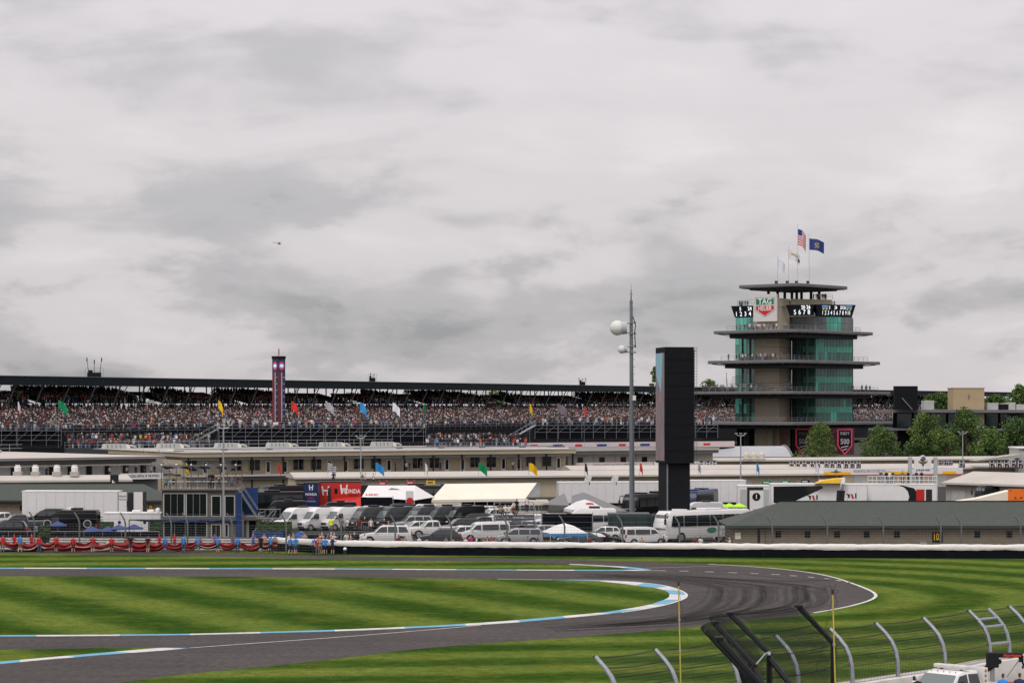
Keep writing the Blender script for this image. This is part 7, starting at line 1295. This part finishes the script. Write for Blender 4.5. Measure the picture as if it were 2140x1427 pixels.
PM = [person_mesh('person', (DN, DN)), person_mesh('person', (DN, DN), ((.06, .12), (-.05, -.14)), shorts=True), person_mesh('person', (FW, FW), lean=.04), person_mesh('person', (SP, SP), lean=.02, shorts=True), person_mesh('person', (XA, XA), cap=True), person_mesh('person', (UPA, DN), cap=True, shorts=True), person_mesh('person', (XA, DN), sit=True), person_mesh('person', (SP, FW), ((.05, .06), (-.02, -.08)), lean=.05)]
CLR = dict(red=(.50, .020, .028), blue=(.035, .22, .58), black=(.012, .012, .015), white=(.62, .60, .58), grey=(.16, .16, .17), navy=(.02, .03, .08), purple=(.13, .10, .36), green=(.02, .30, .16), pink=(.50, .30, .30), magenta=(.40, .02, .16), tan=(.34, .26, .17), yellow=(.75, .80, .02), maroon=(.15, .02, .03), teal=(.04, .20, .22), orange=(.6, .16, .04))
def person(pose, col, loc, rz, label, group, sc=1.0):
    o = obj('person', PM[pose], None, loc, R(rz)); o.color = (*CLR[col], 1); o.scale = (sc,) * 3; return tag(o, label, 'person', group)
random.seed(21)
# flag carriers: most with their backs to the camera
HOLD = [(5, 'red', 7), (30, 'red', 2), (42, 'blue', 1), (66, 'red', 2), (82, 'red', 0), (117, 'red', 3), (153, 'red', 1), (194, 'red', 3), (233, 'red', 3), (262, 'maroon', 2), (273, 'black', 3), (309, 'black', 3), (333, 'red', 2), (345, 'blue', 0), (365, 'red', 2), (384, 'blue', 0), (414, 'blue', 7), (449, 'purple', 2), (455, 'blue', 3), (487, 'purple', 2), (497, 'blue', 0), (529, 'purple', 2), (545, 'black', 1), (552, 'pink', 2), (566, 'blue', 7), (574, 'tan', 2)]
lx = {5: 'at the left picture edge', 30: 'crouched behind the flag next to the blue-shirted carrier', 42: 'alone between red shirts near the left picture edge', 66: 'behind the flag before the widest red shirt', 82: 'with wide stance and dark trousers', 117: 'in shorts below the first umbrella gap', 153: 'in a red skirt and straw hat', 194: 'in pale jeans at its widest part', 233: 'in shorts before the second umbrella', 262: 'behind the flag beside the black-dressed carrier', 273: 'in black before the camper trailer', 309: 'in black shorts before the hospitality glass', 333: 'behind the flag beside the pale-jeaned blue shirt', 345: 'in pale jeans before the hospitality glass', 365: 'bent behind the flag below the hospitality window', 384: 'in black trousers below the hospitality windows', 414: 'in black trousers below the hospitality doors', 449: 'behind the flag with raised arm', 455: 'over the cream flag fold', 487: 'behind the flag before the blue tarpaulin', 497: 'in jeans before the blue tarpaulin', 529: 'leaning behind the flag end', 545: 'in black shorts at the flag end', 552: 'behind the red flag end', 566: 'at the very end of the flag', 574: 'in tan behind the flag end'}
for x, c, ps in HOLD:
    back = ps in (2,); D_ = 244.2 if back else 241.6 - (x / 580) * 1.2; nm = {'pink': 'pink', 'tan': 'tan'}.get(c, c)
    person(ps, c, (PX(x, D_), D_, 0), random.uniform(-25, 25) if back else 180 + random.uniform(-30, 30), f'person in {nm} shirt carrying the flag ' + lx[x], 'people carrying the giant flag', random.uniform(.94, 1.04))
for x, c, ps, rz, lab in [(607, 'blue', 1, 150, 'person in blue shirt watching beside the flag end'), (618, 'blue', 1, 200, 'person in blue shirt and shorts walking beside the flag end'), (657, 'blue', 0, 190, 'long-haired person in blue shirt and black trousers in the standing group'), (663, 'red', 0, 20, 'person in red facing the track in the standing group'), (672, 'blue', 3, 170, 'person in blue shirt with hands on hips in the standing group'), (680, 'blue', 1, 185, 'person in bright blue shirt and blue shorts in the standing group'), (669, 'tan', 4, 10, 'person in tan with cap behind the standing group'), (695, 'navy', 5, 160, 'person in navy vest and white cap beside the standing group')]:
    person(ps, c, (PX(x, 238.2), 238.2, 0), rz, lab, 'marshals standing before the barrier', random.uniform(.95, 1.04))
t = thing('fire_bottle', 'small white-topped lamp on the grass before the barrier', 'lamp', G(721, 1157.8)); b = MB(); b.tube((0, 0, 0), (0, 0, .45), .2, .16, 10); b.build('body', M_TRIMB, t); b = MB(); b.sphere((0, 0, .52), .19, 10, 6); b.build('cap', M_WHITE, t, smooth=True)
SPEC = [(605, 'white', 0), (613, 'tan', 0), (631, 'purple', 0), (637, 'tan', 0), (668, 'red', 0), (673, 'pink', 4), (685, 'grey', 0), (692, 'pink', 4), (698, 'white', 5), (721, 'green', 0), (724, 'white', 0), (733, 'pink', 0), (741, 'black', 4), (762, 'white', 4), (833, 'maroon', 0), (846, 'tan', 0), (876, 'white', 0), (932, 'grey', 0), (973, 'white', 4), (984, 'magenta', 0), (996, 'white', 4), (1010, 'grey', 0), (1018, 'tan', 0), (1027, 'red', 0), (1037, 'grey', 0), (1063, 'navy', 5), (1103, 'purple', 0), (1124, 'navy', 0), (1232, 'maroon', 0), (1341, 'tan', 0), (1387, 'black', 0), (1452, 'maroon', 0), (1464, 'white', 0), (1493, 'black', 4), (1506, 'black', 0), (1525, 'white', 5)]
for x, c, ps in SPEC:
    near = min([(abs(x - a), n_) for a, n_ in ((612, 'the hedge planter'), (690, 'the standing marshals'), (735, 'the white SUV nose'), (845, 'the white SUV tail'), (930, 'the dark hatchback'), (1000, 'the white passenger van'), (1080, 'the silver minivan'), (1232, 'the black sedan'), (1341, 'the rear-facing passenger van'), (1387, 'the white car nose'), (1470, 'the white coach nose'), (1515, 'the white coach side'))])[1]
    D_ = 243.5 if x < 800 else 240.2 - (x > 1200) * 1.2; person(ps, c, (PX(x, D_), D_, .12 if x < 760 else 0), random.uniform(0, 360), f'spectator in {c} top behind the barrier by {near}' + (' in white cap' if ps in (4, 5) else ''), 'spectators behind the barrier', random.uniform(.94, 1.05))
for x, y, c, ps, lab in [(692, 1099, 'yellow', 0, 'person in bright yellow vest before the white vans'), (714, 1100, 'grey', 0, 'person in grey beside the fence post before the dark van'), (726, 1100, 'white', 4, 'person in white cap and shirt before the first dark van'), (750, 1099, 'maroon', 0, 'person in maroon sitting before the dark vans'), (762, 1099, 'black', 4, 'person in black with white cap before the dark vans'), (775, 1101, 'white', 0, 'person in white before the second dark van'), (803, 1103, 'black', 4, 'person in black and white cap before the long white SUV'), (812, 1108, 'white', 4, 'person in white and cap above the long white SUV roof')]:
    D_ = 262; person(ps, c, (PX(x, D_), D_, PZ(y, D_) - .78), random.uniform(-40, 40), lab, 'spectators before the vans')
t = thing('black_platform', 'low black draped viewing platform before the tall vans', 'platform', (PX(600, 260), 260, 0)); bx(t, 'drape', M_BLACK, (0, 10.6, 0, 3.4, 0, .82)); bx(t, 'edge_rail', M_STEEL2, (0, 10.6, -.03, .03, .83, .9))
for x, y, c, ps, lab in [(1046, 1080, 'tan', 6, 'person in tan sitting on the small bleacher end'), (1056, 1078, 'white', 6, 'person in white sitting on the small bleacher'), (1064, 1079, 'white', 6, 'second person in white sitting on the small bleacher beside the striped shirt'), (1072, 1081, 'maroon', 6, 'person in maroon stripes sitting on the small bleacher'), (1080, 1066, 'black', 0, 'person in black standing on the small bleacher'), (1101, 1062, 'white', 0, 'person in white standing on the small bleacher rail'), (1091, 1115, 'maroon', 0, 'person in maroon at the foot of the small bleacher')]:
    D_ = 268.5; person(ps, c, (PX(x, D_), D_, max(PZ(y, D_) - (.0 if ps else .45), 0)), random.uniform(0, 360), lab, 'people on the small bleacher')
for x, c, ps, rz, lab in [(757, 'grey', 0, 0, 'person in grey standing on the awning trailer roof by the red transporter'), (763, 'white', 0, 90, 'person in white shirt and dark trousers beside another on the trailer roof'), (780, 'white', 1, 60, 'person in white shirt walking alone on the trailer roof'), (697, 'black', 6, 0, 'person in black sitting on the red transporter roof')]:
    D_ = 342 if x > 700 else 336; person(ps, c, (PX(x, D_), D_, PZ(1015, 342) + .06 if x > 700 else 4.28), rz, lab, 'people on trailer roofs')
t = thing('trailer_roof_deck', 'dark roof deck of the trailer behind the white race awning', 'trailer', (PX(688, 341), 341, 0)); bx(t, 'box', M_TRIMB, (0, 9.2, 0, 4.4, 0, PZ(1015, 342))); bx(t, 'deck', M_BLKM, (-.05, 9.25, -.05, 4.45, PZ(1015, 342) + .003, PZ(1015, 342) + .05)); b = MB(); b.tube((0, 0, PZ(1012, 333)), (4, 0, PZ(1012, 333)), .2, n=8); b.build('rolled_awning', M_BLACK, t)
for x, c, ps, lab in [(348, 'teal', 6, 'person in teal sitting on the hospitality roof deck'), (363, 'black', 6, 'person in black seated on the hospitality roof deck'), (438, 'navy', 0, 'person in navy standing on the hospitality roof deck'), (444, 'black', 0, 'person in black beside the navy-dressed guest on the roof deck'), (458, 'tan', 1, 'person in tan standing at the roof deck rail by the thin pole'), (485, 'grey', 6, 'person seated at the corner of the hospitality roof deck')]:
    person(ps, c, (PX(x, 264.5), 264.5, z2 + .01), random.uniform(-60, 60), lab, 'guests on the hospitality roof deck')
for x, c in [(1841, 'navy'), (1852, 'black'), (1859, 'white'), (1866, 'navy'), (1886, 'grey'), (1898, 'black'), (1915, 'navy'), (1926, 'black')]:
    D_ = 332.8; person(random.choice((0, 4)), c, (PX(x, D_), D_, 4.04), random.uniform(-60, 60), f'spectator in {c} behind the white railing on the stage trailer' + {1841: ' nearest its free end', 1866: ' beside a white shirt', 1915: ' under the emblem sign', 1852: ' next to the free end', 1898: ' by the sign post', 1926: ' under the brown wings'}.get(x, ''), 'spectators on the stage trailer roof')
def balcony_people(pts, z, lab, grp):
    for p in pts:
        c = random.choice(('black', 'navy', 'grey', 'white', 'black', 'maroon', 'grey', 'teal', 'white')); person(random.choice((0, 0, 1, 4, 2)), c, (p.x, p.y, z + .01), random.uniform(-50, 50), lab, grp, random.uniform(.95, 1.05))
def edge_pts(i, side, u0, u1, n, off=3.0):
    nm, xn, ll, rl, dd, *_ = SLABS[i]; n_ = Vector((PX(xn, PD + dd), PD + dd, 0)) + (LD + RD) * off; v_ = (LD * (ll - 6)) if side == 'l' else (RD * (rl - 6)); return [n_ + v_ * random.uniform(u0, u1) + Vector((0, random.uniform(0, 1.2), 0)) for _ in range(n)]
balcony_people(edge_pts(1, 'l', .05, 1, 26), SZ[1][1], 'small spectator at the rail of the tower balcony under the sponsor shield', 'spectators on the upper tower balcony'); balcony_people(edge_pts(2, 'l', .1, 1, 38), SZ[2][1], 'small spectator at the rail of the second tower balcony from the top', 'spectators on the second tower balcony')
balcony_people(edge_pts(3, 'l', .35, 1, 18), SZ[3][1], 'small spectator at the rail of the tower balcony with bleacher seats', 'spectators on the bleacher balcony'); balcony_people(edge_pts(3, 'r', .7, 1, 8), SZ[3][1], 'small spectator at the far end of the tower balcony with bleacher seats', 'spectators on the bleacher balcony end')
balcony_people([pp(random.uniform(1545, 1566), 14) for _ in range(7)], PZ(637, PD), 'small figure on the platform above the score board beside the shield', 'figures above the score board'); balcony_people([pp(random.uniform(1694, 1728), 17) for _ in range(11)], PZ(621, PD), 'small figure under the flat tower roof behind the parapet', 'figures under the tower roof'); balcony_people([pp(1744, 13)], PZ(637, PD), 'lone figure above the numbered score board', 'lone roof figure')
for x in (812, 835, 842, 866, 878, 908, 1052, 1066, 1088):
    s = (x - 390) / 805 * BL; p = BA.location + Matrix.Rotation(BA.rotation_euler.z, 3, 'Z') @ Vector((s, .6, 3.3)); person(0, random.choice(('grey', 'navy', 'black', 'white')), p, random.uniform(0, 360), 'small figure walking along the upper gallery of the tan suite building', 'figures on the suite gallery')
for x in (95, 228, 265, 285, 305, 318, 326): p = BB.location + Matrix.Rotation(BB.rotation_euler.z, 3, 'Z') @ Vector(((x + 60) / 392 * BL2, .5, 3.32)); person(0, random.choice(('black', 'navy', 'white')), p, random.uniform(0, 360), 'small figure on the upper walkway of the grey suite wing', 'figures on the grey wing walkway')
# ---------------------------------------------------------------- the giant folded flag
M_FLR = mat('flag_red_nylon', (.20, .009, .012), .7, var=.22, scale=2.5, bump=.25); M_FLC = mat('flag_cream_nylon', (.40, .345, .27), .65, var=.15, scale=2.0, bump=.25)
xs = sorted(x for x, c, p in HOLD if p != 2); fl = thing('giant_flag', 'giant red and cream striped flag carried folded in a long sagging roll', 'flag', (PX(290, 242.7), 242.7, 0)); b = MB(); NX, NV = 300, 14; gv = {}
for i in range(NX + 1):
    x = -45 + (580 + 45) * i / NX; lft = max([q for q in xs if q <= x], default=-45); rgt = min([q for q in xs if q > x], default=585); u = (x - lft) / max(rgt - lft, 1); sag = 4 * u * (1 - u) * min(.85, .015 * (rgt - lft) + .10) * (.6 + .8 * abs(mnoise.noise(Vector((lft * .37, 8.1, 0))))); n1 = mnoise.noise(Vector((x * .018, 1.7, 0))); n2 = mnoise.noise(Vector((x * .05, 4.2, 0))); zt2 = 1.30 - sag * .85 + .09 * n2; big_ = math.exp(-((x - 195) / 95) ** 2); zb2 = max(.05, .55 - .5 * big_ - sag * .75 + .5 * n1); D_ = 242.9 - 1.3 * max(0, x) / 580
    for j in range(NV + 1):
        v = j / NV; fold = .26 * math.sin(v * 13 + n1 * 5 + x * .03) + .10 * math.sin(v * 5 + x * .11); gv[i, j] = (PX(x, D_) - fl.location.x, D_ - fl.location.y - .28 * math.sin(math.pi * v) + fold * .55, zt2 + (zb2 - zt2) * v + .04 * math.sin(x * .2 + v * 9) * (1 - v))
for i in range(NX):
    for j in range(NV):
        x = -45 + 625 * i / NX; q = j / NV * 2.3 + .9 * mnoise.noise(Vector((x * .013, j * .12, 7))) + x * .0035; b.poly([gv[i, j], gv[i, j + 1], gv[i + 1, j + 1], gv[i + 1, j]], 1 if (j / NV > .42 and (q % 1.7) > (.62 if 90 < x < 270 else 1.38)) or (j < 2 and mnoise.noise(Vector((x * .021, 3.1, 0))) > .30) else 0)
o = b.build('cloth', [M_FLR, M_FLC], fl, smooth=True, ang=180); bm = bmesh.new(); bm.from_mesh(o.data); bmesh.ops.remove_doubles(bm, verts=bm.verts, dist=1e-4); bm.to_mesh(o.data); bm.free()
# ================================================================ foreground: catch fence, black fence, poles, tow truck
M_FGP = mat('foreground_post_steel', (.27, .29, .32), .5, .35, var=.22, scale=6, bump=.15); M_WIRE = mat('fence_wire', (.035, .037, .038), .6, .2, var=0)
nf_ = thing('foreground_fence', 'curved steel catch fence on a white wall crossing the near corner', 'fence', (3.6, 104, 0)); LNV = Vector((-.96, .88, 0))
TOPS = [(1245, 1372), (1370, 1357), (1497, 1341), (1622, 1328), (1735, 1313.5), (1831, 1302), (1930, 1291), (2025, 1276), (2110, 1267), (2210, 1254), (2300, 1244)]
PB = []
for x, y in TOPS: D_ = 10.9 * F / (y - 850); PB.append(Vector((PX(x, D_), D_, 0)) - LNV)
CUR = [(0, 0), (0, 1.6), (.03, 2.1), (.12, 2.55), (.30, 2.98), (.58, 3.36), (1.0, 3.8)]
def curp(b0, k): u, z = CUR[k]; return b0 + LNV * u + Vector((0, 0, z))
for i, p in enumerate(PB):
    b = MB(); b.pipe([curp(p, k) for k in range(7)], [.115] * 5 + [.11, .10], 10); o = wp(b, 'post', M_FGP, nf_, smooth=True)
    b = MB()
    for k in (2, 3, 4, 5, 6):
        q = curp(p, k); b.box((q.x - .03, q.y + .12, q.z), (.16, .10, .10))
    b.build('cable_clamp', M_WIRE, o)
D_ = 10.9 * F / (1272 - 850); lp = Vector((PX(2066, D_), D_, 0)) - LNV; b = MB(); b.pipe([curp(lp, k) for k in range(7)], .10, 8)
for k in (2, 4, 5): a = curp(PB[7], k); c = curp(lp, k); b.tube(a, c, .085, n=8)
wp(b, 'ladder_frame', M_FGP, nf_, smooth=True)
for k, zf in enumerate((.6, 1.2, 2.1, 2.55, 2.98, 3.36, 3.8)):
    b = MB(); kk = min(range(7), key=lambda q: abs(CUR[q][1] - zf)); uu = np.interp(zf, [c[1] for c in CUR], [c[0] for c in CUR])
    for a, c in zip(PB, PB[1:]):
        a_, c_ = a + LNV * uu + Vector((0, 0, zf)), c + LNV * uu + Vector((0, 0, zf)); prev = a_
        for j in range(1, 7): t_ = j / 6; q = a_.lerp(c_, t_) - Vector((0, 0, (.10 if k > 4 else .04) * 4 * t_ * (1 - t_))); b.tube(prev, q, .020, n=4, cap=False); prev = q
    wp(b, 'cable', M_WIRE, nf_)
b = MB()
for a, c in zip(PB, PB[1:]):
    n = int((c - a).length / .13)
    for k in range(1, n):
        p = a.lerp(c, k / n); P_ = [p + LNV * u + Vector((0, 0, z)) for u, z in CUR]
        for q0, q1 in zip(P_, P_[1:]): b.tube(q0, q1, .0088, n=3, cap=False)
    zz = .2
    while zz < 3.8: uu = float(np.interp(zz, [q[1] for q in CUR], [q[0] for q in CUR])); b.tube(a + LNV * uu + Vector((0, 0, zz)), c + LNV * uu + Vector((0, 0, zz)), .0088, n=3, cap=False); zz += .13
o = wp(b, 'wire_mesh', M_WIRE, nf_); o['kind'] = 'stuff'
d = (PB[-1] - PB[0]).normalized(); nn_ = Vector((-d.y, d.x, 0)); ww = thing('concrete_wall', 'thick white concrete wall under the near curved fence', 'wall', PB[0])
PWL = [PB[0] - d * 6] + PB + [PB[-1] + d * 8]
for a, c in zip(PWL, PWL[1:]):
    b = MB(); a2, c2 = a + nn_ * .85, c - d * .012 + nn_ * .85; a1, c1 = a - nn_ * .35, c - d * .012 - nn_ * .35; b.prism([(p.x, p.y) for p in (a1, c1, c2, a2)], 0, 1.22); wp(b, 'wall_segment', mat('white_concrete', (.60, .57, .54), .8, var=.14, scale=1.2), ww, bevel=.03)
# service road by the wall
struct(MB().poly([(8, 60, .006), (70, 60, .006), (70, 150, .006), (46, 150, .006), (14, 112, .006)]).build('service_road', M_CON))
# black mesh fence
M_BPF = mat('black_fence_post', (.010, .011, .014), .6, 0, var=.2, scale=4, spec=.2); bfn = thing('black_mesh_fence', 'tall black mesh fence with leaning top posts in the near corner', 'fence', (11.42, 85, 0))
BP = [(Vector((11.42, 85, 6.3)), Vector((10.2, 85.1, 7.6))), (Vector((8.77, 81.5, 6.3)), Vector((7.50, 82.2, 7.6))), (Vector((7.9, 77.9, 6.3)), Vector((6.66, 78.7, 7.6))), (Vector((7.55, 72.8, 6.3)), Vector((6.34, 73.3, 7.6)))]
for k, (kp, tp) in enumerate(BP):
    b = MB(); b.pipe([(kp.x, kp.y, 0), kp, tp], .105, 6); o = wp(b, 'post', M_BPF, bfn); b = MB(); b.box((tp.x, tp.y, tp.z + .02), (.26, .26, .09)); wp(b, 'post_cap', M_BPF, bfn)
b = MB(); b.pipe([(8.72, 81.3, 6.22), (10.1, 79.5, 4.4), (12.4, 76.5, 1.0)], .10, 6); b.pipe([(7.88, 77.7, 6.2), (9.0, 76, 4.0)], .09, 6); wp(b, 'brace', M_BPF, bfn)
b = MB(); b.tube((8.62, 81.3, 6.28), (8.72, 81.1, 6.36), .07, n=8); b.tube((7.95, 77.85, 6.34), (8.6, 81.2, 6.34), .028, n=6); wp(b, 'bright_bolt', M_GALV, bfn)
M_BW = mat('black_wire', (.012, .013, .014), .7, 0, var=0, spec=.15)
def mesh_panel(a, c, z0_, bulge, lean):
    """diamond chain-link between two posts: lower upright field and leaning upper field"""
    b = MB(); sp_ = .085; 
    def P(s, z):   # s 0..1 along, z height in the fence's own sheet
        kp = a[0].lerp(c[0], s); tp = a[1].lerp(c[1], s); bo = Vector((bulge[0], bulge[1], 0)) * 4 * s * (1 - s)
        if z <= 6.3: q = Vector((kp.x, kp.y, z))
        else: q = kp.lerp(tp, (z - 6.3) / 1.83)
        return q + bo
    Ln = (c[0] - a[0]).length * (1.12 if bulge != (0, 0) else 1); zt_ = 8.2; tot = zt_ - z0_; n = int((Ln + tot) / (sp_ * 1.4))
    for sg_ in (1, -1):
        for k in range(n):
            o_ = -tot + k * sp_ * 1.4; pts = []
            m = 9
            for j in range(m + 1):
                z = z0_ + tot * j / m; s = (o_ + (z - z0_)) / Ln; s = s if sg_ > 0 else 1 - s
                if -.001 <= s <= 1.001: pts.append(P(min(max(s, 0), 1), z))
            for q0, q1 in zip(pts, pts[1:]): b.tube(q0, q1, .0078, n=3, cap=False)
    o = wp(b, 'mesh_panel', M_BW, bfn); o['kind'] = 'stuff'
    for z in (8.13, 7.25, 6.28, 5.5, 4.8):
        b = MB(); prev = None
        for j in range(9): s = j / 8; q = P(s, z - .10 * 4 * s * (1 - s)); (b.tube(prev, q, .018, n=5, cap=False) if prev is not None else None); prev = q
        wp(b, 'tension_wire', M_BW, bfn)
mesh_panel(BP[1], BP[0], 3.2, (0, 0), 1); mesh_panel(BP[2], BP[1], 3.2, (-.35, .2), 1); mesh_panel(BP[3], BP[2], 3.2, (-.45, .1), 1)
# yellow poles with guy ropes
M_YP = mat('yellow_pole', (.50, .37, .07), .55, var=.2, scale=3); M_ROPE = mat('dark_rope', (.03, .03, .03), .8, var=0)
for x, yt, dx, lab, sd_ in ((1418, 1221, 8, 'thin yellow pole with guy rope beside the hairpin kerb', 1), (1740, 1238, 16, 'thin yellow pole with guy rope before the black mesh fence', -1)):
    D_ = 100 if x < 1500 else 79; zt2 = PZ(yt, D_); t = thing('yellow_pole', lab, 'pole', (PX(x + dx, D_), D_, 0), 0, 'yellow poles'); tx = PX(x, D_) - t.location.x; lo_ = Vector((0, 0, 0)); b = MB(); b.tube(lo_, (tx, 0, zt2), .034, .024, 8); b.build('shaft', M_YP, t); b = MB(); b.box((tx, 0, zt2 + .03), (.09, .07, .16)); b.tube((tx, 0, zt2), (tx - .12, 0, zt2 + .32), .01, n=4); b.tube((tx, 0, zt2), (tx + .12, 0, zt2 + .32), .01, n=4); b.build('tip', M_ROPE, t); b = MB(); b.tube((tx, 0, zt2 - .1), (tx + sd_ * (.75 if sd_ > 0 else .95), .3, zt2 - 4.6), .008, n=4); b.build('guy_rope', M_ROPE, t)
    b = MB()
    for z in (.35, .62, .8): q = lo_.lerp(Vector((tx, 0, zt2)), z); b.tube(q - Vector((0, 0, .05)), q + Vector((0, 0, .05)), .047, n=8)
    b.build('tape_band', M_GALV, t)
# white tow truck
tr = vehicle('pickup', PW, 'white tow truck with roof light bar and black boom at the corner', 0, 0, 222, 'tow truck', 'truck', 1.17, 'tow_truck', 113.5); tr.location = (PX(1992, 113.5), 113.5, 0)
b = MB(); b.box((.1, 0, 2.06), (.34, 1.62, .15)); b.build('light_bar', mat('light_bar_lens', (.55, .53, .50), .3, var=.1), tr, bevel=.03); b = MB()
for s in (-.5, .5): b.box((.1, s, 1.97), (.1, .1, .06))
b.build('light_bar_foot', M_TRIMB, tr); b = MB()
for k in range(5): b.sphere((.62, -.6 + .3 * k, 1.905), .028, 6, 4)
M_AMB = mat('amber_lens', (.35, .16, .02), .3, var=0); b.build('marker_lamp', M_AMB, tr); b = MB()
for s in (-1, 1): b.box((1.42, s * .35, 1.33), (.06, .5, .03), 0); b.box((1.30, s * .3, 1.36), (.04, .6, .03), R(25 * s))
b.build('wiper', M_TRIMB, tr); b = MB()
for s in (-1, 1): b.box((.95, s * 1.18, 1.45), (.14, .18, .36)); b.tube((.95, s * .95, 1.35), (.95, s * 1.15, 1.4), .03, n=5)
b.build('tow_mirror', M_TRIMB, tr, bevel=.03); bx(tr, 'headboard', PW, (-.98, -.86, -.98, .98, 1.23, 2.02)); b = MB()
for k in range(3): b.box((-.84, .99, 1.9 - .2 * k), (.1, .03, .1))
b.build('side_marker', M_AMB, tr)
bm_ = thing('tow_boom', 'black recovery boom with red lettering behind the white tow truck', 'crane', (PX(2050, 116), 116, 0)); D_ = 116
def q_(x, y): return Vector((PX(x, D_) - bm_.location.x, 0, PZ(y, D_)))
b = MB(); b.pipe([q_(2040, 1427), q_(2046, 1410)], .12, 6); b.pipe([q_(2046, 1408), q_(2062, 1397), q_(2072, 1388)], [.13, .17, .24], 8); b.box(q_(2074, 1378), (.55, .5, .72)); b.build('boom_base', M_BLKM, bm_, bevel=.04); b = MB(); p0, p1 = q_(2066, 1368), q_(2136, 1368); b.bz(p0.x, p1.x, -.16, .16, p0.z - .11, p0.z + .11); b.build('boom_arm', M_BLKM, bm_, bevel=.02); p = q_(2114, 1368); text('lettering', 'Hurricane', .21, (p.x, -.175, p.z), mat('lettering_red', (.55, .06, .03), .6, var=0), bm_, sx=1.0, bold=.006)
b = MB(); p = q_(2087, 1381); b.tube((p.x, -.18, p.z), (p.x, .1, p.z), .12, n=12); p = q_(2134, 1376); b.box(p, (.2, .22, .3)); b.pipe([q_(2136, 1380), q_(2139, 1388), q_(2137, 1396)], .05, 6); b.build('winch_head', M_BLKM, bm_); b = MB(); b.tube(q_(2130, 1378), q_(2104, 1414), .03, n=5); b.build('stay_rod', M_STEEL2, bm_); b = MB(); b.tube((q_(2074, 1427).x, 0, 0), q_(2074, 1386), .11, n=8); b.build('mast_post', M_STEEL2, bm_)
person(0, 'blue', (PX(2096, 106), 106, PZ(1407, 106) - 1.76), 150, 'person in bright blue shirt standing before the tow boom', 'people by the tow truck'); person(0, 'navy', (PX(2131, 106), 106, PZ(1406, 106) - 1.76), 160, 'person in navy shirt at the corner beside the blue shirt', 'people by the tow truck'); person(4, 'black', (PX(1917, 109.5), 109.5, PZ(1411, 109.5) - 1.76), 200, 'person in black seen beside the tow truck bonnet', 'people by the tow truck')
